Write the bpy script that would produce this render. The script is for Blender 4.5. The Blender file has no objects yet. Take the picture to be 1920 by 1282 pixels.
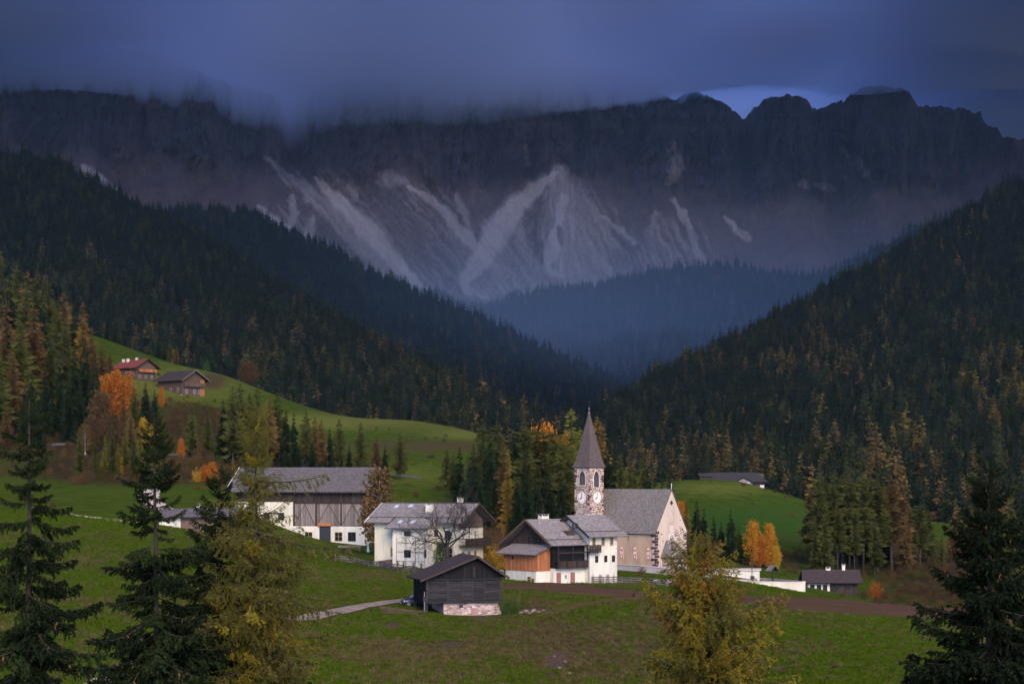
import bpy, bmesh, math, random
import numpy as np
from mathutils import Vector, Matrix

rng = random.Random(7)
nr = np.random.default_rng(7)
scene = bpy.context.scene
COL = scene.collection

# ------------------------------------------------------------------ camera, world, sun, exposure
F = 3500.0          # focal length in photo pixels (1920 wide)
CX, CY = 960.0, 900.0   # principal column and horizon row
CAMZ = 17.0
cam_d = bpy.data.cameras.new('camera')
cam_d.sensor_width = 36.0
cam_d.lens = 36.0 * F / 1920.0
cam_d.shift_y = (CY - 641.0) / 1920.0
cam_d.clip_start = 0.5
cam_d.clip_end = 60000
cam = bpy.data.objects.new('camera', cam_d)
cam.location = (0, 0, CAMZ)
cam.rotation_euler = (math.pi / 2, 0, 0)
COL.objects.link(cam)
scene.camera = cam

SUN = Vector((0.20, -0.83, 0.50)).normalized()
world = bpy.data.worlds.new('World')
scene.world = world
world.use_nodes = True
wn = world.node_tree.nodes
wl = world.node_tree.links
bg = wn['Background']
sky = wn.new('ShaderNodeTexSky')
sky.sky_type = 'NISHITA'
sky.sun_disc = False
sky.sun_elevation = math.asin(SUN.z)
sky.sun_rotation = math.atan2(SUN.x, SUN.y)
sky.altitude = 1300
tint = wn.new('ShaderNodeMix'); tint.data_type = 'RGBA'; tint.blend_type = 'MULTIPLY'
tint.inputs[0].default_value = 1.0
tint.inputs[7].default_value = (0.72, 0.86, 1.30, 1)     # cold dusk light under the overcast
wl.new(sky.outputs[0], tint.inputs[6])
wl.new(tint.outputs[2], bg.inputs[0])
bg.inputs[1].default_value = 0.15

sun_d = bpy.data.lights.new('sun', 'SUN')
sun_d.energy = 1.5
sun_d.angle = math.radians(32)
sun_d.color = (1.0, 0.79, 0.51)
sun = bpy.data.objects.new('sun', sun_d)
sun.rotation_euler = SUN.to_track_quat('Z', 'Y').to_euler()
sun.location = (200, -400, 500)
COL.objects.link(sun)

scene.view_settings.view_transform = 'Standard'
scene.view_settings.look = 'None'
scene.view_settings.gamma = 1.0
scene.view_settings.exposure = 1.62
scene.view_settings.use_curve_mapping = False
scene.render.engine = 'CYCLES'
cy = scene.cycles
cy.max_bounces = 6
cy.diffuse_bounces = 2
cy.glossy_bounces = 2
cy.transmission_bounces = 3
cy.transparent_max_bounces = 8
cy.volume_bounces = 2
cy.use_denoising = True
cy.denoiser = 'OPENIMAGEDENOISE'
cy.sample_clamp_indirect = 4.0

# ------------------------------------------------------------------ helpers
def P(px, py, D):
    return Vector(((px - CX) / F * D, D, CAMZ - (py - CY) / F * D))

def tag(o, label=None, cat=None, group=None, kind=None):
    if label: o['label'] = label
    if cat: o['category'] = cat
    if group: o['group'] = group
    if kind: o['kind'] = kind
    return o

def link(name, data, parent=None, loc=(0, 0, 0), rot=(0, 0, 0), scale=(1, 1, 1)):
    o = bpy.data.objects.new(name, data)
    COL.objects.link(o)
    o.location = loc
    o.rotation_euler = rot
    o.scale = scale
    if parent: o.parent = parent
    return o

def empty(name, loc, rz=0.0):
    o = bpy.data.objects.new(name, None)
    COL.objects.link(o)
    o.location = loc
    o.rotation_euler = (0, 0, rz)
    o.empty_display_size = 0.5
    return o

def np_mesh(name, V, Fc, mats=None, midx=None, smooth=False):
    """V (n,3); Fc list of arrays with equal row length, or one array."""
    me = bpy.data.meshes.new(name)
    if not isinstance(Fc, (list, tuple)): Fc = [Fc]
    Fc = [np.asarray(f, dtype=np.int32) for f in Fc if len(f)]
    V = np.asarray(V, dtype=np.float32)
    me.vertices.add(len(V))
    me.vertices.foreach_set('co', V.ravel())
    nl = sum(f.size for f in Fc); npoly = sum(len(f) for f in Fc)
    me.loops.add(nl); me.polygons.add(npoly)
    me.loops.foreach_set('vertex_index', np.concatenate([f.ravel() for f in Fc]))
    tot = np.concatenate([np.full(len(f), f.shape[1], dtype=np.int32) for f in Fc])
    st = np.concatenate([[0], np.cumsum(tot)[:-1]]).astype(np.int32)
    me.polygons.foreach_set('loop_start', st)
    me.polygons.foreach_set('loop_total', tot)
    if midx is not None: me.polygons.foreach_set('material_index', np.asarray(midx, dtype=np.int32))
    me.polygons.foreach_set('use_smooth', np.full(npoly, smooth, dtype=bool))
    for m in (mats or []): me.materials.append(m)
    me.update(calc_edges=True)
    return me

def set_attr(me, name, vals):
    a = me.attributes.new(name, 'FLOAT', 'POINT')
    a.data.foreach_set('value', np.asarray(vals, dtype=np.float32).ravel())

def _hash(ix, iy, seed):
    h = (ix.astype(np.int64) * 374761393 + iy.astype(np.int64) * 668265263 + seed * 974634777) & 0xFFFFFFFF
    h = ((h ^ (h >> 13)) * 1274126177) & 0xFFFFFFFF
    h = h ^ (h >> 16)
    return (h & 0xFFFFFF) / float(0xFFFFFF)

def vnoise(x, y, seed=0):
    x = np.asarray(x, dtype=np.float64); y = np.asarray(y, dtype=np.float64)
    ix = np.floor(x); iy = np.floor(y)
    fx = x - ix; fy = y - iy
    ix = ix.astype(np.int64); iy = iy.astype(np.int64)
    u = fx * fx * (3 - 2 * fx); v = fy * fy * (3 - 2 * fy)
    a = _hash(ix, iy, seed); b = _hash(ix + 1, iy, seed)
    c = _hash(ix, iy + 1, seed); d = _hash(ix + 1, iy + 1, seed)
    return (a * (1 - u) + b * u) * (1 - v) + (c * (1 - u) + d * u) * v

def fbm(x, y, seed=0, oct=4, gain=0.5):
    s = 0; a = 1; t = 0
    for i in range(oct):
        s = s + a * (vnoise(x, y, seed + i * 17) * 2 - 1)
        t += a; a *= gain
        x = x * 2.03 + 11.3; y = y * 2.03 + 5.7
    return s / t

def ridged(x, y, seed=0, oct=4):
    s = 0; a = 1; t = 0
    for i in range(oct):
        s = s + a * (1 - np.abs(vnoise(x, y, seed + i * 31) * 2 - 1) * 2)
        t += a; a *= 0.5
        x = x * 2.1 + 3.1; y = y * 2.1 + 7.7
    return s / t

def sstep(a, b, x):
    t = np.clip((x - a) / (b - a), 0, 1)
    return t * t * (3 - 2 * t)

# ------------------------------------------------------------------ materials
def new_mat(name, rough=0.9, spec=0.2):
    m = bpy.data.materials.new(name)
    m.use_nodes = True
    nt = m.node_tree
    b = nt.nodes['Principled BSDF']
    b.inputs['Roughness'].default_value = rough
    b.inputs['Specular IOR Level'].default_value = spec
    return m, nt, b

def N(nt, typ, **kw):
    n = nt.nodes.new(typ)
    for k, v in kw.items():
        if k.startswith('i_'):
            n.inputs[k[2:].replace('_', ' ')].default_value = v
        else: setattr(n, k, v)
    return n

def ramp(nt, fac, stops):
    r = nt.nodes.new('ShaderNodeValToRGB')
    e = r.color_ramp.elements
    while len(e) < len(stops): e.new(0.5)
    for el, (p, c) in zip(e, stops):
        el.position = p
        el.color = (*c, 1) if len(c) == 3 else c
    nt.links.new(fac, r.inputs[0])
    return r.outputs[0]

def mixc(nt, fac, a, b, mode='MIX'):
    m = nt.nodes.new('ShaderNodeMix')
    m.data_type = 'RGBA'; m.blend_type = mode
    for sock, v in ((m.inputs[0], fac), (m.inputs[6], a), (m.inputs[7], b)):
        if isinstance(v, (int, float)): sock.default_value = v
        elif isinstance(v, tuple): sock.default_value = (*v, 1)
        else: nt.links.new(v, sock)
    return m.outputs[2]

def noise(nt, scale, detail=4, rough=0.6, vec=None, stretch=None):
    n = N(nt, 'ShaderNodeTexNoise')
    n.inputs['Scale'].default_value = scale
    n.inputs['Detail'].default_value = detail
    n.inputs['Roughness'].default_value = rough
    if vec is None:
        g = N(nt, 'ShaderNodeNewGeometry'); vec = g.outputs['Position']
    if stretch:
        mp = N(nt, 'ShaderNodeMapping'); mp.inputs['Scale'].default_value = stretch
        nt.links.new(vec, mp.inputs[0]); vec = mp.outputs[0]
    nt.links.new(vec, n.inputs['Vector'])
    return n.outputs[0]

def bump(nt, b, h, strength=0.4, dist=0.1):
    bp = N(nt, 'ShaderNodeBump')
    bp.inputs['Strength'].default_value = strength
    bp.inputs['Distance'].default_value = dist
    nt.links.new(h, bp.inputs['Height'])
    nt.links.new(bp.outputs[0], b.inputs['Normal'])

def objvec(nt):
    return N(nt, 'ShaderNodeTexCoord').outputs['Object']

def attr(nt, name):
    return N(nt, 'ShaderNodeAttribute', attribute_name=name).outputs['Fac']

def hsv(nt, col, h=0.5, s=1.0, v=1.0):
    n = N(nt, 'ShaderNodeHueSaturation')
    for i, val in (('Hue', h), ('Saturation', s), ('Value', v)):
        if isinstance(val, (int, float)): n.inputs[i].default_value = val
        else: nt.links.new(val, n.inputs[i])
    nt.links.new(col, n.inputs['Color'])
    return n.outputs[0]

def maprange(nt, v, a, b, c, d):
    n = N(nt, 'ShaderNodeMapRange')
    for i, val in enumerate((a, b, c, d)): n.inputs[i + 1].default_value = val
    nt.links.new(v, n.inputs[0])
    return n.outputs[0]

def mat_simple(name, col, var=0.25, scale=3.0, rough=0.85, stretch=None, bstr=0.0, bdist=0.02, spec=0.2, world_space=False):
    """plain surface with tonal variation of its own and optional fine relief"""
    m, nt, b = new_mat(name, rough, spec)
    vec = None if world_space else objvec(nt)
    n = noise(nt, scale, 5, 0.65, vec, stretch)
    lo = tuple(c * (1 - var) for c in col); hi = tuple(min(1, c * (1 + var)) for c in col)
    c = ramp(nt, n, [(0.3, lo), (0.7, hi)])
    nt.links.new(c, b.inputs['Base Color'])
    if bstr: bump(nt, b, n, bstr, bdist)
    return m
# ------------------------------------------------------------------ ground: one sheet, heights through surveyed points
# (column, row, distance) of points seen on the ground, turned into world heights
CTRL = [
 # far left flank
 (-1500,1282,110),(-1500,980,320),(-1500,760,600),(-1500,480,900),
 (-600,1282,115),(-600,1090,200),(-600,940,330),(-600,800,500),(-600,600,700),(-600,520,900),
 (0,1282,120),(0,1150,170),(0,1050,230),(0,962,320),(0,918,400),(0,848,480),(0,745,570),(0,640,680),(0,590,800),
 (170,1282,122),(170,1080,215),(170,965,330),(170,915,400),(170,840,490),(170,750,600),(170,632,760),(170,640,860),
 (300,1282,125),(300,1110,205),(300,985,300),(300,922,390),(300,850,480),(300,795,560),(300,740,650),(300,676,790),(300,700,900),
 (430,1282,128),(430,1130,205),(430,1020,290),(430,940,380),(430,862,480),(430,800,570),(430,748,680),(430,706,800),(430,740,900),
 (600,1282,130),(600,1152,208),(600,1062,300),(600,1032,345),(600,940,440),(600,872,520),(600,822,640),(600,776,800),(600,815,910),
 (760,1282,130),(760,1155,212),(760,1070,295),(760,1052,330),(760,925,470),(760,862,580),(760,794,800),(760,840,910),
 (900,1282,142),(900,1160,218),(900,1082,300),(900,1058,335),(900,950,470),(900,868,600),(900,812,800),(900,860,910),
 (1000,1282,152),(1000,1150,222),(1000,1122,240),(1000,1094,290),(1000,1066,335),(1000,1010,430),(1000,930,560),(1000,870,760),(1000,890,900),
 (1120,1282,160),(1120,1129,206),(1120,1137,228),(1120,1114,255),(1120,1094,298),(1120,1068,345),(1120,1030,410),(1120,960,540),(1120,900,760),
 (1250,1282,160),(1250,1117,200),(1250,1136,230),(1250,1108,275),(1250,1088,318),(1250,1064,358),(1250,1015,440),(1250,905,600),(1250,930,700),
 (1380,1282,158),(1380,1125,203),(1380,1138,232),(1380,1105,300),(1380,1082,350),(1380,1058,410),(1380,1010,470),(1380,904,600),(1380,930,700),
 (1500,1282,152),(1500,1144,210),(1500,1135,240),(1500,1110,330),(1500,1072,420),(1500,1030,480),(1500,936,600),(1500,960,700),
 (1620,1282,145),(1620,1152,216),(1620,1142,250),(1620,1120,360),(1620,1088,430),(1620,1050,490),(1620,968,610),(1620,990,720),
 (1740,1282,130),(1740,1162,226),(1740,1140,300),(1740,1112,380),(1740,1075,440),(1740,1040,520),(1740,975,630),(1740,995,720),
 (1920,1282,130),(1920,1185,220),(1920,1150,300),(1920,1112,380),(1920,1060,470),(1920,1010,570),(1920,985,650),
 (2500,1282,130),(2500,1170,240),(2500,1060,400),(2500,960,600),(2500,900,800),
 (3400,1282,130),(3400,1120,240),(3400,950,450),(3400,780,800),
]
# the slope the photographer stands on, falling away below the frame
for _px in (-1500, -600, 200, 960, 1700, 2500, 3400):
    for _D, _z in ((4, 15.2), (12, 13.0), (30, 8.6), (55, 5.0), (85, 3.2)):
        CTRL.append((_px, CY + (CAMZ - _z) * F / _D, _D))

def _uv(px, D):
    return (np.asarray(px, float) - 960) / 700.0, np.log(np.asarray(D, float) / 300.0) * 1.6

_c = np.array(CTRL, float)
_cz = CAMZ - (_c[:, 1] - CY) / F * _c[:, 2]
_u, _v = _uv(_c[:, 0], _c[:, 2])
def _tps(r2): return 0.5 * r2 * np.log(r2 + 1e-9)
_n = len(_c)
_K = _tps((_u[:, None] - _u[None]) ** 2 + (_v[:, None] - _v[None]) ** 2) + np.eye(_n) * 0.004
_Pm = np.stack([np.ones(_n), _u, _v], 1)
_A = np.block([[_K, _Pm], [_Pm.T, np.zeros((3, 3))]])
_w = np.linalg.solve(_A, np.concatenate([_cz, np.zeros(3)]))

def H(x, y):
    """height of the village ground at world x, y"""
    x = np.atleast_1d(np.asarray(x, float)); y = np.atleast_1d(np.asarray(y, float))
    shp = x.shape
    x = x.ravel(); y = np.maximum(y.ravel(), 3.0)
    px = np.clip(CX + x / y * F, -1500, 3400)
    u, v = _uv(px, np.minimum(y, 900))
    out = np.empty(len(x))
    for i in range(0, len(x), 20000):
        s = slice(i, i + 20000)
        r2 = (u[s, None] - _u[None]) ** 2 + (v[s, None] - _v[None]) ** 2
        out[s] = _tps(r2) @ _w[:_n] + _w[_n] + _w[_n + 1] * u[s] + _w[_n + 2] * v[s]
    out += 0.35 * fbm(x / 14, y / 14, 3, 3) * sstep(20, 120, y) + 1.2 * fbm(x / 60, y / 60, 5, 2) * sstep(420, 700, y)
    k = sstep(880, 1200, y)
    out = out * (1 - k) + (-45) * k
    return out.reshape(shp)

def Hs(x, y): return float(H(x, y)[0])

def ground_hit(px, py, d0=100.0, d1=900.0):
    """first point of the ground seen along the ray through (px, py)"""
    D = np.geomspace(d0, d1, 260)
    x = (px - CX) / F * D
    z = CAMZ - (py - CY) / F * D
    g = H(x, D)
    k = np.nonzero(z <= g)[0]
    if not len(k): return None
    i = k[0]
    if i == 0: d = D[0]
    else:
        a = z[i - 1] - g[i - 1]; b = g[i] - z[i]
        d = D[i - 1] + (D[i] - D[i - 1]) * a / (a + b + 1e-9)
    return d

cols = np.concatenate([np.arange(-2600, -200, 60), np.arange(-200, 2130, 11), np.arange(2130, 4600, 60)]).astype(float)
rows = np.concatenate([np.geomspace(3, 90, 34)[:-1], np.geomspace(90, 1250, 270)[:-1], np.geomspace(1250, 16000, 26)])
PXg, Dg = np.meshgrid(cols, rows)
Xg = (PXg - CX) / F * Dg; Yg = Dg
Zg = H(Xg, Yg)
nc, nrw = len(cols), len(rows)
def grid_faces(nr_, nc_):
    i = np.arange((nr_ - 1) * (nc_ - 1)); r = i // (nc_ - 1); c = i % (nc_ - 1)
    a = r * nc_ + c
    return np.stack([a, a + 1, a + nc_ + 1, a + nc_], 1)
def grid_tris(nr_, nc_):
    q = grid_faces(nr_, nc_)
    return np.concatenate([q[:, [0, 1, 2]], q[:, [0, 2, 3]]])

# what grows where: brown brush, dry grass; the dry mask also carries the lit crest
PYg = CY + (CAMZ - Zg) * F / Dg
def blob(cx, cy, rx, ry, amp=1.0, D0=0, D1=1e9):
    return amp * np.exp(-(((PXg - cx) / rx) ** 2 + ((PYg - cy) / ry) ** 2)) * (Dg > D0) * (Dg < D1)
brush = (blob(260, 882, 190, 26, 1.3, 380, 520) + blob(120, 800, 170, 60, 1.2, 420, 700) + blob(400, 800, 90, 45, 0.9, 480, 640)
  + blob(560, 868, 140, 22, 0.8, 450, 600) + blob(1800, 1100, 130, 45, 1.2, 300, 520) + blob(1690, 1045, 70, 25, 0.9, 420, 560)
  + blob(1430, 1045, 70, 18, 0.9, 400, 470) + blob(1010, 1000, 170, 50, 1.3, 380, 560) + blob(1300, 1030, 90, 22, 0.8, 390, 480)
  + blob(960, 1030, 60, 30, 1.0, 330, 420) + blob(1600, 1040, 90, 30, 0.8, 430, 540))
dry = (blob(830, 1230, 150, 30, 0.9, 110, 215) + blob(1010, 1180, 110, 25, 0.8, 110, 230) + blob(1290, 1160, 90, 30, 0.8, 110, 215)
  + blob(1090, 1250, 90, 45, 0.6, 110, 215) + blob(700, 1215, 60, 20, 0.7, 110, 220) + blob(690, 1065, 90, 25, 0.6, 220, 300) + blob(820, 838, 120, 12, 0.55, 500, 800)
  + blob(560, 1140, 90, 30, 0.4, 150, 260) + blob(395, 715, 30, 14, 1.2, 600, 800) + blob(700, 832, 150, 12, 0.4, 500, 760) + blob(380, 790, 110, 40, 0.8, 480, 640)
  + blob(1500, 1140, 300, 8, 0.4, 200, 260) + blob(1780, 1040, 110, 30, 0.7, 400, 560) + blob(1000, 1135, 60, 12, 0.7, 200, 245)
  + blob(1300, 1245, 140, 40, 0.4, 110, 200) + blob(1130, 1200, 170, 45, 0.45, 110, 206))
def crest_light(pts, w):
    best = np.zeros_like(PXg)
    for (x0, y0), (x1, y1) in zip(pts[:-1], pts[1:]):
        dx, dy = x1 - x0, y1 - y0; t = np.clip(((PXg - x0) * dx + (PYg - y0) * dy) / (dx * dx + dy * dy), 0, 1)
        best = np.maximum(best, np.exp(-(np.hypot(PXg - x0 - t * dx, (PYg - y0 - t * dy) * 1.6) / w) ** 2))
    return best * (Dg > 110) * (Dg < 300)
dry = dry + 1.1 * crest_light([(955,1154),(1010,1150),(1060,1144),(1110,1134),(1160,1127),(1210,1124),(1300,1124),(1400,1128)], 5)  # light along the mound crest, put into the ground colour as dry grass
lush = (blob(620, 1240, 60, 40, 0.6, 110, 210) + blob(1400, 990, 200, 50, 0.8, 440, 620) + blob(1200, 1150, 60, 14, 0.8, 190, 215) + blob(1100, 1095, 160, 10, 0.8, 260, 330) + blob(1480, 1095, 110, 12, 0.9, 280, 360)
  + blob(200, 1050, 300, 120, 0.5, 110, 330))
pale = blob(330, 720, 160, 40, 0.8, 600, 860) + blob(620, 790, 260, 18, 0.85, 600, 860) + blob(880, 815, 90, 14, 0.7, 600, 860) + blob(780, 890, 80, 25, 0.5, 430, 620) + blob(1340, 915, 130, 16, 0.6, 500, 640) + blob(690, 1110, 70, 22, 0.5, 180, 260) + blob(1180, 1145, 120, 12, 0.5, 170, 206)
dirt = blob(1045, 1238, 26, 24, 1.0, 110, 215) + blob(735, 1172, 22, 7, 1.0, 110, 240) + blob(905, 1160, 60, 5, .8, 200, 240) + blob(1010, 1142, 28, 6, 0.9, 205, 240) + blob(845, 1207, 55, 8, 0.7, 110, 240)

mg, nt, b = new_mat('meadow_grass', 0.95, 0.05)
n1 = noise(nt, 0.03, 4, 0.6); n2 = noise(nt, 0.22, 5, 0.65); n3 = noise(nt, 1.6, 4, 0.75); n4 = noise(nt, 5.5, 3, 0.8)
green = ramp(nt, n2, [(0.25, (0.034, 0.062, 0.003)), (0.5, (0.062, 0.100, 0.004)), (0.72, (0.112, 0.142, 0.009))])
dryc = ramp(nt, n3, [(0.3, (0.062, 0.046, 0.017)), (0.7, (0.125, 0.092, 0.036))])
brushc = ramp(nt, n3, [(0.3, (0.022, 0.016, 0.009)), (0.7, (0.075, 0.046, 0.020))])
lushc = ramp(nt, n3, [(0.3, (0.022, 0.066, 0.006)), (0.7, (0.050, 0.124, 0.012))])
dirtc = ramp(nt, n4, [(0.3, (0.07, 0.042, 0.028)), (0.7, (0.16, 0.11, 0.075))])
def noisy(a, n, g=0.9):
    ma = N(nt, 'ShaderNodeMath', operation='ADD'); nt.links.new(a, ma.inputs[0])
    mb = N(nt, 'ShaderNodeMath', operation='MULTIPLY_ADD'); nt.links.new(n, mb.inputs[0]); mb.inputs[1].default_value = g * 2; mb.inputs[2].default_value = -g
    nt.links.new(mb.outputs[0], ma.inputs[1])
    return maprange(nt, ma.outputs[0], 0.15, 0.75, 0, 1)
palec = ramp(nt, n3, [(0.3, (0.125, 0.140, 0.016)), (0.7, (0.215, 0.215, 0.040))])
c = mixc(nt, noisy(attr(nt, 'lush'), n2, 0.4), green, lushc)
c = mixc(nt, noisy(attr(nt, 'pale'), n2, 0.5), c, palec)
d0 = N(nt, 'ShaderNodeMath', operation='MULTIPLY_ADD'); nt.links.new(n1, d0.inputs[0]); d0.inputs[1].default_value = 1.6; d0.inputs[2].default_value = -0.80
d1 = N(nt, 'ShaderNodeMath', operation='MAXIMUM'); nt.links.new(d0.outputs[0], d1.inputs[0]); d1.inputs[1].default_value = 0
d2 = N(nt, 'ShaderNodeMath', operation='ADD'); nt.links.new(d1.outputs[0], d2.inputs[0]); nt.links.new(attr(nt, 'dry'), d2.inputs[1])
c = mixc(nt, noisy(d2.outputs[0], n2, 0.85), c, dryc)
c = mixc(nt, noisy(attr(nt, 'brush'), n2, 0.5), c, brushc)
c = mixc(nt, noisy(attr(nt, 'dirt'), n3, 1.1), c, dirtc)
sp = maprange(nt, n4, 0.3, 0.72, 0.45, 1.5)
c = mixc(nt, 1.0, c, sp, 'MULTIPLY')
nt.links.new(c, b.inputs['Base Color'])
hh = N(nt, 'ShaderNodeMath', operation='ADD'); nt.links.new(n3, hh.inputs[0]); nt.links.new(n4, hh.inputs[1])
bump(nt, b, hh.outputs[0], 0.9, 0.35)
MEADOW = mg

me = np_mesh('ground', np.stack([Xg, Yg, Zg], -1).reshape(-1, 3), grid_tris(nrw, nc), [mg], smooth=True)
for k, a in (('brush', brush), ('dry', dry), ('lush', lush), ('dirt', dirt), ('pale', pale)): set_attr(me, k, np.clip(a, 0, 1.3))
ground = tag(link('ground', me), 'rolling green and brown autumn meadows around the village', 'meadow', kind='structure')
from mathutils.bvhtree import BVHTree
_gv = [Vector(v) for v in np.stack([Xg, Yg, Zg], -1).reshape(-1, 3)]
GBVH = BVHTree.FromPolygons(_gv, grid_tris(nrw, nc).tolist())
def gz(x, y):
    h = GBVH.ray_cast(Vector((x, y, 900)), Vector((0, 0, -1)))
    return h[0].z if h[0] is not None else Hs(x, y)
def gpt(px, py, dz=0.0):
    d = ground_hit(px, py)
    if d is None: d = 800.0
    x = (px - CX) / F * d
    return Vector((x, d, gz(x, d) + dz)), d

# ------------------------------------------------------------------ wooded slopes and hills
def slope(name, rowsdef, colr, label, step_px=14, nrow=60, bumpy=10.0, seed=1, back=600.0, mat=None):
    """rowsdef: lists of (px, py, D) polylines from the crest down; columns interpolate along px"""
    px = np.arange(colr[0], colr[1] + 1, step_px, dtype=float)
    ks = []
    for r in rowsdef:
        a = np.array(sorted(r), float)
        ks.append((np.interp(px, a[:, 0], a[:, 1]), np.interp(px, a[:, 0], a[:, 2])))
    t = np.linspace(0, len(ks) - 1, nrow)
    Y = np.stack([np.array([np.interp(t, range(len(ks)), [k[0][i] for k in ks]) for i in range(len(px))])], 0)[0].T
    Dm = np.array([np.interp(t, range(len(ks)), [k[1][i] for k in ks]) for i in range(len(px))]).T
    PXm = np.tile(px, (nrow, 1))
    X = (PXm - CX) / F * Dm; Z = CAMZ - (Y - CY) / F * Dm
    tt = np.linspace(0, 1, nrow)[:, None]
    Z = Z + bumpy * fbm(X / 260, Dm / 260, seed, 4) * np.clip(tt * 6, 0.0, 1)
    # the far side of the crest
    Xb = (px - CX) / F * (Dm[0] + back); Db = Dm[0] + back; Zb = Z[0] - back * 0.55
    Xm = X[0] * (1 + 0.05 * back / Dm[0]); 
    X = np.vstack([Xb[None], X]); Dm = np.vstack([Db[None], Dm]); Z = np.vstack([Zb[None], Z])
    me = np_mesh(name, np.stack([X, Dm, Z], -1).reshape(-1, 3), grid_tris(nrow + 1, len(px))[:, ::-1], [mat or FOREST_FLOOR], smooth=True)
    o = tag(link(name, me), label, 'hillside', kind='structure')
    return o, (X[1:], Dm[1:], Z[1:], px, tt)

FOREST_FLOOR = mat_simple('forest_floor', (0.030, 0.028, 0.016), 0.5, 0.02, 0.95, world_space=True, spec=0.05)

hill_left, HL = slope('wooded_hillside', [
  [(-1400,60,2900),(-500,240,2800),(-150,285,2700),(0,302,2600),(50,303,2600),(100,314,2580),(160,342,2540),(240,388,2480),(290,414,2440),(400,475,2320),(500,535,2200),(600,596,2080),(700,655,1980),(800,706,1880),(900,758,1800),(1000,806,1750),(1150,850,1700)],
  [(-1400,700,1500),(0,640,1650),(300,690,1560),(600,770,1480),(900,830,1400),(1150,880,1400)],
  [(-1400,930,1000),(0,900,1050),(300,910,1060),(600,920,1080),(900,930,1100),(1150,950,1150)]],
  (-1400, 1150), 'dark wooded mountainside rising behind the farm meadow', seed=11)
hill_left2, HL2 = slope('wooded_spur', [
  [(-200,600,3900),(150,470,3900),(230,425,3850),(285,402,3800),(310,394,3780),(400,396,3720),(460,400,3680),(500,416,3640),(560,446,3580),(640,482,3520),(720,527,3460),(800,562,3400),(870,588,3360),(950,625,3320),(1050,680,3250),(1200,740,3150)],
  [(-200,800,2700),(300,760,2700),(700,780,2600),(1200,830,2450)],
  [(-200,930,1900),(1200,930,1900)]],
  (-200, 1200), 'dark spur of forest below the scree', seed=12)
hill_right, HR = slope('wooded_flank', [
  [(3200,-260,3000),(2500,60,2850),(2200,205,2760),(2000,305,2680),(1920,347,2640),(1850,387,2580),(1750,442,2500),(1650,502,2400),(1560,552,2310),(1500,584,2250),(1400,637,2140),(1300,692,2030),(1200,747,1930),(1130,788,1860),(1000,850,1780)],
  [(3200,560,1500),(1920,700,1560),(1600,760,1520),(1300,830,1480),(1000,880,1500)],
  [(3200,960,900),(1920,1015,820),(1500,1010,860),(1000,960,1100)]],
  (1000, 3200), 'dark wooded flank on the other side of the valley', seed=13)
hill_mid, HM = slope('wooded_foothills', [
  [(300,600,5000),(760,560,4900),(830,556,4800),(870,574,4750),(905,585,4700),(960,560,4700),(1000,556,4650),(1060,545,4650),(1120,540,4600),(1180,524,4600),(1250,505,4550),(1330,502,4500),(1400,506,4450),(1440,516,4450),(1490,524,4400),(1560,512,4350),(1620,485,4300),(1700,438,4250),(1800,400,4200),(2400,250,4100)],
  [(300,700,4000),(900,680,3900),(1200,640,3800),(1500,640,3700),(2400,520,3500)],
  [(300,800,3200),(900,780,3000),(1200,780,2900),(2400,780,2800)],
  [(300,930,2000),(2400,930,2000)]],
  (300, 2400), 'hazy blue wooded foothills under the cliffs', seed=14, nrow=80, bumpy=26)

# ------------------------------------------------------------------ the mountain wall
px = np.concatenate([np.arange(-1400, -60, 24), np.arange(-60, 1985, 2.6), np.arange(1985, 3200, 24)])
TOP = np.array([(-1400,60),(-400,90),(0,95),(120,100),(250,92),(360,130),(440,160),(500,175),(528,190),(534,212),(541,214),(548,205),(556,192),(600,172),(640,150),(760,120),(900,100),(1050,120),(1150,135),(1200,142),(1225,152),(1250,183),(1262,188),(1280,176),(1300,171),(1325,178),(1345,186),(1352,190),(1375,206),(1394,221),(1402,216),(1412,204),(1424,200),(1430,187),(1455,181),(1478,178),(1500,183),(1513,186),(1522,200),(1530,206),(1545,202),(1560,194),(1580,190),(1600,176),(1614,164),(1632,160),(1656,160),(1672,168),(1690,167),(1706,172),(1716,190),(1724,199),(1745,201),(1765,198),(1790,205),(1808,204),(1828,212),(1838,210),(1844,228),(1868,242),(1880,256),(1905,260),(1920,262),(1990,250),(2150,215),(2400,160),(3200,100)], float)
SCR = np.array([(-1400,330),(0,300),(160,315),(300,330),(450,340),(520,315),(600,345),(700,338),(750,330),(830,358),(920,372),(985,352),(1030,322),(1050,318),(1085,345),(1140,372),(1230,352),(1300,380),(1400,392),(1500,398),(1600,390),(1750,372),(1920,340),(3200,320)], float)
top = np.interp(px, TOP[:, 0], TOP[:, 1])
inn = sstep(-60, 0, px) * (1 - sstep(1925, 1985, px))
top = top + inn * (fbm(px / 9.0, px * 0, 21, 3) * 5.0 + fbm(px / 3.2, px * 0, 23, 2) * 3.0)
scr = np.interp(px, SCR[:, 0], SCR[:, 1]) + 8 * fbm(px / 20, px * 0, 29, 3) + 34 * fbm(px / 75, px * 0, 30, 2)
nS, nCf = 120, 130
tS = np.linspace(0, 1, nS)[:, None]; tC = np.linspace(0, 1, nCf)[1:, None]
BASE = 640.0
yS = BASE + (scr - BASE)[None] * tS
yC = scr[None] + (top - scr)[None] * tC
dS = 5000 + (6350 - 5000) * tS ** 0.85 + 0 * px[None]
PXm = np.tile(px, (nS + nCf - 1, 1))
# gullies and fans in the scree apron
X0 = PXm[:nS]
coneN = fbm(X0 / 120, yS / 400, 41, 3)
dS = dS + 160 * coneN * np.sin(np.pi * np.clip(tS, 0, 1)) + 38 * ridged((X0 - (yS - 320) * 0.25) / 34, yS / 160, 43, 4) * np.clip(tS * 2, 0, 1)
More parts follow.
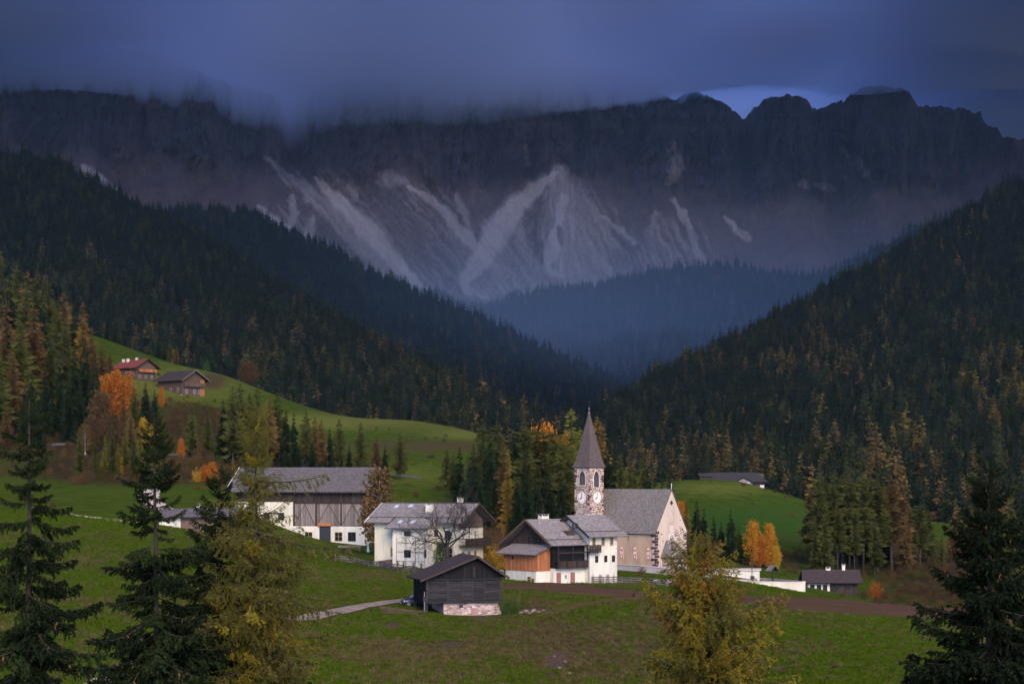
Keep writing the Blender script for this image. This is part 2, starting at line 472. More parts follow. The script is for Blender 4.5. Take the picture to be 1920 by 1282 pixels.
# cliffs: buttresses, ribs, ledges
X1 = PXm[nS:]
tCr = tC + 0 * X1
rib = ridged(X1 / 95, yC / 420, 51, 5)
rib2 = ridged(X1 / 30, yC / 190, 53, 4)
fine = fbm(X1 / 7, yC / 16, 57, 4)
ledge = fbm(X1 / 260, yC / 13, 59, 3)
dC0 = 6350 + 900 * (1 - (1 - tCr) ** 1.7)
pil = (np.exp(-((X1 - 1470) / 46) ** 2) * 190 + np.exp(-((X1 - 1650) / 75) ** 2) * 240 - np.exp(-((X1 - 1525) / 13) ** 2) * 190 - np.exp(-((X1 - 1396) / 15) ** 2) * 200
       + np.exp(-((X1 - 1300) / 48) ** 2) * 120 - np.exp(-((X1 - 541) / 24) ** 2) * 420 + np.exp(-((X1 - 1265) / 18) ** 2) * 150 * (yC > 240) - np.exp(-((X1 - 1200) / 22) ** 2) * 130
       + np.exp(-((X1 - 180) / 110) ** 2) * 130 + np.exp(-((X1 - 380) / 70) ** 2) * 140)
wgt = np.clip(tCr * 5, 0, 1)
wp = 18 * fbm(X1 / 40, yC / 60, 91, 3)
crack = ridged((X1 + wp + 0.35 * (yC - 250)) / 17, (yC + wp) / 75, 93, 4)
block = np.round(fbm((X1 + wp) / 34, yC / 85, 95, 3) * 5) / 5
dC = dC0 - wgt * (0.8 * pil + 190 * (rib - 0.1) + 130 * rib2) - wgt * (48 * fine + 26 * ledge + 85 * crack + 150 * block)
# join softly with the apron
off = dS[-1] - 6350
dC = dC + off[None] * (1 - np.clip(tCr * 4, 0, 1))
Ym = np.vstack([yS, yC]); Dm = np.vstack([dS, dC])
XX = (PXm - CX) / F * Dm; ZZ = CAMZ - (Ym - CY) / F * Dm
# back side
XX = np.vstack([XX, XX[-1:] * 1.10]); ZZ = np.vstack([ZZ, ZZ[-1:] - 500]); DD = np.vstack([Dm, Dm[-1:] + 900])
PXm2 = np.vstack([PXm, PXm[-1:]]); Ym2 = np.vstack([Ym, Ym[-1:]])

# scree runs: (polyline of (px,py,width), strength)
def run_mask(px, py, pts, st, soft=0.5):
    best = np.zeros_like(px)
    for (x0, y0, w0), (x1, y1, w1) in zip(pts[:-1], pts[1:]):
        dx, dy = x1 - x0, y1 - y0
        L2 = dx * dx + dy * dy
        t = np.clip(((px - x0) * dx + (py - y0) * dy) / L2, 0, 1)
        d = np.hypot(px - x0 - t * dx, py - y0 - t * dy)
        w = 0.62 * (w0 + (w1 - w0) * t) + 0.8
        best = np.maximum(best, st * (1 - sstep(w * (1 - soft), w * (1 + soft), d)))
    return best
RUNS = [
 ([(590,335,5),(640,382,20),(690,432,27),(735,485,24),(775,525,14),(806,548,7),(824,558,3)], 1.0),
 ([(498,296,6),(560,345,14),(620,398,26),(680,462,26),(735,520,16)], 0.5),
 ([(525,330,5),(590,372,14),(650,440,12)], 0.35),
 ([(610,345,5),(625,365,10)], 0.6),([(655,350,12),(668,370,10)],.5),
 ([(720,335,22),(760,340,12)], 0.4),
 ([(765,350,6),(812,377,11),(850,418,14),(880,452,16),(906,482,12)], 0.75),
 ([(855,370,8),(868,400,10),(882,440,6)], 0.4),
 ([(1045,325,8),(1000,356,22),(958,400,34),(925,448,38),(900,492,34),(872,525,20),(878,548,12)], 0.95),
 ([(878,540,8),(900,552,4),(920,562,3)], 0.9),([(872,545,10),(882,570,6)], 0.35),
 ([(970,400,20),(975,450,26),(1000,500,22),(1030,545,18)], 0.5),
 ([(1050,322,20),(1055,370,60),(1065,430,90),(1080,520,110)], 0.5),
 ([(1055,372,14),(1048,430,16),(1032,480,26),(1025,500,18),(1050,520,6)], 0.95),
 ([(1060,400,20),(1100,450,18),(1130,500,14),(1155,525,6)], 0.6),
 ([(1075,350,10),(1110,395,14),(1150,460,20)], 0.4),
 ([(950,430,40),(930,520,40)], 0.35),([(880,480,60),(900,540,50)],.25),
 ([(1130,408,4),(1165,430,9),(1192,455,5)], 0.6),
 ([(1262,376,6),(1290,420,9),(1304,470,9),(1318,494,12),(1336,503,10)], 0.6),
 ([(1360,408,5),(1385,430,8),(1402,448,12)], 0.55),
 ([(1230,400,8),(1215,440,16),(1225,480,18)], 0.3),
 ([(482,388,8),(515,415,12),(548,436,14),(582,458,10)], 0.85),
 ([(548,372,8),(552,400,14),(545,420,10)], 0.6),([(585,410,10),(582,440,12),(565,452,10)],.6),
 ([(158,318,12),(190,342,14),(225,365,10),(246,384,5)], 0.75),
 ([(985,275,8),(990,305,8)], 0.3),([(1262,280,16),(1268,310,20),(1256,340,10)], 0.35),
 ([(1500,345,10),(1560,352,8)], 0.2),([(1640,340,8),(1600,300,16),(1580,280,10)], 0.2),
]
wx = PXm2 + 7 * fbm(PXm2 / 11, Ym2 / 22, 61, 3); wy = Ym2 + 6 * fbm(PXm2 / 14, Ym2 / 14, 63, 3)
scree = np.zeros_like(PXm2)
for pts, st in RUNS: scree = np.maximum(scree, run_mask(wx, wy, pts, st))
isl = run_mask(wx, wy, [(1012,372,6),(996,415,22),(1003,462,20),(1012,490,6)], 1.0)
isl = np.maximum(isl, run_mask(wx, wy, [(1050,430,10),(1052,455,6)], 0.8))
scree = scree * (1 - 0.85 * isl)
# pale rubble also lies thinly all over the fans
fan = np.exp(-((wx - 1040) / (20 + 0.62 * np.clip(wy - 318, 0, 400))) ** 2) * sstep(315, 350, wy) * 0.50
fan += np.exp(-((wx - (560 + 0.95 * (wy - 300))) / 55) ** 2) * sstep(300, 360, wy) * 0.28
fan += np.exp(-((wx - (760 + 0.75 * (wy - 335))) / 45) ** 2) * sstep(335, 370, wy) * 0.20
fan += np.exp(-((wx - 1255) / 70) ** 2) * sstep(390, 450, wy) * 0.22 + np.exp(-((wx - 530) / 60) ** 2) * sstep(370, 430, wy) * 0.25
streak = fbm((wx - np.where(wx < 1000, 0.8, np.where(wx > 1080, 0.5, 0.0)) * (wy - 320)) / 4.5, wy / 55, 65, 4)
streak2 = fbm((wx + 0.7 * (wy - 320)) / 4.0, wy / 60, 66, 4)
scree = np.maximum(scree, fan * (0.75 + 0.9 * np.maximum(streak, streak2)) * (1 - 0.7 * isl))
scree = np.clip(scree + 0.38 * streak * (scree > 0.03) + 0.16 * fbm(PXm2 / 3, Ym2 / 3, 68, 2) * (scree > 0.05), 0, 1) * sstep(600, 560, wy + 14 * streak)
rock = sstep(-70, 110, (np.interp(PXm2, SCR[:, 0], SCR[:, 1]) + 90 * fbm(PXm2 / 60, Ym2 / 45, 67, 4)) - Ym2)

mm, nt, b = new_mat('mountain_rock', 0.95, 0.05)
r1 = noise(nt, 0.012, 6, 0.72, stretch=(1.7, 1.2, 0.22)); r2 = noise(nt, 0.004, 4, 0.6); r3 = noise(nt, 0.05, 4, 0.7)
rockc = ramp(nt, r1, [(0.25, (0.042, 0.040, 0.045)), (0.5, (0.082, 0.074, 0.077)), (0.68, (0.12, 0.104, 0.098)), (0.82, (0.21, 0.175, 0.15))])
turf = ramp(nt, r1, [(0.3, (0.15, 0.105, 0.095)), (0.7, (0.27, 0.19, 0.17))])
scr_c = ramp(nt, r3, [(0.25, (0.74, 0.60, 0.53)), (0.75, (0.90, 0.78, 0.69))])
c = mixc(nt, attr(nt, 'rock'), turf, rockc)
c = mixc(nt, maprange(nt, r2, 0.55, 0.75, 0, 0.5), c, (0.10, 0.11, 0.085))
c = mixc(nt, attr(nt, 'scree'), c, scr_c)
nt.links.new(c, b.inputs['Base Color'])
hs = N(nt, 'ShaderNodeMath', operation='ADD'); nt.links.new(r1, hs.inputs[0]); nt.links.new(r3, hs.inputs[1])
bump(nt, b, hs.outputs[0], 1.0, 40)
me = np_mesh('mountain', np.stack([XX, DD, ZZ], -1).reshape(-1, 3), grid_tris(*XX.shape), [mm], smooth=False)
set_attr(me, 'scree', scree); set_attr(me, 'rock', rock)
mountain = tag(link('mountain', me), 'grey rock wall with pale scree fans, its summits in cloud', 'mountain', kind='structure')

# ------------------------------------------------------------------ low cloud over the summits, carried forward unseen for its shade, and the air
def volume_mat(name, color, density, aniso=0.0):
    m = bpy.data.materials.new(name); m.use_nodes = True
    nt = m.node_tree; nt.nodes.clear()
    out = nt.nodes.new('ShaderNodeOutputMaterial'); v = nt.nodes.new('ShaderNodeVolumePrincipled')
    v.inputs['Color'].default_value = (*color, 1); v.inputs['Density'].default_value = density
    v.inputs['Anisotropy'].default_value = aniso
    nt.links.new(v.outputs[0], out.inputs['Volume'])
    return m

cx_ = np.concatenate([np.linspace(-20000, -9500, 12), np.linspace(-9000, 9000, 121), np.linspace(9500, 20000, 12)]); cy_ = np.concatenate([np.linspace(-1350, 15000, 110), np.linspace(16000, 34000, 16)])  # deck reaches unseen behind the camera, added to shade woods and cliffs
CXm, CYm = np.meshgrid(cx_, cy_)
pxm = CX + CXm / np.maximum(CYm, 3000) * F
basez = 1400 + 20 * np.exp(-((pxm - 120) / 300) ** 2) - 80 * np.exp(-((pxm - 850) / 330) ** 2) - 60 * np.exp(-((pxm - 560) / 120) ** 2) + 60 * np.exp(-((pxm - 1560) / 300) ** 2)
basez = basez + 85 * fbm(CXm / 900, CYm / 900, 71, 3) + 40 * fbm(CXm / 330, CYm / 330, 72, 2)
topz = 1930 + 420 * fbm(CXm / 1300, CYm / 1500, 73, 3) - 330 * np.exp(-((pxm - 980) / 330) ** 2) + 240 * np.exp(-((pxm - 150) / 330) ** 2) + 60 * np.exp(-((pxm - 1750) / 260) ** 2)
topz = np.maximum(topz, basez + 220)
nxc, nyc = len(cx_), len(cy_)
Vb = np.stack([CXm, CYm, basez], -1).reshape(-1, 3); Vt = np.stack([CXm, CYm, topz], -1).reshape(-1, 3)
fb = grid_faces(nyc, nxc); no = len(Vb)
ring = [i for i in range(nxc)] + [nxc * (j + 1) - 1 for j in range(1, nyc)] + [nxc * (nyc - 1) + i for i in range(nxc - 2, -1, -1)] + [nxc * j for j in range(nyc - 2, 0, -1)]
side = np.array([(ring[(k + 1) % len(ring)] , ring[k], ring[k] + no, ring[(k + 1) % len(ring)] + no) for k in range(len(ring))])
me = np_mesh('low_cloud', np.concatenate([Vb, Vt]), [np.concatenate([fb[:, ::-1], fb + no, side[:, ::-1]])], [volume_mat('cloud_mist', (0.63, 0.73, 0.95), 0.0042, 0.1)], smooth=True)
cloud = tag(link('low_cloud', me), 'dark blue-grey cloud swallowing the mountain summits', 'cloud', kind='stuff')

nt = me.materials[0].node_tree
vp = [n for n in nt.nodes if n.type == 'PRINCIPLED_VOLUME'][0]
tc = nt.nodes.new('ShaderNodeTexCoord'); mp = nt.nodes.new('ShaderNodeMapping'); mp.inputs['Scale'].default_value = (1 / 1500, 1 / 7000, 1 / 260)
nz = nt.nodes.new('ShaderNodeTexNoise'); nz.inputs['Scale'].default_value = 1.0; nz.inputs['Detail'].default_value = 4; nz.inputs['Roughness'].default_value = 0.6
nt.links.new(tc.outputs['Object'], mp.inputs[0]); nt.links.new(mp.outputs[0], nz.inputs['Vector'])
sz = nt.nodes.new('ShaderNodeSeparateXYZ'); nt.links.new(tc.outputs['Object'], sz.inputs[0])
zr = nt.nodes.new('ShaderNodeMapRange'); zr.interpolation_type = 'SMOOTHSTEP'
for i_, v_ in enumerate((1230, 1500, 0.08, 1.0)): zr.inputs[i_ + 1].default_value = v_
dm = nt.nodes.new('ShaderNodeMath'); dm.operation = 'MULTIPLY'
nt.links.new(maprange(nt, nz.outputs[0], 0.38, 0.64, 0.0012, 0.0095), dm.inputs[0])
nt.links.new(sz.outputs[2], zr.inputs[0]); nt.links.new(zr.outputs[0], dm.inputs[1]); nt.links.new(dm.outputs[0], vp.inputs['Density'])
me.materials[0].cycles.volume_step_rate = 0.25

def box_mesh(name, lo, hi, mats):
    v = np.array([(x, y, z) for x in (lo[0], hi[0]) for y in (lo[1], hi[1]) for z in (lo[2], hi[2])])
    f = np.array([(0, 1, 3, 2), (4, 6, 7, 5), (0, 4, 5, 1), (2, 3, 7, 6), (0, 2, 6, 4), (1, 5, 7, 3)])
    return np_mesh(name, v, f, mats)
haze = tag(link('haze', box_mesh('haze', (-30000, -2500, -300), (30000, 36000, 2600), [volume_mat('valley_haze', (0.45, 0.66, 1.0), 0.000013, 0.0)])),
           'thin blue air filling the valley', 'haze', kind='stuff')

# mist lying in the valley bottom under the cliffs: smooth lenses of thin vapour
for (c_, r_, dens, lab) in (((260, 4150, 0), (2300, 1700, 760), 0.00065, 'thin blue mist filling the valley below the cliffs'), ((150, 3700, 0), (1500, 1300, 520), 0.00085, 'denser blue mist deep in the valley centre')):
    bm = bmesh.new(); bmesh.ops.create_uvsphere(bm, u_segments=48, v_segments=32, radius=1.0)
    for v in bm.verts: v.co = Vector((v.co.x * r_[0], v.co.y * r_[1], max(v.co.z * r_[2], -140)))
    me = bpy.data.meshes.new('valley_mist'); bm.to_mesh(me); bm.free()
    mv = volume_mat('mist', (0.62, 0.80, 1.0), dens, 0.0); me.materials.append(mv)
    # thins out smoothly towards its edge
    nt = mv.node_tree; vp = [n for n in nt.nodes if n.type == 'PRINCIPLED_VOLUME'][0]
    tc = nt.nodes.new('ShaderNodeTexCoord'); mp = nt.nodes.new('ShaderNodeMapping'); mp.inputs['Scale'].default_value = tuple(1 / q for q in r_)
    ln = nt.nodes.new('ShaderNodeVectorMath'); ln.operation = 'LENGTH'
    nt.links.new(tc.outputs['Object'], mp.inputs[0]); nt.links.new(mp.outputs[0], ln.inputs[0])
    nt.links.new(maprange(nt, ln.outputs['Value'], 0.15, 0.97, dens, 0.0), vp.inputs['Density'])
    nt.nodes[-1].interpolation_type = 'SMOOTHSTEP'
    mv.cycles.volume_step_rate = 0.5
    tag(link('valley_mist', me, None, c_), lab, 'mist', kind='stuff')
# ------------------------------------------------------------------ plant builders
class Geo:
    """collects triangles / quads for one mesh"""
    def __init__(s): s.v = []; s.f3 = []; s.f4 = []; s.m3 = []; s.m4 = []; s.n = 0
    def tri(s, V, m=0):            # V (k,3,3)
        V = np.asarray(V, np.float32).reshape(-1, 3); k = len(V) // 3
        s.f3.append(np.arange(s.n, s.n + 3 * k).reshape(-1, 3)); s.m3.append(np.full(k, m)); s.v.append(V); s.n += 3 * k
    def quad(s, V, m=0):
        V = np.asarray(V, np.float32).reshape(-1, 3); k = len(V) // 4
        s.f4.append(np.arange(s.n, s.n + 4 * k).reshape(-1, 4)); s.m4.append(np.full(k, m)); s.v.append(V); s.n += 4 * k
    def tube(s, pts, rad, sides=5, m=0, cap=False):
        pts = np.asarray(pts, float); rad = np.asarray(rad, float); k = len(pts)
        d = np.gradient(pts, axis=0); d /= np.linalg.norm(d, axis=1)[:, None] + 1e-9
        ref = np.where(np.abs(d[:, 2:3]) > 0.9, [[1., 0, 0]], [[0, 0, 1.]])
        a = np.cross(d, ref); a /= np.linalg.norm(a, axis=1)[:, None] + 1e-9
        b = np.cross(d, a)
        an = np.arange(sides) * 2 * np.pi / sides
        ringp = pts[:, None] + rad[:, None, None] * (np.cos(an)[None, :, None] * a[:, None] + np.sin(an)[None, :, None] * b[:, None])
        V = ringp.reshape(-1, 3); base = s.n
        i = np.arange((k - 1) * sides); r = i // sides; c = i % sides; c2 = (c + 1) % sides
        s.f4.append(np.stack([base + r * sides + c, base + r * sides + c2, base + (r + 1) * sides + c2, base + (r + 1) * sides + c], 1))
        s.m4.append(np.full(len(i), m)); s.v.append(V.astype(np.float32)); s.n += len(V)
    def mesh(s, name, mats, smooth=False):
        return np_mesh(name, np.concatenate(s.v), [np.concatenate(x) for x in (s.f3, s.f4) if x], mats,
                       np.concatenate([np.concatenate(x) for x in (s.m3, s.m4) if x]), smooth)

def leaf_mat(name, lo, hi, rnd=0.45, transl=0.25, hue=0.012):
    """foliage: tone varies from plant to plant and from clump to clump"""
    m, nt, b = new_mat(name, 0.85, 0.05)
    oi = N(nt, 'ShaderNodeObjectInfo')
    n = noise(nt, 9.0, 2, 0.6, objvec(nt))
    a = N(nt, 'ShaderNodeMath', operation='MULTIPLY_ADD'); nt.links.new(oi.outputs['Random'], a.inputs[0]); a.inputs[1].default_value = rnd; nt.links.new(n, a.inputs[2])
    c = ramp(nt, maprange(nt, a.outputs[0], 0.25, 0.75 + rnd, 0, 1), [(0.0, lo), (1.0, hi)])
    hv = maprange(nt, oi.outputs['Random'], 0, 1, 0.5 - hue, 0.5 + hue)
    c = hsv(nt, c, hv, 1.0, 1.0)
    nt.links.new(c, b.inputs['Base Color'])
    if transl:
        tr = N(nt, 'ShaderNodeBsdfTranslucent'); nt.links.new(c, tr.inputs[0])
        mx = N(nt, 'ShaderNodeMixShader'); mx.inputs[0].default_value = transl
        nt.links.new(b.outputs[0], mx.inputs[1]); nt.links.new(tr.outputs[0], mx.inputs[2])
        nt.links.new(mx.outputs[0], nt.nodes['Material Output'].inputs[0])
    return m

BARK = mat_simple('bark', (0.040, 0.030, 0.025), 0.5, 6, 0.95, stretch=(1, 1, 0.2), bstr=0.5)
BARK_PALE = mat_simple('pale_bark', (0.42, 0.38, 0.34), 0.4, 5, 0.9, stretch=(1, 1, 3))
LEAF = {
 'spruce': leaf_mat('spruce_needles', (0.008, 0.017, 0.007), (0.024, 0.038, 0.013)),
 'olive': leaf_mat('olive_larch_needles', (0.034, 0.042, 0.010), (0.092, 0.088, 0.020)),
 'gold': leaf_mat('golden_larch_needles', (0.115, 0.078, 0.014), (0.25, 0.155, 0.026)),
 'rust': leaf_mat('rusty_larch_needles', (0.070, 0.042, 0.016), (0.155, 0.088, 0.030)),
 'yellowgreen': leaf_mat('yellow_green_needles', (0.085, 0.090, 0.014), (0.19, 0.17, 0.026)),
 'orange': leaf_mat('orange_leaves', (0.30, 0.095, 0.012), (0.60, 0.22, 0.026), transl=0.35),
 'yellow': leaf_mat('yellow_leaves', (0.34, 0.20, 0.02), (0.58, 0.36, 0.035), transl=0.35),
 'brown': leaf_mat('brown_leaves', (0.055, 0.034, 0.016), (0.14, 0.080, 0.034)),
 'red': leaf_mat('red_leaves', (0.30, 0.035, 0.025), (0.50, 0.07, 0.05)),
 'green': leaf_mat('green_leaves', (0.030, 0.062, 0.012), (0.070, 0.115, 0.022)),
}

LEAF['far_gold'] = leaf_mat('muted_gold_needles', (0.105, 0.074, 0.018), (0.29, 0.180, 0.042))
LEAF['far_rust'] = leaf_mat('muted_rust_needles', (0.080, 0.049, 0.018), (0.21, 0.118, 0.038))
def conifer_geo(seed, levels, per, tris, R=0.15, t0=0.10, droop=0.35, power=0.85, size=0.3, ragged=0.35, gaps=0.0):
    """crown of a conifer one unit tall: whorls of drooping sprays"""
    r = np.random.default_rng(seed)
    g = Geo()
    T = []
    lev = np.linspace(t0, 0.985, levels)
    for t in lev:
        if r.random() < gaps: continue
        rad = R * ((1 - t) / (1 - t0)) ** power * (1 - ragged / 2 + ragged * r.random()) + 0.008
        if t < t0 + 0.15: rad *= 0.55 + 0.45 * (t - t0) / 0.15
        k = max(3, int(per * (0.45 + 0.55 * rad / R)))
        for j in range(k):
            if r.random() < 0.10: continue
            az = r.random() * 2 * np.pi
            L = rad * (0.65 + 0.5 * r.random())
            dz = droop * (0.6 + 0.8 * r.random()) * (1 if t < 0.85 else 0.2)
            u = np.array([np.cos(az), np.sin(az), 0]); s_ = np.array([-np.sin(az), np.cos(az), 0])
            z = t + (r.random() - 0.5) * 0.9 / levels
            n = max(1, int(round(tris * (0.5 + 0.5 * L / R))))
            q = (np.arange(n) + r.random(n)) / n
            q = 0.12 + 0.88 * q
            c = u * (q * L)[:, None]; c[:, 2] = z - dz * L * q ** 1.6 + 0.25 * L * np.sin(q * 3.1) * 0.3
            w = size * L * (0.55 + 0.7 * r.random(n)) * (1.1 - 0.55 * q) + 0.004
            sg = np.where(r.random(n) < 0.5, -1, 1)
            a = c - u * (w * 0.7)[:, None]
            b_ = c + u * (w * 0.9)[:, None]; b_[:, 2] -= w * 0.25
            tip = c + s_ * (sg * w * (0.8 + 0.7 * r.random(n)))[:, None] + u * (w * 0.35 * r.random(n))[:, None]
            tip[:, 2] -= w * (0.35 + 0.9 * r.random(n))
            T.append(np.stack([a, b_, tip], 1))
            # spine spray hanging below
            T.append(np.stack([u * 0.02 * L + [0, 0, z], u * L * 1.05 + [0, 0, z - dz * L * 1.0], u * L * 0.55 + [0, 0, z - dz * L * 0.9 - 0.22 * L]])[None])
    # leader
    for az in (0, 2.1, 4.2):
        e = np.array([np.cos(az), np.sin(az), 0]) * 0.010
        T.append(np.stack([e + [0, 0, 0.93], -e + [0, 0, 0.93], [0, 0, 1.0]])[None])
    g.tri(np.concatenate(T), 0)
    return g

def trunk_geo(r0=0.012, lean=0.0, seed=0, top=0.97, sides=6):
    g = Geo(); r = np.random.default_rng(seed)
    z = np.array([-0.04, 0.0, 0.03, 0.15, 0.35, 0.6, 0.8, top])
    rad = r0 * np.array([1.5, 1.25, 1.05, 0.95, 0.75, 0.5, 0.28, 0.06])
    off = np.cumsum(r.normal(0, 0.0022, (len(z), 2)), axis=0); off[:3] = 0
    g.tube(np.stack([off[:, 0], off[:, 1], z], 1), rad, sides, 0)
    return g

SPEC = {
 'spruce': dict(R=0.150, droop=0.55, power=0.80, size=0.22, t0=0.07),
 'olive': dict(R=0.165, droop=0.30, power=0.62, size=0.17, t0=0.16, ragged=0.8),
 'tall': dict(R=0.125, droop=0.30, power=0.42, size=0.17, t0=0.34, ragged=1.0),
 'narrow': dict(R=0.105, droop=0.40, power=0.60, size=0.22, t0=0.06, ragged=0.7),
}
MID = {}
def mid_mesh(form, leaf, var):
    key = (form, leaf, var)
    if key not in MID:
        kf = ('geo', form, var)
        if kf not in MID:
            MID[kf] = (conifer_geo(100 + var * 13 + len(form), 44, 9, 10, gaps=0.03 if form == 'spruce' else 0.10, **SPEC[form]), trunk_geo(0.011, seed=var))
        g, t = MID[kf]
        MID[key] = (g.mesh('crown', [LEAF[leaf]]), t.mesh('trunk', [BARK], True))
    return MID[key]

def add_conifer(loc, h, form, leaf, var, rz, wide=1.0, name=None):
    cm, tm = mid_mesh(form, leaf, var)
    nm = name or ('spruce_tree' if leaf == 'spruce' else 'larch_tree')
    o = empty(nm, loc, rz)
    o.scale = (h * wide, h * wide, h)
    link('crown', cm, o); link('trunk', tm, o)
    return o

BROAD = {}
def broad_mesh(form, leaf, var, bark=None):
    key = (form, leaf, var)
    if key in BROAD: return BROAD[key]
    r = np.random.default_rng(500 + var * 7 + len(form) * 3)
    g = Geo(); w = Geo()
    if form == 'upright':   # aspens, birches: several ascending limbs with leaf plumes
        prof = lambda t: (0.15 * np.sin(np.pi * np.clip(t, 0, 1) ** 0.7) ** 0.8 + 0.012)
        nlimb, tb = 30, 0.16
    elif form == 'round':
        prof = lambda t: 0.36 * np.sin(np.pi * np.clip(t, 0.02, 1) ** 0.9) ** 0.6 + 0.02
        nlimb, tb = 34, 0.2
    elif form == 'bush':
        prof = lambda t: 0.55 * np.sqrt(np.clip(1 - t ** 2, 0, 1))
        nlimb, tb = 34, 0.0
    if form != 'bush':
        z = np.array([-0.03, 0.02, 0.2, 0.45, 0.7, 0.93])
        w.tube(np.stack([r.normal(0, .006, 6), r.normal(0, .006, 6), z], 1), np.array([.022, .018, .014, .010, .006, .002]), 6)
    for i in range(nlimb):
        t = tb + (1 - tb) * (i + r.random()) / nlimb * 0.92
        az = i * 2.4 + r.random()
        rr = prof((t - tb) / (1 - tb)) * (0.45 + 0.85 * r.random())
        z0 = max(0.0, t - 0.35 * rr - 0.10) * (1 if form != 'bush' else 0.2)
        end = np.array([np.cos(az) * rr, np.sin(az) * rr, t])
        st = np.array([0, 0, z0])
        mid = (st + end) / 2 + np.array([np.cos(az), np.sin(az), -0.4]) * rr * 0.15
        w.tube([st, mid, end], [0.007, 0.004, 0.0012], 3)
        ncl = 5
        for c in range(ncl):
            q = 0.35 + 0.65 * (c + r.random()) / ncl
            p = st * (1 - q) ** 2 + 2 * mid * q * (1 - q) + end * q * q + r.normal(0, 0.02, 3)
            nl = 26
            pos = p + r.normal(0, 1, (nl, 3)) * np.array([0.030, 0.030, 0.038]) * (1.35 if form != 'upright' else 1.0)
            d1 = r.normal(0, 1, (nl, 3)); d1 /= np.linalg.norm(d1, axis=1)[:, None]
            d2 = np.cross(d1, r.normal(0, 1, (nl, 3))); d2 /= np.linalg.norm(d2, axis=1)[:, None]
            sz = (0.008 + 0.009 * r.random(nl))[:, None] * (1.3 if form != 'upright' else 1)
            g.tri(np.stack([pos - d1 * sz, pos + d1 * sz, pos + d2 * sz * 1.6], 1), 0)
    BROAD[key] = (g.mesh('crown', [LEAF[leaf]]), w.mesh('trunk', [bark or BARK], True))
    return BROAD[key]

def add_broad(loc, h, form, leaf, var, rz, wide=1.0, name='broadleaf_tree', bark=None):
    cm, tm = broad_mesh(form, leaf, var, bark)
    o = empty(name, loc, rz); o.scale = (h * wide, h * wide, h)
    link('crown' if form != 'bush' else 'foliage', cm, o); link('trunk' if form != 'bush' else 'stems', tm, o)
    return o

def bare_geo(seed, levels=5, spread=0.75, top=1.0, r0=0.03):
    """leafless tree one unit tall"""
    r = np.random.default_rng(seed); g = Geo()
    def grow(p, d, L, rad, lv):
        k = 4
        pts = [p]; dd = d.copy()
        for i in range(k - 1):
            dd = dd + r.normal(0, 0.13, 3) + np.array([0, 0, 0.05]); dd /= np.linalg.norm(dd)
            pts.append(pts[-1] + dd * L / (k - 1))
        g.tube(pts, np.linspace(rad, rad * 0.62, k), 5 if lv < 2 else 3)
        if lv >= levels: return
        n = 3 if lv < 3 else 4
        for j in range(n):
            i = k - 1 if j < 2 else r.integers(1, k)
            a = r.normal(0, 1, 3); a -= a @ dd * dd; a /= np.linalg.norm(a)
            nd = dd * (1 - spread * 0.45) + a * spread * (0.55 + 0.6 * r.random()); nd /= np.linalg.norm(nd)
            grow(pts[i], nd, L * (0.58 + 0.28 * r.random()), rad * (0.60 if j < 2 else 0.45), lv + 1)
    grow(np.array([0, 0, -0.03]), np.array([0.02, 0, 1.0]), 0.36 * top, r0, 0)
    return g

ORD = ['first','second','third','fourth','fifth','sixth','seventh','eighth','ninth','tenth','eleventh','twelfth','thirteenth','fourteenth','fifteenth','sixteenth','seventeenth','eighteenth','nineteenth','twentieth']
def ordinal(i):
    if i < 20: return ORD[i]
    t, u = divmod(i + 1, 10)
    tens = {2: 'twent', 3: 'thirt', 4: 'fort', 5: 'fift', 6: 'sixt'}[t]
    return tens + 'ieth' if u == 0 else tens + 'y-' + ORD[u - 1]

LEAFWORD = {'spruce': 'dark green spruce', 'olive': 'olive green larch', 'gold': 'golden larch', 'rust': 'rusty brown larch', 'yellowgreen': 'yellow green larch',
            'orange': 'orange autumn tree', 'yellow': 'yellow autumn tree', 'brown': 'brown autumn tree', 'red': 'red autumn shrub', 'green': 'green leafy tree'}

def plant_group(items, place, group, cat='tree'):
    """items: (px, base, top, form, leaf[, wide]); labels count from the left in the place named"""
    items = sorted(items, key=lambda i: i[0])
    for k, it in enumerate(items):
        pxi, base, topy, form, leaf = it[:5]
        wide = it[5] if len(it) > 5 else 1.0
        if base < 0:                     # beyond the ridge: distance given instead of a seen foot
            d = -base; loc = P(pxi, 0, d); loc.z = gz(loc.x, d)
        else:
            loc, d = gpt(pxi, base)
        h = (CAMZ - (topy - CY) / F * d) - loc.z
        h = max(h, 1.2)
        loc.z -= 0.15
        rz = (pxi * 1.7) % 6.28; var = int(pxi * 7 + base) % 4
        if form in SPEC: o = add_conifer(loc, h, form, leaf, var, rz, wide * (0.9 + 0.25 * rng.random()))
        elif form == 'bush': o = add_broad(loc, h, form, leaf, var % 3, rz, wide, 'bush')
        else: o = add_broad(loc, h, form, leaf, var % 2, rz, wide)
        w = LEAFWORD[leaf]
        if form == 'bush': w = {'orange': 'orange', 'brown': 'brown leafless-looking', 'yellow': 'yellow', 'red': 'red', 'green': 'green', 'rust': 'rusty', 'olive': 'olive'}.get(leaf, leaf) + ' bush'
        tag(o, f'{w}, {ordinal(k)} from the left {place}', 'bush' if form == 'bush' else cat, group)

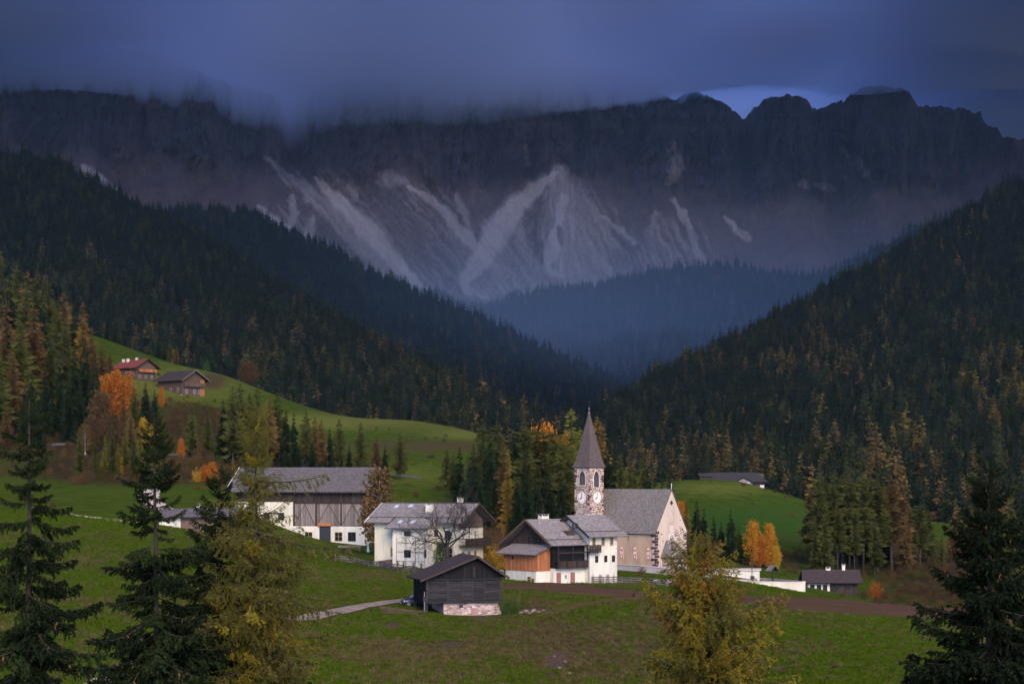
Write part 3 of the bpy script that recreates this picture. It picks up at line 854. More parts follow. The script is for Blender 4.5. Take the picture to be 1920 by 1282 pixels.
# ------------------------------------------------------------------ woods on the far slopes
FAR = {}
for sp, form, leaf in (('spruce', 'spruce', 'spruce'), ('gold', 'olive', 'far_gold'), ('rust', 'olive', 'far_rust'), ('olive', 'olive', 'olive')):
    FAR[sp] = []
    for v in range(3):
        g = conifer_geo(900 + v * 5 + len(sp), 15, 8, 3, gaps=0.0, **dict(SPEC[form], R=SPEC[form]['R'] * (1.4 if form == 'spruce' else 1.3), size=0.62, t0=0.04))
        t = trunk_geo(0.011, seed=v, sides=4)
        g.tube([[0, 0, -0.05], [0, 0, 0.5], [0, 0, 0.95]], [0.014, 0.009, 0.002], 4, 1)
        FAR[sp].append(g.mesh('far_' + leaf + '_tree', [LEAF[leaf], BARK]))

# the skyline of the near ground, to know which far trees show
_skD = np.geomspace(100, 880, 120)
_skpx = np.arange(-300, 2300, 20.0)
_skX, _skDm = np.meshgrid(_skpx, _skD)
_sk = (CY + (CAMZ - H((_skX - CX) / F * _skDm, _skDm)) * F / _skDm).min(0)

def scatter(HG, n, prob_larch, seed, hr=(15, 25), clear=None):
    X, D, Z, px_, tt = HG
    r = np.random.default_rng(seed)
    nr_, nc_ = X.shape
    ax = np.hypot(X[:-1, 1:] - X[:-1, :-1], D[:-1, 1:] - D[:-1, :-1]); ay = np.hypot(X[1:, :-1] - X[:-1, :-1], D[1:, :-1] - D[:-1, :-1])
    A = (ax * ay)
    inside = (px_[:-1] > -260) & (px_[:-1] < 2200)
    A = A * inside[None]
    w = (A / A.sum()).ravel()
    idx = r.choice(len(w), n, p=w); i, j = idx // (nc_ - 1), idx % (nc_ - 1)
    a, b_ = r.random(n), r.random(n)
    def bil(M): return (M[i, j] * (1 - a) + M[i + 1, j] * a) * (1 - b_) + (M[i, j + 1] * (1 - a) + M[i + 1, j + 1] * a) * b_
    x, d, z = bil(X), bil(D), bil(Z)
    pxx = CX + x / d * F; pyy = CY + (CAMZ - z) * F / d
    lp = prob_larch(pxx, pyy, d)
    u_ = r.random(n); kind = np.where(u_ < lp, 1, np.where(u_ < lp + 0.10 + 0.22 * sstep(0.0, 0.5, fbm(pxx / 70, pyy / 50, seed + 5, 3)), 2, 0))
    keep = pyy < np.interp(pxx, _skpx, _sk) + 60
    if clear is not None: keep &= ~clear(pxx, pyy)
    h = r.uniform(hr[0], hr[1], n) * (0.45 + 0.75 * r.random(n) ** 0.6) * (0.85 + 0.3 * vnoise(pxx / 25, pyy / 18, seed))
    return x[keep], d[keep], z[keep], h[keep], kind[keep], pxx[keep], pyy[keep]

FOREST_PTS = []
def lp_left(px_, py_, d):
    n_ = sstep(0.10, 0.45, fbm(px_ / 130, py_ / 90, 201, 3))
    return (0.012 + 0.05 * n_) * sstep(440, 560, py_) + 0.03 * sstep(600, 800, py_)
def lp_left2(px_, py_, d): return 0.03 * sstep(560, 640, py_) + 0.004
def lp_right(px_, py_, d):
    n_ = sstep(0.05, 0.40, fbm(px_ / 110, py_ / 80, 203, 3))
    return 0.025 + 0.19 * n_ * sstep(520, 640, py_ + (1920 - px_) * 0.0)
def lp_mid(px_, py_, d): return 0.05 + 0.14 * sstep(550, 650, py_)
FOREST_PTS.append(('left', scatter(HL, 24000, lp_left, 301, (18, 29), lambda a, b: (np.hypot((a - 320) / 28, (b - 590) / 22) < 1))))
FOREST_PTS.append(('spur', scatter(HL2, 24000, lp_left2, 302, (20, 30))))
FOREST_PTS.append(('right', scatter(HR, 26000, lp_right, 303, (18, 28))))
FOREST_PTS.append(('mid', scatter(HM, 34000, lp_mid, 304, (22, 32))))

def forest_object(name, protos, x, y, z, h, label, seed):
    """a wood as one mass: tree shapes set on points by geometry nodes"""
    n = len(x); r = np.random.default_rng(seed)
    me = bpy.data.meshes.new(name); me.vertices.add(n)
    me.vertices.foreach_set('co', np.stack([x, y, z - 0.4], 1).astype(np.float32).ravel())
    set_attr(me, 'size', h); set_attr(me, 'turn', r.random(n) * 6.28)
    ai = me.attributes.new('pick', 'INT', 'POINT'); ai.data.foreach_set('value', r.integers(0, len(protos), n).astype(np.int32))
    o = link(name, me)
    ng = bpy.data.node_groups.new(name + '_set', 'GeometryNodeTree')
    ng.interface.new_socket('Geometry', in_out='INPUT', socket_type='NodeSocketGeometry')
    ng.interface.new_socket('Geometry', in_out='OUTPUT', socket_type='NodeSocketGeometry')
    gi = ng.nodes.new('NodeGroupInput'); go = ng.nodes.new('NodeGroupOutput')
    iop = ng.nodes.new('GeometryNodeInstanceOnPoints')
    jn = ng.nodes.new('GeometryNodeJoinGeometry')
    for pr in protos:
        ob = ng.nodes.new('GeometryNodeObjectInfo'); ob.inputs['Object'].default_value = pr; ob.inputs['As Instance'].default_value = True
        ob.transform_space = 'ORIGINAL'
        ng.links.new(ob.outputs['Geometry'], jn.inputs[0])
    def na(nm, typ):
        a = ng.nodes.new('GeometryNodeInputNamedAttribute'); a.data_type = typ; a.inputs['Name'].default_value = nm; return a.outputs['Attribute']
    ng.links.new(gi.outputs[0], iop.inputs['Points']); ng.links.new(jn.outputs[0], iop.inputs['Instance'])
    iop.inputs['Pick Instance'].default_value = True
    ng.links.new(na('pick', 'INT'), iop.inputs['Instance Index'])
    cb = ng.nodes.new('ShaderNodeCombineXYZ'); ng.links.new(na('turn', 'FLOAT'), cb.inputs[2])
    ng.links.new(cb.outputs[0], iop.inputs['Rotation'])
    ng.links.new(na('size', 'FLOAT'), iop.inputs['Scale'])
    ng.links.new(iop.outputs[0], go.inputs[0])
    md = o.modifiers.new('trees', 'NODES'); md.node_group = ng
    tag(o, label, 'forest', kind='stuff')
    return o

SIDE = {'left': 'standing out in the dark wood on the left mountainside', 'right': 'standing out in the dark wood on the right flank',
        'spur': 'on the wooded spur below the scree', 'mid': 'on the hazy foothills'}
# the larches that show largest on the two nearer slopes stand as trees of their own
cand = []
for nm, (x, d, z, h, k, pxx, pyy) in FOREST_PTS:
    if nm not in ('left', 'right'): continue
    vis = (k == 1) & (pxx > 5) & (pxx < 1915) & (pyy < np.interp(pxx, _skpx, _sk) - 6)
    for i in np.nonzero(vis)[0]: cand.append((h[i] / d[i], nm, i))
cand.sort(reverse=True)
own = {'left': set(), 'right': set()}
protos = {}
for nm in ('left', 'right'):
    for q, nm2, i in [c for c in cand if c[1] == nm][:75]: own[nm].add(i)
for nm, (x, d, z, h, k, pxx, pyy) in FOREST_PTS:
    if nm not in own: continue
    for i in sorted(own[nm]):
        sp = ('rust', 'gold', 'olive', 'rust', 'gold')[i % 5]
        v = i % 3
        o = link('larch_tree', FAR[sp][v], None, (x[i], d[i], z[i] - 0.4), (0, 0, (i * 1.3) % 6.28), (h[i] * 1.12,) * 3)
        tag(o, 'autumn larch ' + SIDE[nm], 'tree', 'autumn larches ' + SIDE[nm])
        protos.setdefault((sp, v), o)
for sp in ('rust', 'gold', 'olive'):
    for v in range(3):
        assert (sp, v) in protos, (sp, v)
# one spruce of each shape stands as a tree of its own and serves as pattern for the woods
x, d, z, h, k, pxx, pyy = FOREST_PTS[0][1]
vis = np.nonzero((k == 0) & (pxx > 300) & (pxx < 800) & (pyy < np.interp(pxx, _skpx, _sk) - 8))[0]
vis = vis[np.argsort(d[vis])][:3]
for v, i in enumerate(vis):
    o = link('spruce_tree', FAR['spruce'][v], None, (x[i], d[i], z[i] - 0.4), (0, 0, v * 2.0), (h[i],) * 3)
    tag(o, 'dark spruce at the lower edge of the left mountainside wood', 'tree', 'spruces at the edge of the mountainside wood')
    protos[('spruce', v)] = o
    own['left'].add(i)
FL = {'left': 'dark spruce forest covering the left mountainside', 'spur': 'dark spruce forest on the spur below the scree',
      'right': 'dark spruce forest covering the right flank', 'mid': 'bluish spruce forest on the hazy foothills'}
for nm, (x, d, z, h, k, pxx, pyy) in FOREST_PTS:
    keep = np.ones(len(x), bool)
    if nm in own: keep[list(own[nm])] = False
    s_ = keep & (k == 0)
    forest_object('spruce_forest', [protos[('spruce', v)] for v in range(3)], x[s_], d[s_], z[s_], h[s_], FL[nm], 5)
    m_ = keep & (k == 2)
    forest_object('mixed_forest', [protos[('olive', 0)], protos[('olive', 1)], protos[('olive', 2)]], x[m_], d[m_], z[m_], h[m_] * 0.95, 'olive conifers mixed through the ' + FL[nm].replace('dark ', '').replace('bluish ', ''), 4)
    l_ = keep & (k == 1)
    lp = [protos[('rust', 0)], protos[('gold', 1)], protos[('olive', 2)], protos[('rust', 1)], protos[('gold', 0)]]
    forest_object('larch_forest', lp, x[l_], d[l_], z[l_], h[l_] * 1.05, 'rusty larches scattered through the ' + FL[nm].replace('dark spruce', 'spruce').replace('bluish spruce', ''), 6)
# ------------------------------------------------------------------ building helpers
class MB:
    def __init__(s): s.v = []; s.f = []; s.uv = []
    def face(s, pts, uv=None):
        b = len(s.v); s.v += [tuple(p) for p in pts]; s.f.append(tuple(range(b, b + len(pts))))
        s.uv += list(uv) if uv else [(0, 0)] * len(pts)
        return s
    def box(s, lo, hi):
        b = len(s.v); (x0, y0, z0), (x1, y1, z1) = lo, hi
        s.v += [(x, y, z) for x in (x0, x1) for y in (y0, y1) for z in (z0, z1)]; s.uv += [(0, 0)] * 8
        s.f += [tuple(b + i for i in f) for f in ((0, 1, 3, 2), (4, 6, 7, 5), (0, 4, 5, 1), (2, 3, 7, 6), (0, 2, 6, 4), (1, 5, 7, 3))]
        return s
    def beam(s, a, c, w, h=None, up=(0, 0, 1)):
        """box from a to c, w wide and h high"""
        a = Vector(a); c = Vector(c); h = h or w
        d = (c - a).normalized(); u = Vector(up)
        if abs(d.dot(u)) > 0.99: u = Vector((0, 1, 0))
        sd = d.cross(u).normalized() * (w / 2); uu = sd.cross(d).normalized() * (h / 2)
        b = len(s.v)
        for p in (a, c):
            for k1, k2 in ((-1, -1), (1, -1), (1, 1), (-1, 1)): s.v.append(tuple(p + sd * k1 + uu * k2))
        s.uv += [(0, 0)] * 8
        s.f += [tuple(b + i for i in f) for f in ((0, 1, 2, 3), (7, 6, 5, 4), (0, 4, 5, 1), (1, 5, 6, 2), (2, 6, 7, 3), (3, 7, 4, 0))]
        return s
    def prism(s, poly, ext):
        """closed solid: polygon (3D points, counter-clockwise seen from outside) pushed back along ext"""
        n = len(poly); b = len(s.v); e = Vector(ext)
        s.v += [tuple(p) for p in poly] + [tuple(Vector(p) + e) for p in poly]; s.uv += [(0, 0)] * (2 * n)
        s.f.append(tuple(b + i for i in range(n))); s.f.append(tuple(b + n + i for i in reversed(range(n))))
        for i in range(n):
            j = (i + 1) % n
            s.f.append((b + j, b + i, b + n + i, b + n + j))
        return s
    def disc(s, c, axis_u, axis_v, nrm, r0, r1, t, n=24):
        """ring (r0 > 0) or disc standing proud by t"""
        c, u, v, w = Vector(c), Vector(axis_u), Vector(axis_v), Vector(nrm) * t
        for i in range(n):
            a0, a1 = 2 * math.pi * i / n, 2 * math.pi * (i + 1) / n
            e0 = u * math.cos(a0) + v * math.sin(a0); e1 = u * math.cos(a1) + v * math.sin(a1)
            o0, o1, i0, i1 = c + e0 * r1, c + e1 * r1, c + e0 * r0, c + e1 * r0
            if r0 > 0:
                s.face((i0 + w, o0 + w, o1 + w, i1 + w)); s.face((i0, i0 + w, i1 + w, i1))
            else: s.face((c + w, o0 + w, o1 + w))
            s.face((o0, o1, o1 + w, o0 + w))
        return s
    def lathe(s, c, prof, n=14):
        c = Vector(c)
        for (r0, z0), (r1, z1) in zip(prof[:-1], prof[1:]):
            for i in range(n):
                a0, a1 = 2 * math.pi * i / n, 2 * math.pi * (i + 1) / n
                q = [c + Vector((r * math.cos(a), r * math.sin(a), z)) for r, z, a in ((r0, z0, a0), (r0, z0, a1), (r1, z1, a1), (r1, z1, a0))]
                if r1 < 1e-6: q = q[:3]
                elif r0 < 1e-6: q = [q[0], q[2], q[3]]
                s.face(q)
        return s
    def build(s, name, m, parent=None, uv=False, smooth=False, kind=None, label=None):
        me = bpy.data.meshes.new(name)
        me.from_pydata(s.v, [], s.f)
        me.materials.append(m)
        if uv:
            a = me.attributes.new('along', 'FLOAT_VECTOR', 'POINT')
            a.data.foreach_set('vector', np.array([(u, v, 0) for u, v in s.uv], np.float32).ravel())
        if smooth: me.polygons.foreach_set('use_smooth', np.ones(len(me.polygons), bool))
        me.update()
        o = link(name, me, parent)
        if kind: o['kind'] = kind
        if label: o['label'] = label
        return o

def shingle_mat(name, col, var=0.35, w=0.32, h=0.30, rough=0.8):
    m, nt, b = new_mat(name, rough, 0.25)
    at = N(nt, 'ShaderNodeAttribute', attribute_name='along').outputs['Vector']
    br = N(nt, 'ShaderNodeTexBrick'); br.inputs['Scale'].default_value = 1.0
    br.inputs['Brick Width'].default_value = w; br.inputs['Row Height'].default_value = h
    br.inputs['Mortar Size'].default_value = 0.012; br.inputs['Bias'].default_value = 0.0
    br.inputs['Color1'].default_value = (*[c * (1 - var) for c in col], 1); br.inputs['Color2'].default_value = (*[min(1, c * (1 + var)) for c in col], 1)
    br.inputs['Mortar'].default_value = (*[c * 0.35 for c in col], 1)
    nt.links.new(at, br.inputs['Vector'])
    n = noise(nt, 0.8, 4, 0.7, objvec(nt)); n2 = noise(nt, 5.0, 3, 0.7, objvec(nt))
    c = mixc(nt, maprange(nt, n, 0.35, 0.75, 0, 0.55), br.outputs[0], tuple(x * 0.62 for x in col))
    c = mixc(nt, maprange(nt, n2, 0.45, 0.75, 0, 0.5), c, tuple(min(1, x * 1.5) for x in col))
    nt.links.new(c, b.inputs['Base Color'])
    bump(nt, b, br.outputs[1], -0.6, 0.03)
    return m

def board_mat(name, col, var=0.4, vertical=True, rough=0.85):
    m, nt, b = new_mat(name, rough, 0.15)
    st = (7, 7, 0.5) if vertical else (0.6, 0.6, 9)
    n = noise(nt, 1.2, 5, 0.7, objvec(nt), st)
    oi = N(nt, 'ShaderNodeObjectInfo')
    c = ramp(nt, n, [(0.3, tuple(x * (1 - var) for x in col)), (0.7, tuple(min(1, x * (1 + var)) for x in col))])
    c = hsv(nt, c, 0.5, 1.0, maprange(nt, oi.outputs['Random'], 0, 1, 0.65, 1.35))
    nt.links.new(c, b.inputs['Base Color'])
    bump(nt, b, n, 0.5, 0.02)
    return m

def plaster_mat(name, col, stain=0.25):
    m, nt, b = new_mat(name, 0.9, 0.1)
    n = noise(nt, 0.5, 5, 0.65, objvec(nt), (1.6, 1.6, 0.35)); n2 = noise(nt, 3, 5, 0.75, objvec(nt))
    c = ramp(nt, n, [(0.3, tuple(x * (1 - stain) for x in col)), (0.6, col), (0.8, tuple(min(0.9, x * 1.06) for x in col))])
    c = mixc(nt, maprange(nt, n2, 0.55, 0.8, 0, 0.3), c, tuple(x * 0.7 for x in col))
    nt.links.new(c, b.inputs['Base Color'])
    bump(nt, b, n2, 0.35, 0.03)
    return m

def stone_mat(name, stones, mortar, scale=1.6, thr=0.06):
    m, nt, b = new_mat(name, 0.9, 0.15)
    tc = objvec(nt)
    mp = N(nt, 'ShaderNodeMapping'); mp.inputs['Scale'].default_value = (1, 1, 1.9); nt.links.new(tc, mp.inputs[0])
    v = N(nt, 'ShaderNodeTexVoronoi'); v.inputs['Scale'].default_value = scale; v.inputs['Randomness'].default_value = 0.85; nt.links.new(mp.outputs[0], v.inputs['Vector'])
    e = N(nt, 'ShaderNodeTexVoronoi', feature='DISTANCE_TO_EDGE'); e.inputs['Scale'].default_value = scale; e.inputs['Randomness'].default_value = 0.85; nt.links.new(mp.outputs[0], e.inputs['Vector'])
    sx = N(nt, 'ShaderNodeSeparateColor'); nt.links.new(v.outputs['Color'], sx.inputs[0])
    c = ramp(nt, sx.outputs[0], stones)
    nt.links[-1].from_node  # keep
    n = noise(nt, 6, 3, 0.6, tc)
    ew = N(nt, 'ShaderNodeMath', operation='MULTIPLY_ADD'); nt.links.new(n, ew.inputs[0]); ew.inputs[1].default_value = -0.10; nt.links.new(e.outputs['Distance'], ew.inputs[2])
    f = maprange(nt, ew.outputs[0], thr - 0.06, thr - 0.02, 0, 1)
    c = mixc(nt, f, mortar, c)
    nt.links.new(c, b.inputs['Base Color'])
    bump(nt, b, f, 0.5, 0.06)
    return m

M = {
 'plaster_white': plaster_mat('white_plaster', (0.67, 0.59, 0.45), 0.26),
 'plaster_cream': plaster_mat('cream_plaster', (0.62, 0.545, 0.385), 0.26),
 'plaster_pink': plaster_mat('pinkish_plaster', (0.56, 0.425, 0.32), 0.24),
 'plaster_tan': plaster_mat('tan_plaster', (0.50, 0.335, 0.212), 0.26),
 'plaster_grey': plaster_mat('grey_plaster', (0.50, 0.43, 0.37), 0.28),
 'roof_grey': shingle_mat('grey_shingles', (0.25, 0.212, 0.19)),
 'roof_dark': shingle_mat('dark_shingles', (0.115, 0.095, 0.095)),
 'roof_church': shingle_mat('church_shingles', (0.20, 0.168, 0.140), 0.45, 0.22, 0.26),
 'roof_spire': shingle_mat('spire_shingles', (0.100, 0.072, 0.062), 0.4, 0.22, 0.26),
 'roof_red': shingle_mat('red_tiles', (0.24, 0.058, 0.045), 0.3),
 'roof_brown': shingle_mat('brown_shingles', (0.062, 0.042, 0.038), 0.3),
 'wood_dark': board_mat('dark_boards', (0.040, 0.027, 0.021)),
 'wood_black': board_mat('blackened_boards', (0.011, 0.0095, 0.009), 0.6),
 'wood_grey_h': board_mat('grey_weathered_boards', (0.027, 0.023, 0.022), 0.65, False),
 'wood_brown': board_mat('brown_boards', (0.100, 0.062, 0.042)),
 'wood_orange': board_mat('orange_brown_boards', (0.34, 0.120, 0.045), 0.35),
 'wood_grey': board_mat('grey_boards', (0.17, 0.135, 0.11), 0.4),
 'wood_rail': board_mat('weathered_rails', (0.17, 0.13, 0.11), 0.4, False),
 'glass': new_mat('dark_glass', 0.15, 0.5)[0],
 'frame_white': mat_simple('white_frame', (0.7, 0.67, 0.6), 0.1),
 'frame_tan': mat_simple('tan_stone_frame', (0.42, 0.26, 0.13), 0.2),
 'frame_dark': mat_simple('dark_frame', (0.05, 0.035, 0.028), 0.2),
 'stone_dark': mat_simple('dark_red_stone', (0.075, 0.040, 0.034), 0.5, 1.5, bstr=0.5),
 'metal': mat_simple('dull_metal', (0.16, 0.15, 0.15), 0.2, rough=0.5),
 'iron': mat_simple('dark_iron', (0.03, 0.03, 0.03), 0.2, rough=0.5),
 'red_paint': mat_simple('faded_red_paint', (0.26, 0.11, 0.09), 0.25),
 'white_paint': mat_simple('white_paint', (0.78, 0.74, 0.68), 0.12),
 'tower_stone': stone_mat('tower_masonry', [(0.0, (0.085, 0.038, 0.034)), (0.42, (0.15, 0.065, 0.055)), (0.50, (0.34, 0.22, 0.17)), (0.72, (0.46, 0.33, 0.26)), (1.0, (0.54, 0.41, 0.32))], (0.50, 0.37, 0.29), 2.3, 0.09),
 'rubble': stone_mat('rubble_wall', [(0.0, (0.18, 0.11, 0.09)), (0.45, (0.34, 0.22, 0.18)), (0.8, (0.48, 0.36, 0.29)), (1.0, (0.60, 0.50, 0.42))], (0.33, 0.23, 0.185), 2.4, 0.05),
}
M['glass'].node_tree.nodes['Principled BSDF'].inputs['Base Color'].default_value = (0.012, 0.013, 0.015, 1)

def roof_slab(name, r0, r1, e0, e1, mat, parent, courses=14, thick=0.14, jitter=0.02):
    """one roof slope laid in overlapping courses; r = ridge ends, e = eave ends (0 left, 1 right seen from outside)"""
    r0, r1, e0, e1 = map(Vector, (r0, r1, e0, e1))
    n = (r1 - r0).cross(e0 - r0)
    if n.length < 1e-6: n = (e1 - e0).cross(r0 - e0)
    n.normalize()
    if n.z < 0: n = -n
    mb = MB(); rr = random.Random(int(abs(r0.x * 13 + e0.y * 7) * 10))
    sl = ((e0 + e1) / 2 - (r0 + r1) / 2).length
    for k in range(courses):
        t0 = k / courses; t1 = (k + 1.25) / courses if k < courses - 1 else 1.0
        a0, a1 = r0.lerp(e0, t0), r1.lerp(e1, t0); b0, b1 = r0.lerp(e0, min(t1, 1)), r1.lerp(e1, min(t1, 1))
        up0 = n * 0.01; up1 = n * (0.045 + rr.random() * jitter)
        W0 = (a1 - a0).length; W1 = (b1 - b0).length; o = (W1 - W0) / 2
        uv = [(0, t0 * sl), (W0, t0 * sl), (W1, t1 * sl), (0, t1 * sl)]
        uv = [(o, t0 * sl), (o + W0, t0 * sl), (W1, t1 * sl), (0, t1 * sl)]
        mb.face((a0 + up0, a1 + up0, b1 + up1, b0 + up1), uv)
        mb.face((b0 + up1, b1 + up1, b1 - n * 0.01, b0 - n * 0.01), [(0, t1 * sl), (W1, t1 * sl), (W1, t1 * sl + .05), (0, t1 * sl + .05)])
    # slab under the courses
    lo = n * -thick
    P4 = [r0, r1, e1, e0]
    mb.face([p + lo for p in reversed(P4)])
    for i in range(4):
        a, c = P4[i], P4[(i + 1) % 4]
        mb.face((a, c, c + lo, a + lo))
    return mb.build(name, mat, parent, uv=True)

def fascia(parent, pts, w=0.16, h=0.24, m=None, name='bargeboard'):
    mb = MB()
    for a, c in zip(pts[:-1], pts[1:]): mb.beam(a, c, w, h)
    return mb.build(name, m or M['wood_dark'], parent)

def window(parent, c, nrm, w, h, frame='frame_white', pane='glass', depth=0.05, bars=True, arch=False, fw=0.10, name='window'):
    """window set on a wall: frame with a pane inside; c = centre on the wall face, nrm = outward normal in the building's axes"""
    c, nrm = Vector(c), Vector(nrm).normalized(); t = Vector((0, 0, 1)).cross(nrm).normalized(); up = Vector((0, 0, 1))
    f = MB(); d = nrm * depth
    def bar(u0, u1, v0, v1, q=1.0):
        pts = [c + t * u + up * v + d * q for u, v in ((u0, v0), (u1, v0), (u1, v1), (u0, v1))]
        f.prism(pts, -d * q - nrm * 0.02)
    bar(-w / 2 - fw, -w / 2, -h / 2 - fw, h / 2 + fw); bar(w / 2, w / 2 + fw, -h / 2 - fw, h / 2 + fw)
    bar(-w / 2, w / 2, h / 2, h / 2 + fw); bar(-w / 2, w / 2, -h / 2 - fw, -h / 2, 1.6)
    if bars:
        bar(-0.03, 0.03, -h / 2, h / 2, 0.7); bar(-w / 2, -0.03, -0.025, 0.025, 0.6); bar(0.03, w / 2, -0.025, 0.025, 0.6)
    o = f.build(name, M[frame], parent)
    pts = [c + t * u + up * v + nrm * 0.012 for u, v in ((-w / 2, -h / 2), (w / 2, -h / 2), (w / 2, h / 2), (-w / 2, h / 2))]
    MB().prism(pts, -nrm * 0.03).build('pane', M[pane], o)
    return o

def arch_poly(c, t, w, h, pointed=False, n=8):
    """outline of an arched opening: foot centre c, width w, height h"""
    up = Vector((0, 0, 1)); c, t = Vector(c), Vector(t)
    pts = [c - t * (w / 2), c + t * (w / 2)]
    if pointed:
        hs = h - w * 0.95
        for i in range(1, n + 1):
            a = math.acos(0.5) * 0 + (math.pi / 3) * i / n
            pts.append(c + t * (-w / 2 + w * math.cos(a)) + up * (hs + w * 1.08 * math.sin(a)))
        for i in range(n - 1, 0, -1):
            a = (math.pi / 3) * i / n
            pts.append(c + t * (w / 2 - w * math.cos(a)) + up * (hs + w * 1.08 * math.sin(a)))
        pts.append(c - t * (w / 2) + up * hs); pts.insert(2, c + t * (w / 2) + up * hs)
    else:
        hs = h - w / 2
        for i in range(n + 1):
            a = math.pi * i / n
            pts.append(c + t * (w / 2 * math.cos(a)) + up * (hs + w / 2 * math.sin(a)))
    return pts

def gable_walls(name, x0, x1, y0, y1, zb, ze, zr, mat, parent, yr=None):
    """solid house body, ridge along x"""
    yr = (y0 + y1) / 2 if yr is None else yr
    poly = [(x1, y0, zb), (x1, y1, zb), (x1, y1, ze), (x1, yr, zr), (x1, y0, ze)]
    return MB().prism(poly, (x0 - x1, 0, 0)).build(name, mat, parent)

def boards(parent, a, c, h, n, mat, nrm, thick=0.04, gap=0.02, top=None, name='plank', vertical=True, shared=None):
    """separate planks side by side over the wall strip from a to c (feet), h high; top(u) gives another height at fraction u"""
    a, c, nrm = Vector(a), Vector(c), Vector(nrm).normalized(); up = Vector((0, 0, 1))
    t = (c - a); L = t.length; t.normalize(); rr = random.Random(int(L * 100 + n))
    out = []
    if vertical:
        w = L / n
        for i in range(n):
            u0, u1 = i * w + gap / 2, (i + 1) * w - gap / 2
            h0 = top(u0 / L) if top else h; h1 = top(u1 / L) if top else h
            th = thick * (0.7 + 0.6 * rr.random()); dz = rr.uniform(-0.03, 0.03)
            pts = [a + t * u0 + nrm * th + up * dz, a + t * u1 + nrm * th + up * dz, a + t * u1 + up * h1 + nrm * th, a + t * u0 + up * h0 + nrm * th]
            if min(h0, h1) < 0.15: continue
            out.append(MB().prism(pts, -nrm * (th + 0.01)).build(name, mat, parent))
    else:
        hh = h / n
        for i in range(n):
            v0, v1 = i * hh + gap / 2, (i + 1) * hh - gap / 2
            th = thick * (0.6 + 0.8 * rr.random()); sk = rr.uniform(-0.02, 0.02)
            pts = [a + up * v0 + nrm * th, c + up * (v0 + sk) + nrm * th, c + up * (v1 + sk) + nrm * th * 0.6, a + up * v1 + nrm * th * 0.6]
            out.append(MB().prism(pts, -nrm * (th * 0.6 + 0.01)).build(name, mat, parent))
    return out

def balcony(parent, a, c, nrm, depth, h, mat, nb=10):
    """projecting gallery: floor, posts, rail and boards; a-c along the wall at floor height"""
    a, c, nrm = Vector(a), Vector(c), Vector(nrm).normalized(); up = Vector((0, 0, 1)); t = (c - a); L = t.length; t.normalize()
    f = MB(); f.prism([a - nrm * 0.02 + up * 0, c - nrm * 0.02, c + nrm * depth, a + nrm * depth], (0, 0, -0.16))
    o = f.build('balcony', mat, parent)
    r = MB()
    q = [a + nrm * 0.02, a + nrm * (depth - .06), c + nrm * (depth - .06), c + nrm * 0.02]
    for p0, p1 in zip(q[:-1], q[1:]):
        r.beam(p0 + up * h, p1 + up * h, 0.10, 0.10); r.beam(p0 + up * 0.15, p1 + up * 0.15, 0.07, 0.07)
    r.build('handrail', mat, o)
    w = L / nb
    for i in range(nb):
        p = a + t * (i * w + 0.03) + nrm * (depth - 0.02)
        MB().prism([p + up * 0.05, p + t * (w - 0.06) + up * 0.05, p + t * (w - 0.06) + up * (h - 0.06), p + up * (h - 0.06)], -nrm * 0.035).build('plank', mat, o)
    return o

def chimney(parent, c, w, d, h, mat='plaster_white'):
    x, y, z = c
    o = MB().box((x - w / 2, y - d / 2, z), (x + w / 2, y + d / 2, z + h)).build('chimney', M[mat], parent)
    MB().box((x - w / 2 - .1, y - d / 2 - .1, z + h + .25), (x + w / 2 + .1, y + d / 2 + .1, z + h + .36)).build('cap', M['roof_grey'], o)
    q = MB()
    for sx in (-1, 1):
        for sy in (-1, 1): q.box((x + sx * w * .42 - .07, y + sy * d * .42 - .07, z + h - .01), (x + sx * w * .42 + .07, y + sy * d * .42 + .07, z + h + .26))
    q.build('cap_posts', M[mat], o)
    return o

# ------------------------------------------------------------------ the church
def local(px_, D, z): return Vector(((px_ - CX) / F * D, D, z))
c0 = P(1259, 0, 356); c0.z = gz(c0.x, c0.y) - 0.1
church = tag(empty('church', c0, math.radians(-45)), 'old village church with pointed stone clock tower and steep shingled nave', 'church')
NX = -21.0
# nave: long wall in tan plaster, gable in pale plaster
MB().prism([(0, -4.5, -1.5), (0, 4.5, -1.5), (0, 4.5, 7.2), (0, 0, 15.0), (0, -4.5, 7.2)], (-0.9, 0, 0)).build('gable_wall', M['plaster_pink'], church)
MB().box((NX, -4.44, -1.5), (-0.9, 4.44, 7.2)).build('nave_wall', M['plaster_tan'], church)
MB().prism([(NX, -4.44, 7.2), (NX, 0, 14.9), (NX, 4.44, 7.2)], (0.5, 0, 0)).build('rear_gable', M['plaster_tan'], church)
roof_slab('nave_roof', (NX - .2, 0, 15.25), (0.12, 0, 15.25), (NX - .2, -4.95, 6.72), (0.12, -4.95, 6.72), M['roof_church'], church, 30, 0.12)
roof_slab('nave_roof', (0.12, 0, 15.25), (NX - .2, 0, 15.25), (0.12, 4.95, 6.72), (NX - .2, 4.95, 6.72), M['roof_church'], church, 12, 0.12)
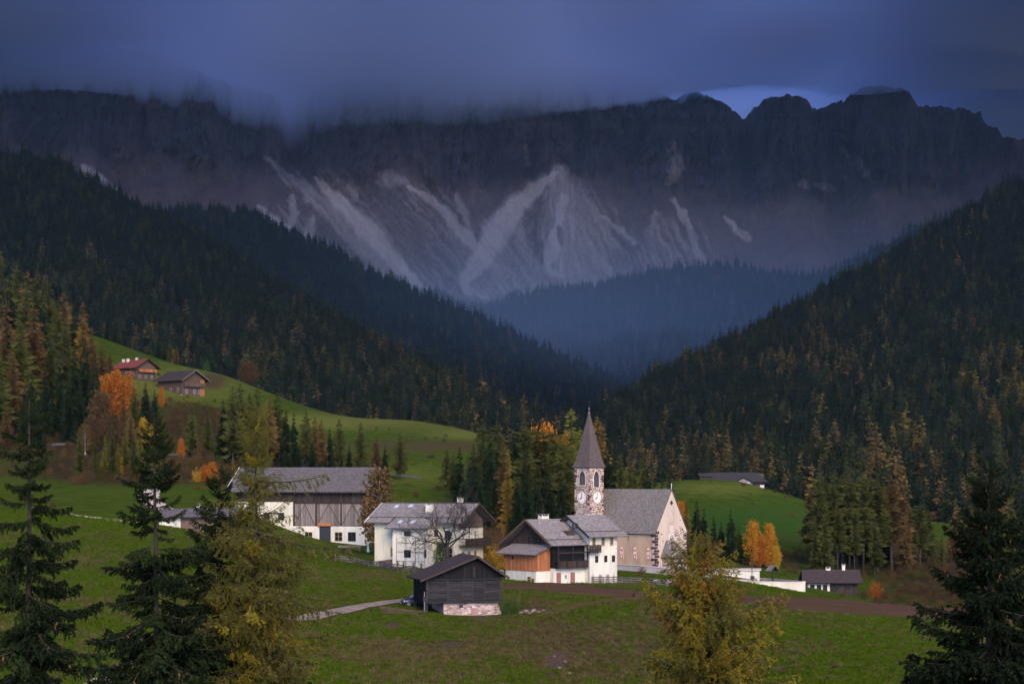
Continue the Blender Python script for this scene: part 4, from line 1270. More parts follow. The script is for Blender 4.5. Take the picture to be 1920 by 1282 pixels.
# quoins: dark blocks up the near corner, proud of the plaster
rq = random.Random(3)
z = -0.4; k = 0
while z < 6.9:
    hq = rq.uniform(0.30, 0.55)
    ls, lg = (rq.uniform(0.7, 1.35), rq.uniform(0.25, 0.5)) if k % 2 == 0 else (rq.uniform(0.2, 0.45), rq.uniform(0.4, 0.9))
    MB().box((-ls - .0, -4.56, z), (0.07, -4.40, z + hq)).box((-0.10, -4.40, z), (0.07, -4.40 + lg, z + hq)).build('quoin', M['stone_dark'], church)
    z += hq + rq.uniform(0.02, 0.16); k += 1
z = 0.2
while z < 6.9:
    hq = rq.uniform(0.25, 0.45)
    MB().box((-0.2, 4.44 - rq.uniform(0.2, 0.7), z), (0.06, 4.58, z + hq)).build('quoin', M['stone_dark'], church)
    z += hq + rq.uniform(0.15, 0.6)
# a few bare stones in the gable and side wall plaster
for y_, z_ in ((-3.1, 6.6), (-2.6, 5.2), (-3.5, 4.4), (3.2, 7.4), (2.5, 9.2), (-2.2, 1.6), (2.9, 2.6)):
    MB().box((-0.02, y_, z_), (0.035, y_ + rq.uniform(.2, .4), z_ + rq.uniform(.15, .3))).build('stone', M['stone_dark'], church)
# painted window surrounds on the side wall
pr = mat_simple('faded_red_fresco', (0.40, 0.15, 0.10), 0.4, 5); pw = mat_simple('pale_fresco', (0.72, 0.55, 0.44), 0.2, 5)
for x_ in (-1.95, -5.35, -8.75):
    n_ = Vector((0, -1, 0)); c_ = Vector((x_, -4.45, 3.1))
    o = MB().prism(arch_poly(c_ + Vector((0, -0.02, -1.2)), (1, 0, 0), 1.05, 2.5), (0, 0.03, 0)).build('painted_niche', pw, church)
    MB().disc(c_ + Vector((0, -0.02, 0.75)), (1, 0, 0), (0, 0, 1), n_, 0.36, 0.52, 0.03, 16).build('painted_scroll', pr, o)
    MB().disc(c_ + Vector((0, -0.02, -0.80)), (1, 0, 0), (0, 0, 1), n_, 0.28, 0.46, 0.03, 16).build('painted_scroll', pr, o)
    q = MB()
    for sx in (-1, 1): q.beam((x_ + sx * .42, -4.49, 2.65), (x_ + sx * .42, -4.49, 3.55), 0.10, 0.03)
    for zz in (2.62, 3.58): q.beam((x_ - .40, -4.49, zz), (x_ + .40, -4.49, zz), 0.03, 0.09)
    q.build('painted_pilasters', pr, o)
MB().beam((-7.0, -4.46, 5.3), (-7.0, -4.46, 6.3), 0.10, 0.04, up=(0, 1, 0)).build('wall_slit', M['stone_dark'], church)
# gable: quatrefoil, niche, rosette
q = MB()
for dy, dz in ((0, .22), (0, -.22), (.2, 0), (-.2, 0)): q.disc((0.0, dy, 12.6 + dz), (0, 1, 0), (0, 0, 1), (1, 0, 0), 0, 0.24, 0.02 + abs(dy) * .02, 12)
q.build('quatrefoil_window', M['iron'], church)
ni = MB().prism(arch_poly((0.02, -0.0, 9.0), (0, 1, 0), 0.75, 1.9), (-0.04, 0, 0)).build('niche', mat_simple('niche_shade', (0.50, 0.38, 0.30), 0.15), church)
q = MB(); q.beam((0.06, -.45, 8.95), (0.06, -.45, 10.5), .12, .1); q.beam((0.06, .45, 8.95), (0.06, .45, 10.5), .12, .1)
q.beam((0.06, -.62, 10.45), (0.06, 0, 11.15), .1, .1); q.beam((0.06, .62, 10.45), (0.06, 0, 11.15), .1, .1); q.beam((0.07, -.6, 8.85), (0.07, .6, 8.85), .14, .1)
q.build('niche_frame', mat_simple('pale_sandstone', (0.50, 0.40, 0.32), 0.2), ni)
MB().box((0.0, -0.55, 7.0), (0.02, 0.55, 8.3)).build('painted_panel', mat_simple('faded_panel', (0.60, 0.45, 0.37), 0.2), church)
ro = MB().disc((0.0, 0, 5.95), (0, 1, 0), (0, 0, 1), (1, 0, 0), 0.62, 0.86, 0.09, 28).build('rose_window', mat_simple('rose_stone', (0.62, 0.53, 0.45), 0.15), church)
MB().disc((0.0, 0, 5.95), (0, 1, 0), (0, 0, 1), (1, 0, 0), 0, 0.62, 0.015, 24).build('pane', mat_simple('leaded_glass', (0.22, 0.19, 0.17), 0.2, rough=0.3), ro)
q = MB()
for j in range(6):
    a = j * math.pi / 3
    pp = [(0.05, .6 * s * math.cos(a + (1 - s) * 1.6), 5.95 + .6 * s * math.sin(a + (1 - s) * 1.6)) for s in (1, .75, .5, .25, .08)]
    for p0, p1 in zip(pp[:-1], pp[1:]): q.beam(p0, p1, 0.08, 0.08, up=(1, 0, 0))
q.build('tracery', mat_simple('tracery_stone', (0.62, 0.53, 0.45), 0.15), ro)
MB().beam((0.0, 0, 15.2), (0.0, 0, 16.3), 0.06).lathe((0, 0, 16.15), [(0, -.13), (.13, 0), (0, .13)], 8).build('finial', M['white_paint'], church)
# porch
py0 = -0.5
pch = MB().box((0.03, py0 - 2.2, -1.5), (2.5, py0 + 2.2, 2.45)).build('porch', M['rubble'], church)
A_ = [(2.95, py0 - 2.75, 2.25), (2.95, py0 + 2.75, 2.25), (0.0, py0 + 2.75, 2.25), (0.0, py0 - 2.75, 2.25)]
roof_slab('porch_roof', (0.1, py0 - 1.05, 5.5), (0.1, py0 + 1.05, 5.5), A_[0], A_[1], M['roof_grey'], church, 12, 0.1)
roof_slab('porch_roof', (0.0, py0 - 1.05, 5.5), (0.1, py0 - 1.05, 5.5), A_[3], A_[0], M['roof_church'], church, 12, 0.1)
roof_slab('porch_roof', (0.1, py0 + 1.05, 5.5), (0.0, py0 + 1.05, 5.5), A_[1], A_[2], M['roof_church'], church, 12, 0.1)
MB().prism(arch_poly((2.53, py0 - .1, -0.6), (0, 1, 0), 1.5, 2.75, True), (-0.04, 0, 0)).build('portal', M['iron'], church)
for yy in (-1.75, 1.45):
    window(church, (2.5, py0 + yy, 1.1), (1, 0, 0), 0.45, 0.8, 'frame_white', 'glass', 0.04, False)
# tower
tx, ty = -15.4, -6.45
tw = MB().box((tx - 2, ty - 2, -1.5), (tx + 2, ty + 2, 19.2)).build('tower', M['tower_stone'], church)
TZ = 19.2
MB().box((tx - 2.1, ty - 2.1, TZ + .003), (tx + 2.1, ty + 2.1, TZ + 0.22)).build('cornice', mat_simple('cornice_stone', (0.16, 0.11, 0.09), 0.3), tw)
def spire_ring(z_, r_): return [(tx + sx * r_, ty + sy * r_, z_) for sx, sy in ((-1, -1), (1, -1), (1, 1), (-1, 1))]
prof = [(TZ + .22, 2.30), (TZ + 1.0, 1.98), (TZ + 2.6, 1.62), (TZ + 6.0, 0.98), (TZ + 10.6, 0.10)]
q = MB()
for (z0, r0), (z1, r1) in zip(prof[:-1], prof[1:]):
    nn = max(2, int((z1 - z0) / 0.42))
    for kk in range(nn):
        za, zb_ = z0 + (z1 - z0) * kk / nn, z0 + (z1 - z0) * (kk + 1) / nn; ra, rb = r0 + (r1 - r0) * kk / nn + 0.03, r0 + (r1 - r0) * (kk + 1) / nn
        lo_, hi_ = spire_ring(za, ra), spire_ring(zb_, rb)
        for j in range(4):
            j2 = (j + 1) % 4
            q.face((lo_[j], lo_[j2], hi_[j2], hi_[j]), [(0, za), (2 * ra, za), (2 * ra - (ra - rb), zb_), (ra - rb, zb_)])
lo_ = spire_ring(TZ + .2, 2.33); q.face(list(reversed(lo_)))
q.build('spire', M['roof_spire'], church, uv=True)
zt_ = TZ + 10.5
MB().lathe((tx, ty, zt_), [(0.16, 0), (0.2, .25), (0.05, .5), (0.05, .9), (0.16, 1.0), (0.16, 1.15), (0, 1.3)], 8).build('spire_ball', M['metal'], church)
MB().beam((tx, ty, zt_ + 1.2), (tx, ty, zt_ + 2.9), 0.07).beam((tx - .35, ty + .35, zt_ + 2.2), (tx + .35, ty - .35, zt_ + 2.2), 0.06).build('cross', M['iron'], church)
for face in (0, 1):
    n_ = Vector((0, -1, 0)) if face == 0 else Vector((1, 0, 0))
    t_ = Vector((1, 0, 0)) if face == 0 else Vector((0, 1, 0))
    cc = Vector((tx, ty, 0)) + n_ * 2.0
    sh = t_ * (0.12 if face == 0 else -0.12)
    # belfry window
    wz, hz = (16.0, 2.75) if face == 0 else (15.55, 3.2)
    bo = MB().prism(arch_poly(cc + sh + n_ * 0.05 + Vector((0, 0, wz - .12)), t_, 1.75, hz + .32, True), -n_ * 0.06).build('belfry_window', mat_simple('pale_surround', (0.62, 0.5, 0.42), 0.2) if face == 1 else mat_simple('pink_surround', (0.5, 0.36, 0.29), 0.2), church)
    MB().prism(arch_poly(cc + sh + n_ * 0.07 + Vector((0, 0, wz)), t_, 1.4, hz, True), -n_ * 0.03).build('opening', M['iron'], bo)
    q = MB(); b0 = cc + sh + n_ * 0.11
    q.beam(b0 + Vector((0, 0, wz)), b0 + Vector((0, 0, wz + hz - .75)), 0.09, 0.06)
    for k_ in range(1, 4): q.beam(b0 - t_ * .66 + Vector((0, 0, wz + k_ * .5)), b0 + t_ * .66 + Vector((0, 0, wz + k_ * .5)), 0.04, 0.05)
    for sx in (-1, 1): q.beam(b0 + t_ * sx * .34 + Vector((0, 0, wz)), b0 + t_ * sx * .34 + Vector((0, 0, wz + hz - 1.1)), 0.04, 0.04)
    q.build('louvre', mat_simple('louvre_wood', (0.13, 0.12, 0.12), 0.3), bo)
    # clock
    kc = cc + Vector((0, 0, 13.55)) + t_ * (0.04 if face else -0.04)
    ck = MB().disc(kc, t_, (0, 0, 1), n_, 0, 1.18, 0.06, 40).build('clock_face', mat_simple('clock_white', (0.78, 0.66, 0.55), 0.08), church)
    MB().disc(kc, t_, (0, 0, 1), n_, 1.18, 1.27, 0.09, 40).build('clock_rim', mat_simple('clock_rim', (0.24, 0.14, 0.10), 0.2), ck)
    q = MB(); up_ = Vector((0, 0, 1))
    NUM = ['XII', 'I', 'II', 'III', 'IIII', 'V', 'VI', 'VII', 'VIII', 'IX', 'X', 'XI']
    for hnum, txt in enumerate(NUM):
        an = math.pi / 2 - hnum * math.pi / 6
        e = t_ * math.cos(an) + up_ * math.sin(an); s_ = t_ * math.sin(an) - up_ * math.cos(an)
        wch = {'I': .07, 'V': .15, 'X': .15}; tot = sum(wch[ch] for ch in txt); u = -tot / 2
        base = kc + n_ * 0.066
        for ch in txt:
            w_ = wch[ch]; u0, u1 = u + .015, u + w_ - .015; ins, out_ = 0.86, 1.08
            if ch == 'I': segs = [(((u0 + u1) / 2, ins), ((u0 + u1) / 2, out_))]
            elif ch == 'V': segs = [((u0, out_), ((u0 + u1) / 2, ins)), ((u1, out_), ((u0 + u1) / 2, ins))]
            else: segs = [((u0, out_), (u1, ins)), ((u1, out_), (u0, ins))]
            for (a1, r1_), (a2, r2_) in segs: q.beam(base + s_ * a1 + e * r1_, base + s_ * a2 + e * r2_, 0.035, 0.012, up=n_)
            u += w_
    q.build('numeral_ring', M['stone_dark'], ck)
    q = MB(); hb = kc + n_ * 0.09
    for an, Lh, wd in ((math.pi / 2, 1.0, .11), (math.pi / 2 - 8 * math.pi / 6, 0.68, .16)):
        e = t_ * math.cos(an) + up_ * math.sin(an); s_ = t_ * math.sin(an) - up_ * math.cos(an)
        q.prism([hb - s_ * wd * .4 - e * .15, hb + s_ * wd * .4 - e * .15, hb + s_ * wd * .75 + e * Lh * .72, hb + e * Lh, hb - s_ * wd * .75 + e * Lh * .72], -n_ * 0.02)
    q.build('clock_hands', M['stone_dark'], ck)
    # dark quoins up the tower edges
    z = 0.3
    while z < 18.6:
        hq = rq.uniform(.28, .5); lq = rq.uniform(.3, .8)
        if rq.random() < 0.75:
            p0 = cc - t_ * 2.0 + n_ * 0.035; p1 = cc + t_ * (2.0 - lq) + n_ * 0.035
            for pp in ((p0,) if rq.random() < .5 else (p1,)):
                MB().prism([pp + up_ * z, pp + t_ * lq + up_ * z, pp + t_ * lq + up_ * (z + hq), pp + up_ * (z + hq)], -n_ * 0.05).build('quoin', M['stone_dark'], tw)
        z += hq + rq.uniform(.03, .2)

# ------------------------------------------------------------------ white house (long side to the meadow, gable to the right)
c0 = P(858, 0, 305); c0.z = 2.2
wh = tag(empty('farmhouse', c0, math.radians(-25)), 'large cream farmhouse with grey shingle roof and wooden gable, trellis on its bay', 'house')
zE, zR = 8.1, 11.0
body = gable_walls('wall', -15.5, 0, 0, 9.5, -3.0, zE - 0.2, zR - .35, M['plaster_cream'], wh)
def slope_z(y): return zR - (4.75 - y) * (zR - 8.0) / 6.05
roof_slab('roof', (-16.6, 4.75, zR), (1.6, 4.75, zR), (-16.6, 0.2, slope_z(.2)), (1.6, 0.2, slope_z(.2)), M['roof_grey'], wh, 16, 0.16)
roof_slab('lower_roof', (-16.7, 0.35, slope_z(.2) - .18), (-12.0, 0.35, slope_z(.2) - .18), (-16.7, -1.3, slope_z(-1.3) - .18), (-12.0, -1.3, slope_z(-1.3) - .18), M['roof_grey'], wh, 6, 0.14)
roof_slab('lower_roof', (-3.6, 0.35, slope_z(.2) - .18), (1.6, 0.35, slope_z(.2) - .18), (-3.6, -1.3, slope_z(-1.3) - .18), (1.6, -1.3, slope_z(-1.3) - .18), M['roof_grey'], wh, 6, 0.14)
roof_slab('bay_roof', (-11.6, 0.35, slope_z(.2) - .16), (-4.0, 0.35, slope_z(.2) - .16), (-11.9, -3.1, slope_z(-3.1) - .16), (-3.9, -3.1, slope_z(-3.1) - .16), M['roof_grey'], wh, 11, 0.16)
roof_slab('roof', (1.6, 4.75, zR), (-16.6, 4.75, zR), (1.6, 10.9, 8.0), (-16.6, 10.9, 8.0), M['roof_grey'], wh, 10, 0.16)
fascia(wh, [(1.66, -1.3, slope_z(-1.3) - .25), (1.66, 4.75, zR - .1), (1.66, 10.9, 7.9)], m=M['wood_brown'])
fascia(wh, [(-16.75, -1.3, slope_z(-1.3) - .2), (-16.68, 4.75, zR - .08)], .1, .2, M['frame_white'])
MB().prism([(-11.0, -2.0, -3.0), (-4.4, -2.0, -3.0), (-4.4, -2.0, 6.9), (-11.0, -2.0, 6.9)], (0, 2.05, 0)).build('bay_wall', M['plaster_white'], wh)
MB().prism([(0.10, 1.0, 7.55), (0.10, 8.5, 7.55), (0.10, 4.75, zR - .55)], (-0.16, 0, 0)).build('gable_backing', M['wood_dark'], wh)
boards(wh, (0.12, 0.3, 6.95), (0.12, 9.2, 6.95), 1, 24, M['wood_brown'], (1, 0, 0), top=lambda u: max(0.2, (zR - 0.6 - 6.95) - abs(u - .5) * 2 * 2.2))
# windows: (x, y, z, normal, w, h, frame)
for x_, z_, w_, h_, fr in ((-11.7, 5.9, .9, 1.2, 'frame_dark'), (-11.8, 2.9, .9, 1.25, 'frame_tan'), (-1.8, 5.9, 1.0, 1.2, 'frame_dark'), (-1.6, 2.8, 1.25, 1.7, 'frame_tan'), (-3.9, 6.1, .6, 1.0, 'frame_dark')):
    window(wh, (x_, 0, z_), (0, -1, 0), w_, h_, fr, bars=(fr == 'frame_tan'), fw=0.22 if fr == 'frame_tan' else .06)
for x_, z_, w_, h_ in ((-8.2, 6.05, 1.15, .75), (-8.2, 2.75, 1.15, 1.15), (-8.3, -0.5, .5, .6), (-4.9, 2.8, .3, 1.2)):
    window(wh, (x_, -2.0, z_), (0, -1, 0), w_, h_, 'frame_dark', fw=0.05)
for y_ in (2.0, 4.2, 6.5):
    window(wh, (0, y_, 5.8), (1, 0, 0), .65, 1.25, 'frame_white', fw=.12)
    window(wh, (0, y_, 2.35), (1, 0, 0), .6, 1.3, 'frame_tan', fw=.2)
balcony(wh, (0.0, 0.4, 4.05), (0.0, 9.9, 4.05), (1, 0, 0), 1.25, 1.15, M['wood_dark'], 16)
q = MB()
for i in range(4): q.beam((-10.2 + i * 1.75, -2.06, 0.2), (-10.2 + i * 1.75, -2.06, 5.4), 0.05, 0.05)
for zz in (.4, 1.5, 3.05, 4.55): q.beam((-10.2, -2.09, zz), (-4.95, -2.09, zz), 0.05, 0.05)
q.build('trellis', M['wood_brown'], wh)
ent = MB().box((-12.6, -.9, -1.0), (-11.05, 0.05, 1.2)).build('entrance', M['red_paint'], wh)
MB().prism([(-14.2, -2.1, .85), (-11.0, -2.1, 1.25), (-11.0, .05, 1.75), (-14.2, .05, 1.35)], (0, 0, .12)).build('canopy', M['wood_brown'], wh)
MB().beam((-12.5, -.93, -.6), (-11.15, -.93, .95), .16, .05, up=(0, 1, 0)).beam((-12.5, -.95, .95), (-11.15, -.95, -.6), .16, .05, up=(0, 1, 0)).build('door_cross', M['white_paint'], ent)
MB().box((-3.1, -2.6, -1.6), (-2.6, -2.1, 0.6)).build('gatepost', M['red_paint'], wh)
for x_, y_ in ((-13.2, 3.4), (-10.6, 3.6), (-10.0, -1.2), (-7.6, -1.2)):
    zz = slope_z(y_) + (0.08 if y_ > 0 else -.08)
    n_ = Vector((0, -(zR - 8.0) / 6.05, 1)).normalized()
    o = MB().prism([(x_ - .45, y_ - .55, zz - .27), (x_ + .45, y_ - .55, zz - .27), (x_ + .45, y_ + .55, zz + .27), (x_ - .45, y_ + .55, zz + .27)], -n_ * .16).build('skylight', M['metal'], wh)
    MB().prism([(x_ - .36, y_ - .46, zz - .2), (x_ + .36, y_ - .46, zz - .2), (x_ + .36, y_ + .46, zz + .25), (x_ - .36, y_ + .46, zz + .25)], -n_ * .06).build('pane', mat_simple('sky_glass', (0.55, 0.58, 0.6), 0.1, rough=0.2, spec=.6), o)
chimney(wh, (-6.3, 2.2, slope_z(2.2) - .2), 1.1, .8, 1.15)
chimney(wh, (-2.2, 5.4, zR - .3), .8, .8, .9)
MB().box((-15.95, 4.45, zR - .02), (1.6, 5.05, zR + .10)).build('ridge_cap', M['roof_dark'], wh)

# ------------------------------------------------------------------ big barn behind the white house
c0 = P(684, 0, 362); c0.z = gz(c0.x, c0.y) - .2
M['roof_barn'] = shingle_mat('barn_shingles', (0.125, 0.106, 0.098))
bb = tag(empty('barn_house', c0, math.radians(-12)), 'long farm barn with broad grey roof, dark boards above white ground floor', 'barn')
bE, bR = 10.7, 15.4
MB().box((-26.5, 0, -4), (0, 13, 3.9)).build('ground_floor', M['plaster_white'], bb)
MB().prism([(0, .12, 3.9), (0, 12.9, 3.9), (0, 12.9, bE), (0, 6.5, bR - .4), (0, .12, bE)], (-26.5, 0, 0)).build('timber_storey', M['wood_dark'], bb)
MB().box((-26.52, -.06, 3.0), (-14.6, .5, 8.6)).build('plaster_bay', M['plaster_cream'], bb)
def bz(y): return bR - (6.5 - y) * (bR - bE + .1) / 8.0
roof_slab('roof', (-28, 6.5, bR), (1.3, 6.5, bR), (-28.2, -1.5, bz(-1.5)), (1.3, -1.5, bz(-1.5)), M['roof_barn'], bb, 22, .18)
roof_slab('roof', (1.3, 6.5, bR), (-28, 6.5, bR), (1.3, 14.5, bz(-1.5)), (-28, 14.5, bz(-1.5)), M['roof_barn'], bb, 10, .18)
fascia(bb, [(-28.2, -1.5, bz(-1.5) - .1), (-28.05, 6.5, bR - .05)], .1, .22, M['frame_white'])
fascia(bb, [(1.36, -1.5, bz(-1.5) - .1), (1.36, 6.5, bR - .05)], .1, .22, M['wood_brown'])
boards(bb, (-14.4, .12, 4.0), (-0.05, .12, 4.0), 4.3, 30, M['wood_grey'], (0, -1, 0), .05)
boards(bb, (-14.4, .12, 8.45), (-0.05, .12, 8.45), 2.1, 22, M['wood_dark'], (0, -1, 0), .03)
boards(bb, (.0, 0.3, 4.0), (.0, 12.6, 4.0), 5.6, 22, M['wood_orange'], (1, 0, 0), .05)
q = MB()
for x0_, x1_ in ((-14.2, -10.2), (-9.6, -5.0), (-4.6, -0.3)):
    xm = (x0_ + x1_) / 2
    q.beam((x0_, .02, 4.2), (xm, .02, 8.2),   .13, .06, up=(0, 1, 0)).beam((x1_, .0, 4.2), (xm, .0, 8.2), .13, .06, up=(0, 1, 0))
q.build('brace', M['wood_brown'], bb)
for x_ in (-14.4, -9.9, -4.8, -.15): MB().box((x_ - .15, -.02, 3.9), (x_ + .15, .11, 10.3)).build('post', M['wood_dark'], bb)
MB().box((-14.5, -.05, 8.28), (0.02, .11, 8.46)).build('rail', M['wood_dark'], bb)
for i in range(22): MB().beam((-13.9 + i * .66, -1.35, bz(-1.35) - .30), (-13.9 + i * .66, .1, bz(.1) - .30), .12, .16).build('rafter_end', M['wood_grey'], bb)
MB().prism([(-9.2, -.04, -1), (-6.9, -.04, -1), (-6.9, -.04, 3.9), (-9.2, -.04, 3.9)], (0, .05, 0)).build('barn_door', M['iron'], bb)
MB().box((-9.4, -.5, 3.95), (-6.7, -.05, 4.55)).build('door_lintel', M['wood_orange'], bb)
for x_ in (-11.4, -5.3, -2.6): window(bb, (x_, 0, 1.9), (0, -1, 0), 1.4, 1.6, 'frame_dark' if x_ > -3 else 'frame_tan', 'glass', fw=.1)
for x_ in (-23.5, -20, -17): window(bb, (x_, -.06, 5.8), (0, -1, 0), 1.1, 1.3, 'frame_dark', fw=.08)
window(bb, (0.0, 3.5, 1.9), (1, 0, 0), .9, 1.2, 'frame_white')
chimney(bb, (-25.6, 2.6, bz(2.6) - .3), 1.0, 1.0, 1.6, 'roof_dark')

# ------------------------------------------------------------------ chalet beside the church
c0 = P(1104, 0, 300); c0.z = gz(c0.x, c0.y) + 0.0
ch = tag(empty('chalet', c0, math.radians(40)), 'chalet half white plaster half dark timber, orange boarded lean-to in front', 'house')
# local x: along the ridge, away from the viewer to the right; local y: to the left-back. right wall is y = 0
W = 10.8
MB().box((0.0, .0, -2.5), (6.2, 9.0, 8.0)).build('white_wall', M['plaster_white'], ch)
MB().prism([(0.0, 9.0, 8.0), (0.0, 4.2, 10.6), (0.0, 0.0, 8.0)], (6.2, 0, 0)).build('white_gable', M['plaster_white'], ch)
bzz = lambda y: 10.95 - abs(y - 4.2) * 0.60
roof_slab('upper_roof', (-1.1, 4.2, 10.95), (7.2, 4.2, 10.95), (-1.1, 0.05, bzz(.05)), (7.2, 0.05, bzz(.05)), M['roof_grey'], ch, 12, .16)
roof_slab('upper_eave', (-1.15, 0.25, bzz(.05) - .16), (7.7, 0.25, bzz(.05) - .16), (-1.15, -1.25, bzz(-1.25) - .16), (7.7, -1.25, bzz(-1.25) - .16), M['roof_grey'], ch, 5, .12)
roof_slab('upper_roof', (7.2, 4.2, 10.95), (-1.1, 4.2, 10.95), (7.2, 10.0, bzz(10)), (-1.1, 10.0, bzz(10)), M['roof_grey'], ch, 8, .16)
fascia(ch, [(-1.16, -1.25, bzz(-1.25) - .2), (-1.16, 4.2, 10.85), (-1.16, 10, bzz(10) - .1)], .1, .3)
# timber part in front (x < 0), its wall set back from the white corner
tb = MB().prism([(-6.6, 1.0, 2.6), (-6.6, W + 1.0, 2.6), (-6.6, W + 1.0, 6.3), (-6.6, 6.3, 9.7), (-6.6, 1.0, 6.6)], (6.6, 0, 0)).build('timber_storey', M['wood_black'], ch)
MB().box((-6.6, 1.0, -2.5), (0, W + 1.0, 2.6)).build('stone_base', M['plaster_white'], ch)
tz = lambda y: 10.35 - abs(y - 6.3) * 0.62
roof_slab('timber_roof', (-8.0, 6.3, 10.35), (0.1, 6.3, 10.35), (-8.0, 1.3, tz(1.3)), (0.1, 1.3, tz(1.3)), M['roof_grey'], ch, 14, .16)
roof_slab('timber_eave', (-8.05, 1.5, tz(1.3) - .17), (0.05, 1.5, tz(1.3) - .17), (-8.05, 0.0, tz(0) - .17), (0.05, 0.0, tz(0) - .17), M['roof_grey'], ch, 5, .12)
roof_slab('timber_roof', (0.1, 6.3, 10.35), (-8.0, 6.3, 10.35), (0.1, 13.3, tz(13.3)), (-8.0, 13.3, tz(13.3)), M['roof_grey'], ch, 10, .16)
fascia(ch, [(-8.08, 0.0, tz(0) - .22), (-8.08, 6.3, 10.25), (-8.08, 13.3, tz(13.3) - .1)], .12, .3, M['wood_brown'])
boards(ch, (-6.62, W + 0.9, 5.0), (-6.62, 1.0, 5.0), 1.3, 22, M['wood_dark'], (-1, 0, 0), .05, top=lambda u: max(.3, 4.7 - abs((W + .9 - u * (W - .1)) - 6.3) * .62))
for y_ in (7.0, 5.3): window(ch, (-6.66, y_, 6.9), (-1, 0, 0), 1.0, 1.25, 'frame_dark', fw=.12)
MB().box((-6.78, 4.4, 6.05), (-6.64, 7.9, 6.2)).build('window_ledge', M['wood_grey'], ch)
# lean-to with orange boards
lt = MB().box((-9.6, 1.9, 2.2), (-6.62, 9.4, 5.0)).build('lean_to', M['wood_orange'], ch)
MB().box((-9.58, 1.92, -2.5), (-6.62, 9.38, 2.2)).build('lean_to_base', M['plaster_white'], ch)
boards(lt, (-9.62, 9.4, 2.2), (-9.62, 1.9, 2.2), 2.7, 22, M['wood_orange'], (-1, 0, 0), .05)
boards(lt, (-9.6, 1.88, 2.2), (-6.7, 1.88, 2.2), 2.7, 8, M['wood_orange'], (0, -1, 0), .05, top=lambda u: 2.5 + u * 1.0)
MB().prism([(-9.6, 1.9, 5.0), (-6.62, 1.9, 5.0), (-6.62, 1.9, 6.0)], (0, 7.5, 0)).build('lean_to_gable', M['wood_orange'], lt)
roof_slab('lean_to_roof', (-6.6, 11.0, 6.35), (-6.6, 1.1, 6.35), (-10.6, 11.0, 4.85), (-10.6, 1.1, 4.85), M['roof_grey'], ch, 9, .14)
window(ch, (-9.6, 3.5, .9), (-1, 0, 0), .7, .7, 'frame_tan', fw=.1); window(ch, (-9.6, 2.6, .5), (-1, 0, 0), .6, 1.0, 'frame_tan', fw=.1)
window(ch, (-9.66, 7.6, 4.2), (-1, 0, 0), .5, .4, 'frame_dark', fw=.06)
# galleries on the right timber side
balcony(ch, (-6.5, 1.0, 2.75), (-0.1, 1.0, 2.75), (0, -1, 0), 1.0, 1.0, M['wood_dark'], 12)
for x_ in (-6.4, -3.3, -.15): MB().box((x_ - .09, .05, 2.7), (x_ + .09, .22, 6.3)).build('post', M['wood_dark'], ch)
MB().box((-6.5, .06, 5.0), (-.1, .2, 5.15)).build('rail', M['wood_dark'], ch)
balcony(ch, (-.7, 0.0, 5.15), (1.9, 0.0, 5.15), (0, -1, 0), 1.0, 1.05, M['wood_dark'], 7)
for x_ in (-5.6, -2.6): 
    MB().box((x_ - .45, .93, -.6), (x_ + .45, 1.0, 1.9)).build('door', M['red_paint'], ch)
window(ch, (-4.1, 1.0, 1.2), (0, -1, 0), .5, .6, 'frame_white')
for x_ in (1.1, 3.1, 5.0): window(ch, (x_, 0, 6.7), (0, -1, 0), .45, 1.1, 'frame_tan', fw=.18)
for x_ in (1.7, 3.7, 5.4): window(ch, (x_, 0, 3.9), (0, -1, 0), .55, .95, 'frame_dark', fw=.06)
for x_ in (2.35, 4.0):
    o = MB().prism(arch_poly((x_, -.05, -.9), (1, 0, 0), 1.15, 2.5), (0, .06, 0)).build('arched_door', mat_simple('pale_reveal', (.62, .55, .46), .15), ch)
    MB().prism(arch_poly((x_ + .08, -.07, -.9), (1, 0, 0), .8, 2.3), (0, .03, 0)).build('opening', mat_simple('grey_door', (.22, .19, .17), .2), o)
for x_ in (.9, 5.5): MB().prism(arch_poly((x_, -.03, .7), (1, 0, 0), .35, .9), (0, .04, 0)).build('niche', mat_simple('niche_grey', (.4, .36, .31), .15), ch)
for i in range(11): MB().box((6.2 - rq.uniform(.25, .6), -.035, -.4 + i * .72), (6.24, .02, -.1 + i * .72)).build('quoin', mat_simple('pale_quoin', (.5, .42, .35), .2) if i == 0 else bpy.data.materials['pale_quoin'], ch)
chimney(ch, (-3.4, 7.2, 9.6), 1.5, 1.0, 1.2); chimney(ch, (4.9, 5.2, 10.2), 1.3, .9, .8)
dm = MB().prism([(-2.8, 2.0, 7.55), (-1.2, 2.0, 7.55), (-1.2, 2.0, 8.5), (-2.8, 2.0, 8.5)], (0, 1.7, 0)).build('dormer', M['wood_dark'], ch)
q = MB(); q.lathe((0, 0, 0), [(0, 0), (.35, .08), (.55, .28)], 14)
o = q.build('satellite_dish', M['iron'], ch); o.location = (-1.3, 1.9, 9.2); o.rotation_euler = (1.3, 0, -.6)
MB().beam((-1.3, 2.0, 8.1), (-1.3, 2.0, 9.2), .06).build('dish_pole', M['metal'], ch)
MB().beam((.02, -.06, -.8), (.02, -.06, 6.9), .09).build('downpipe', M['metal'], ch)

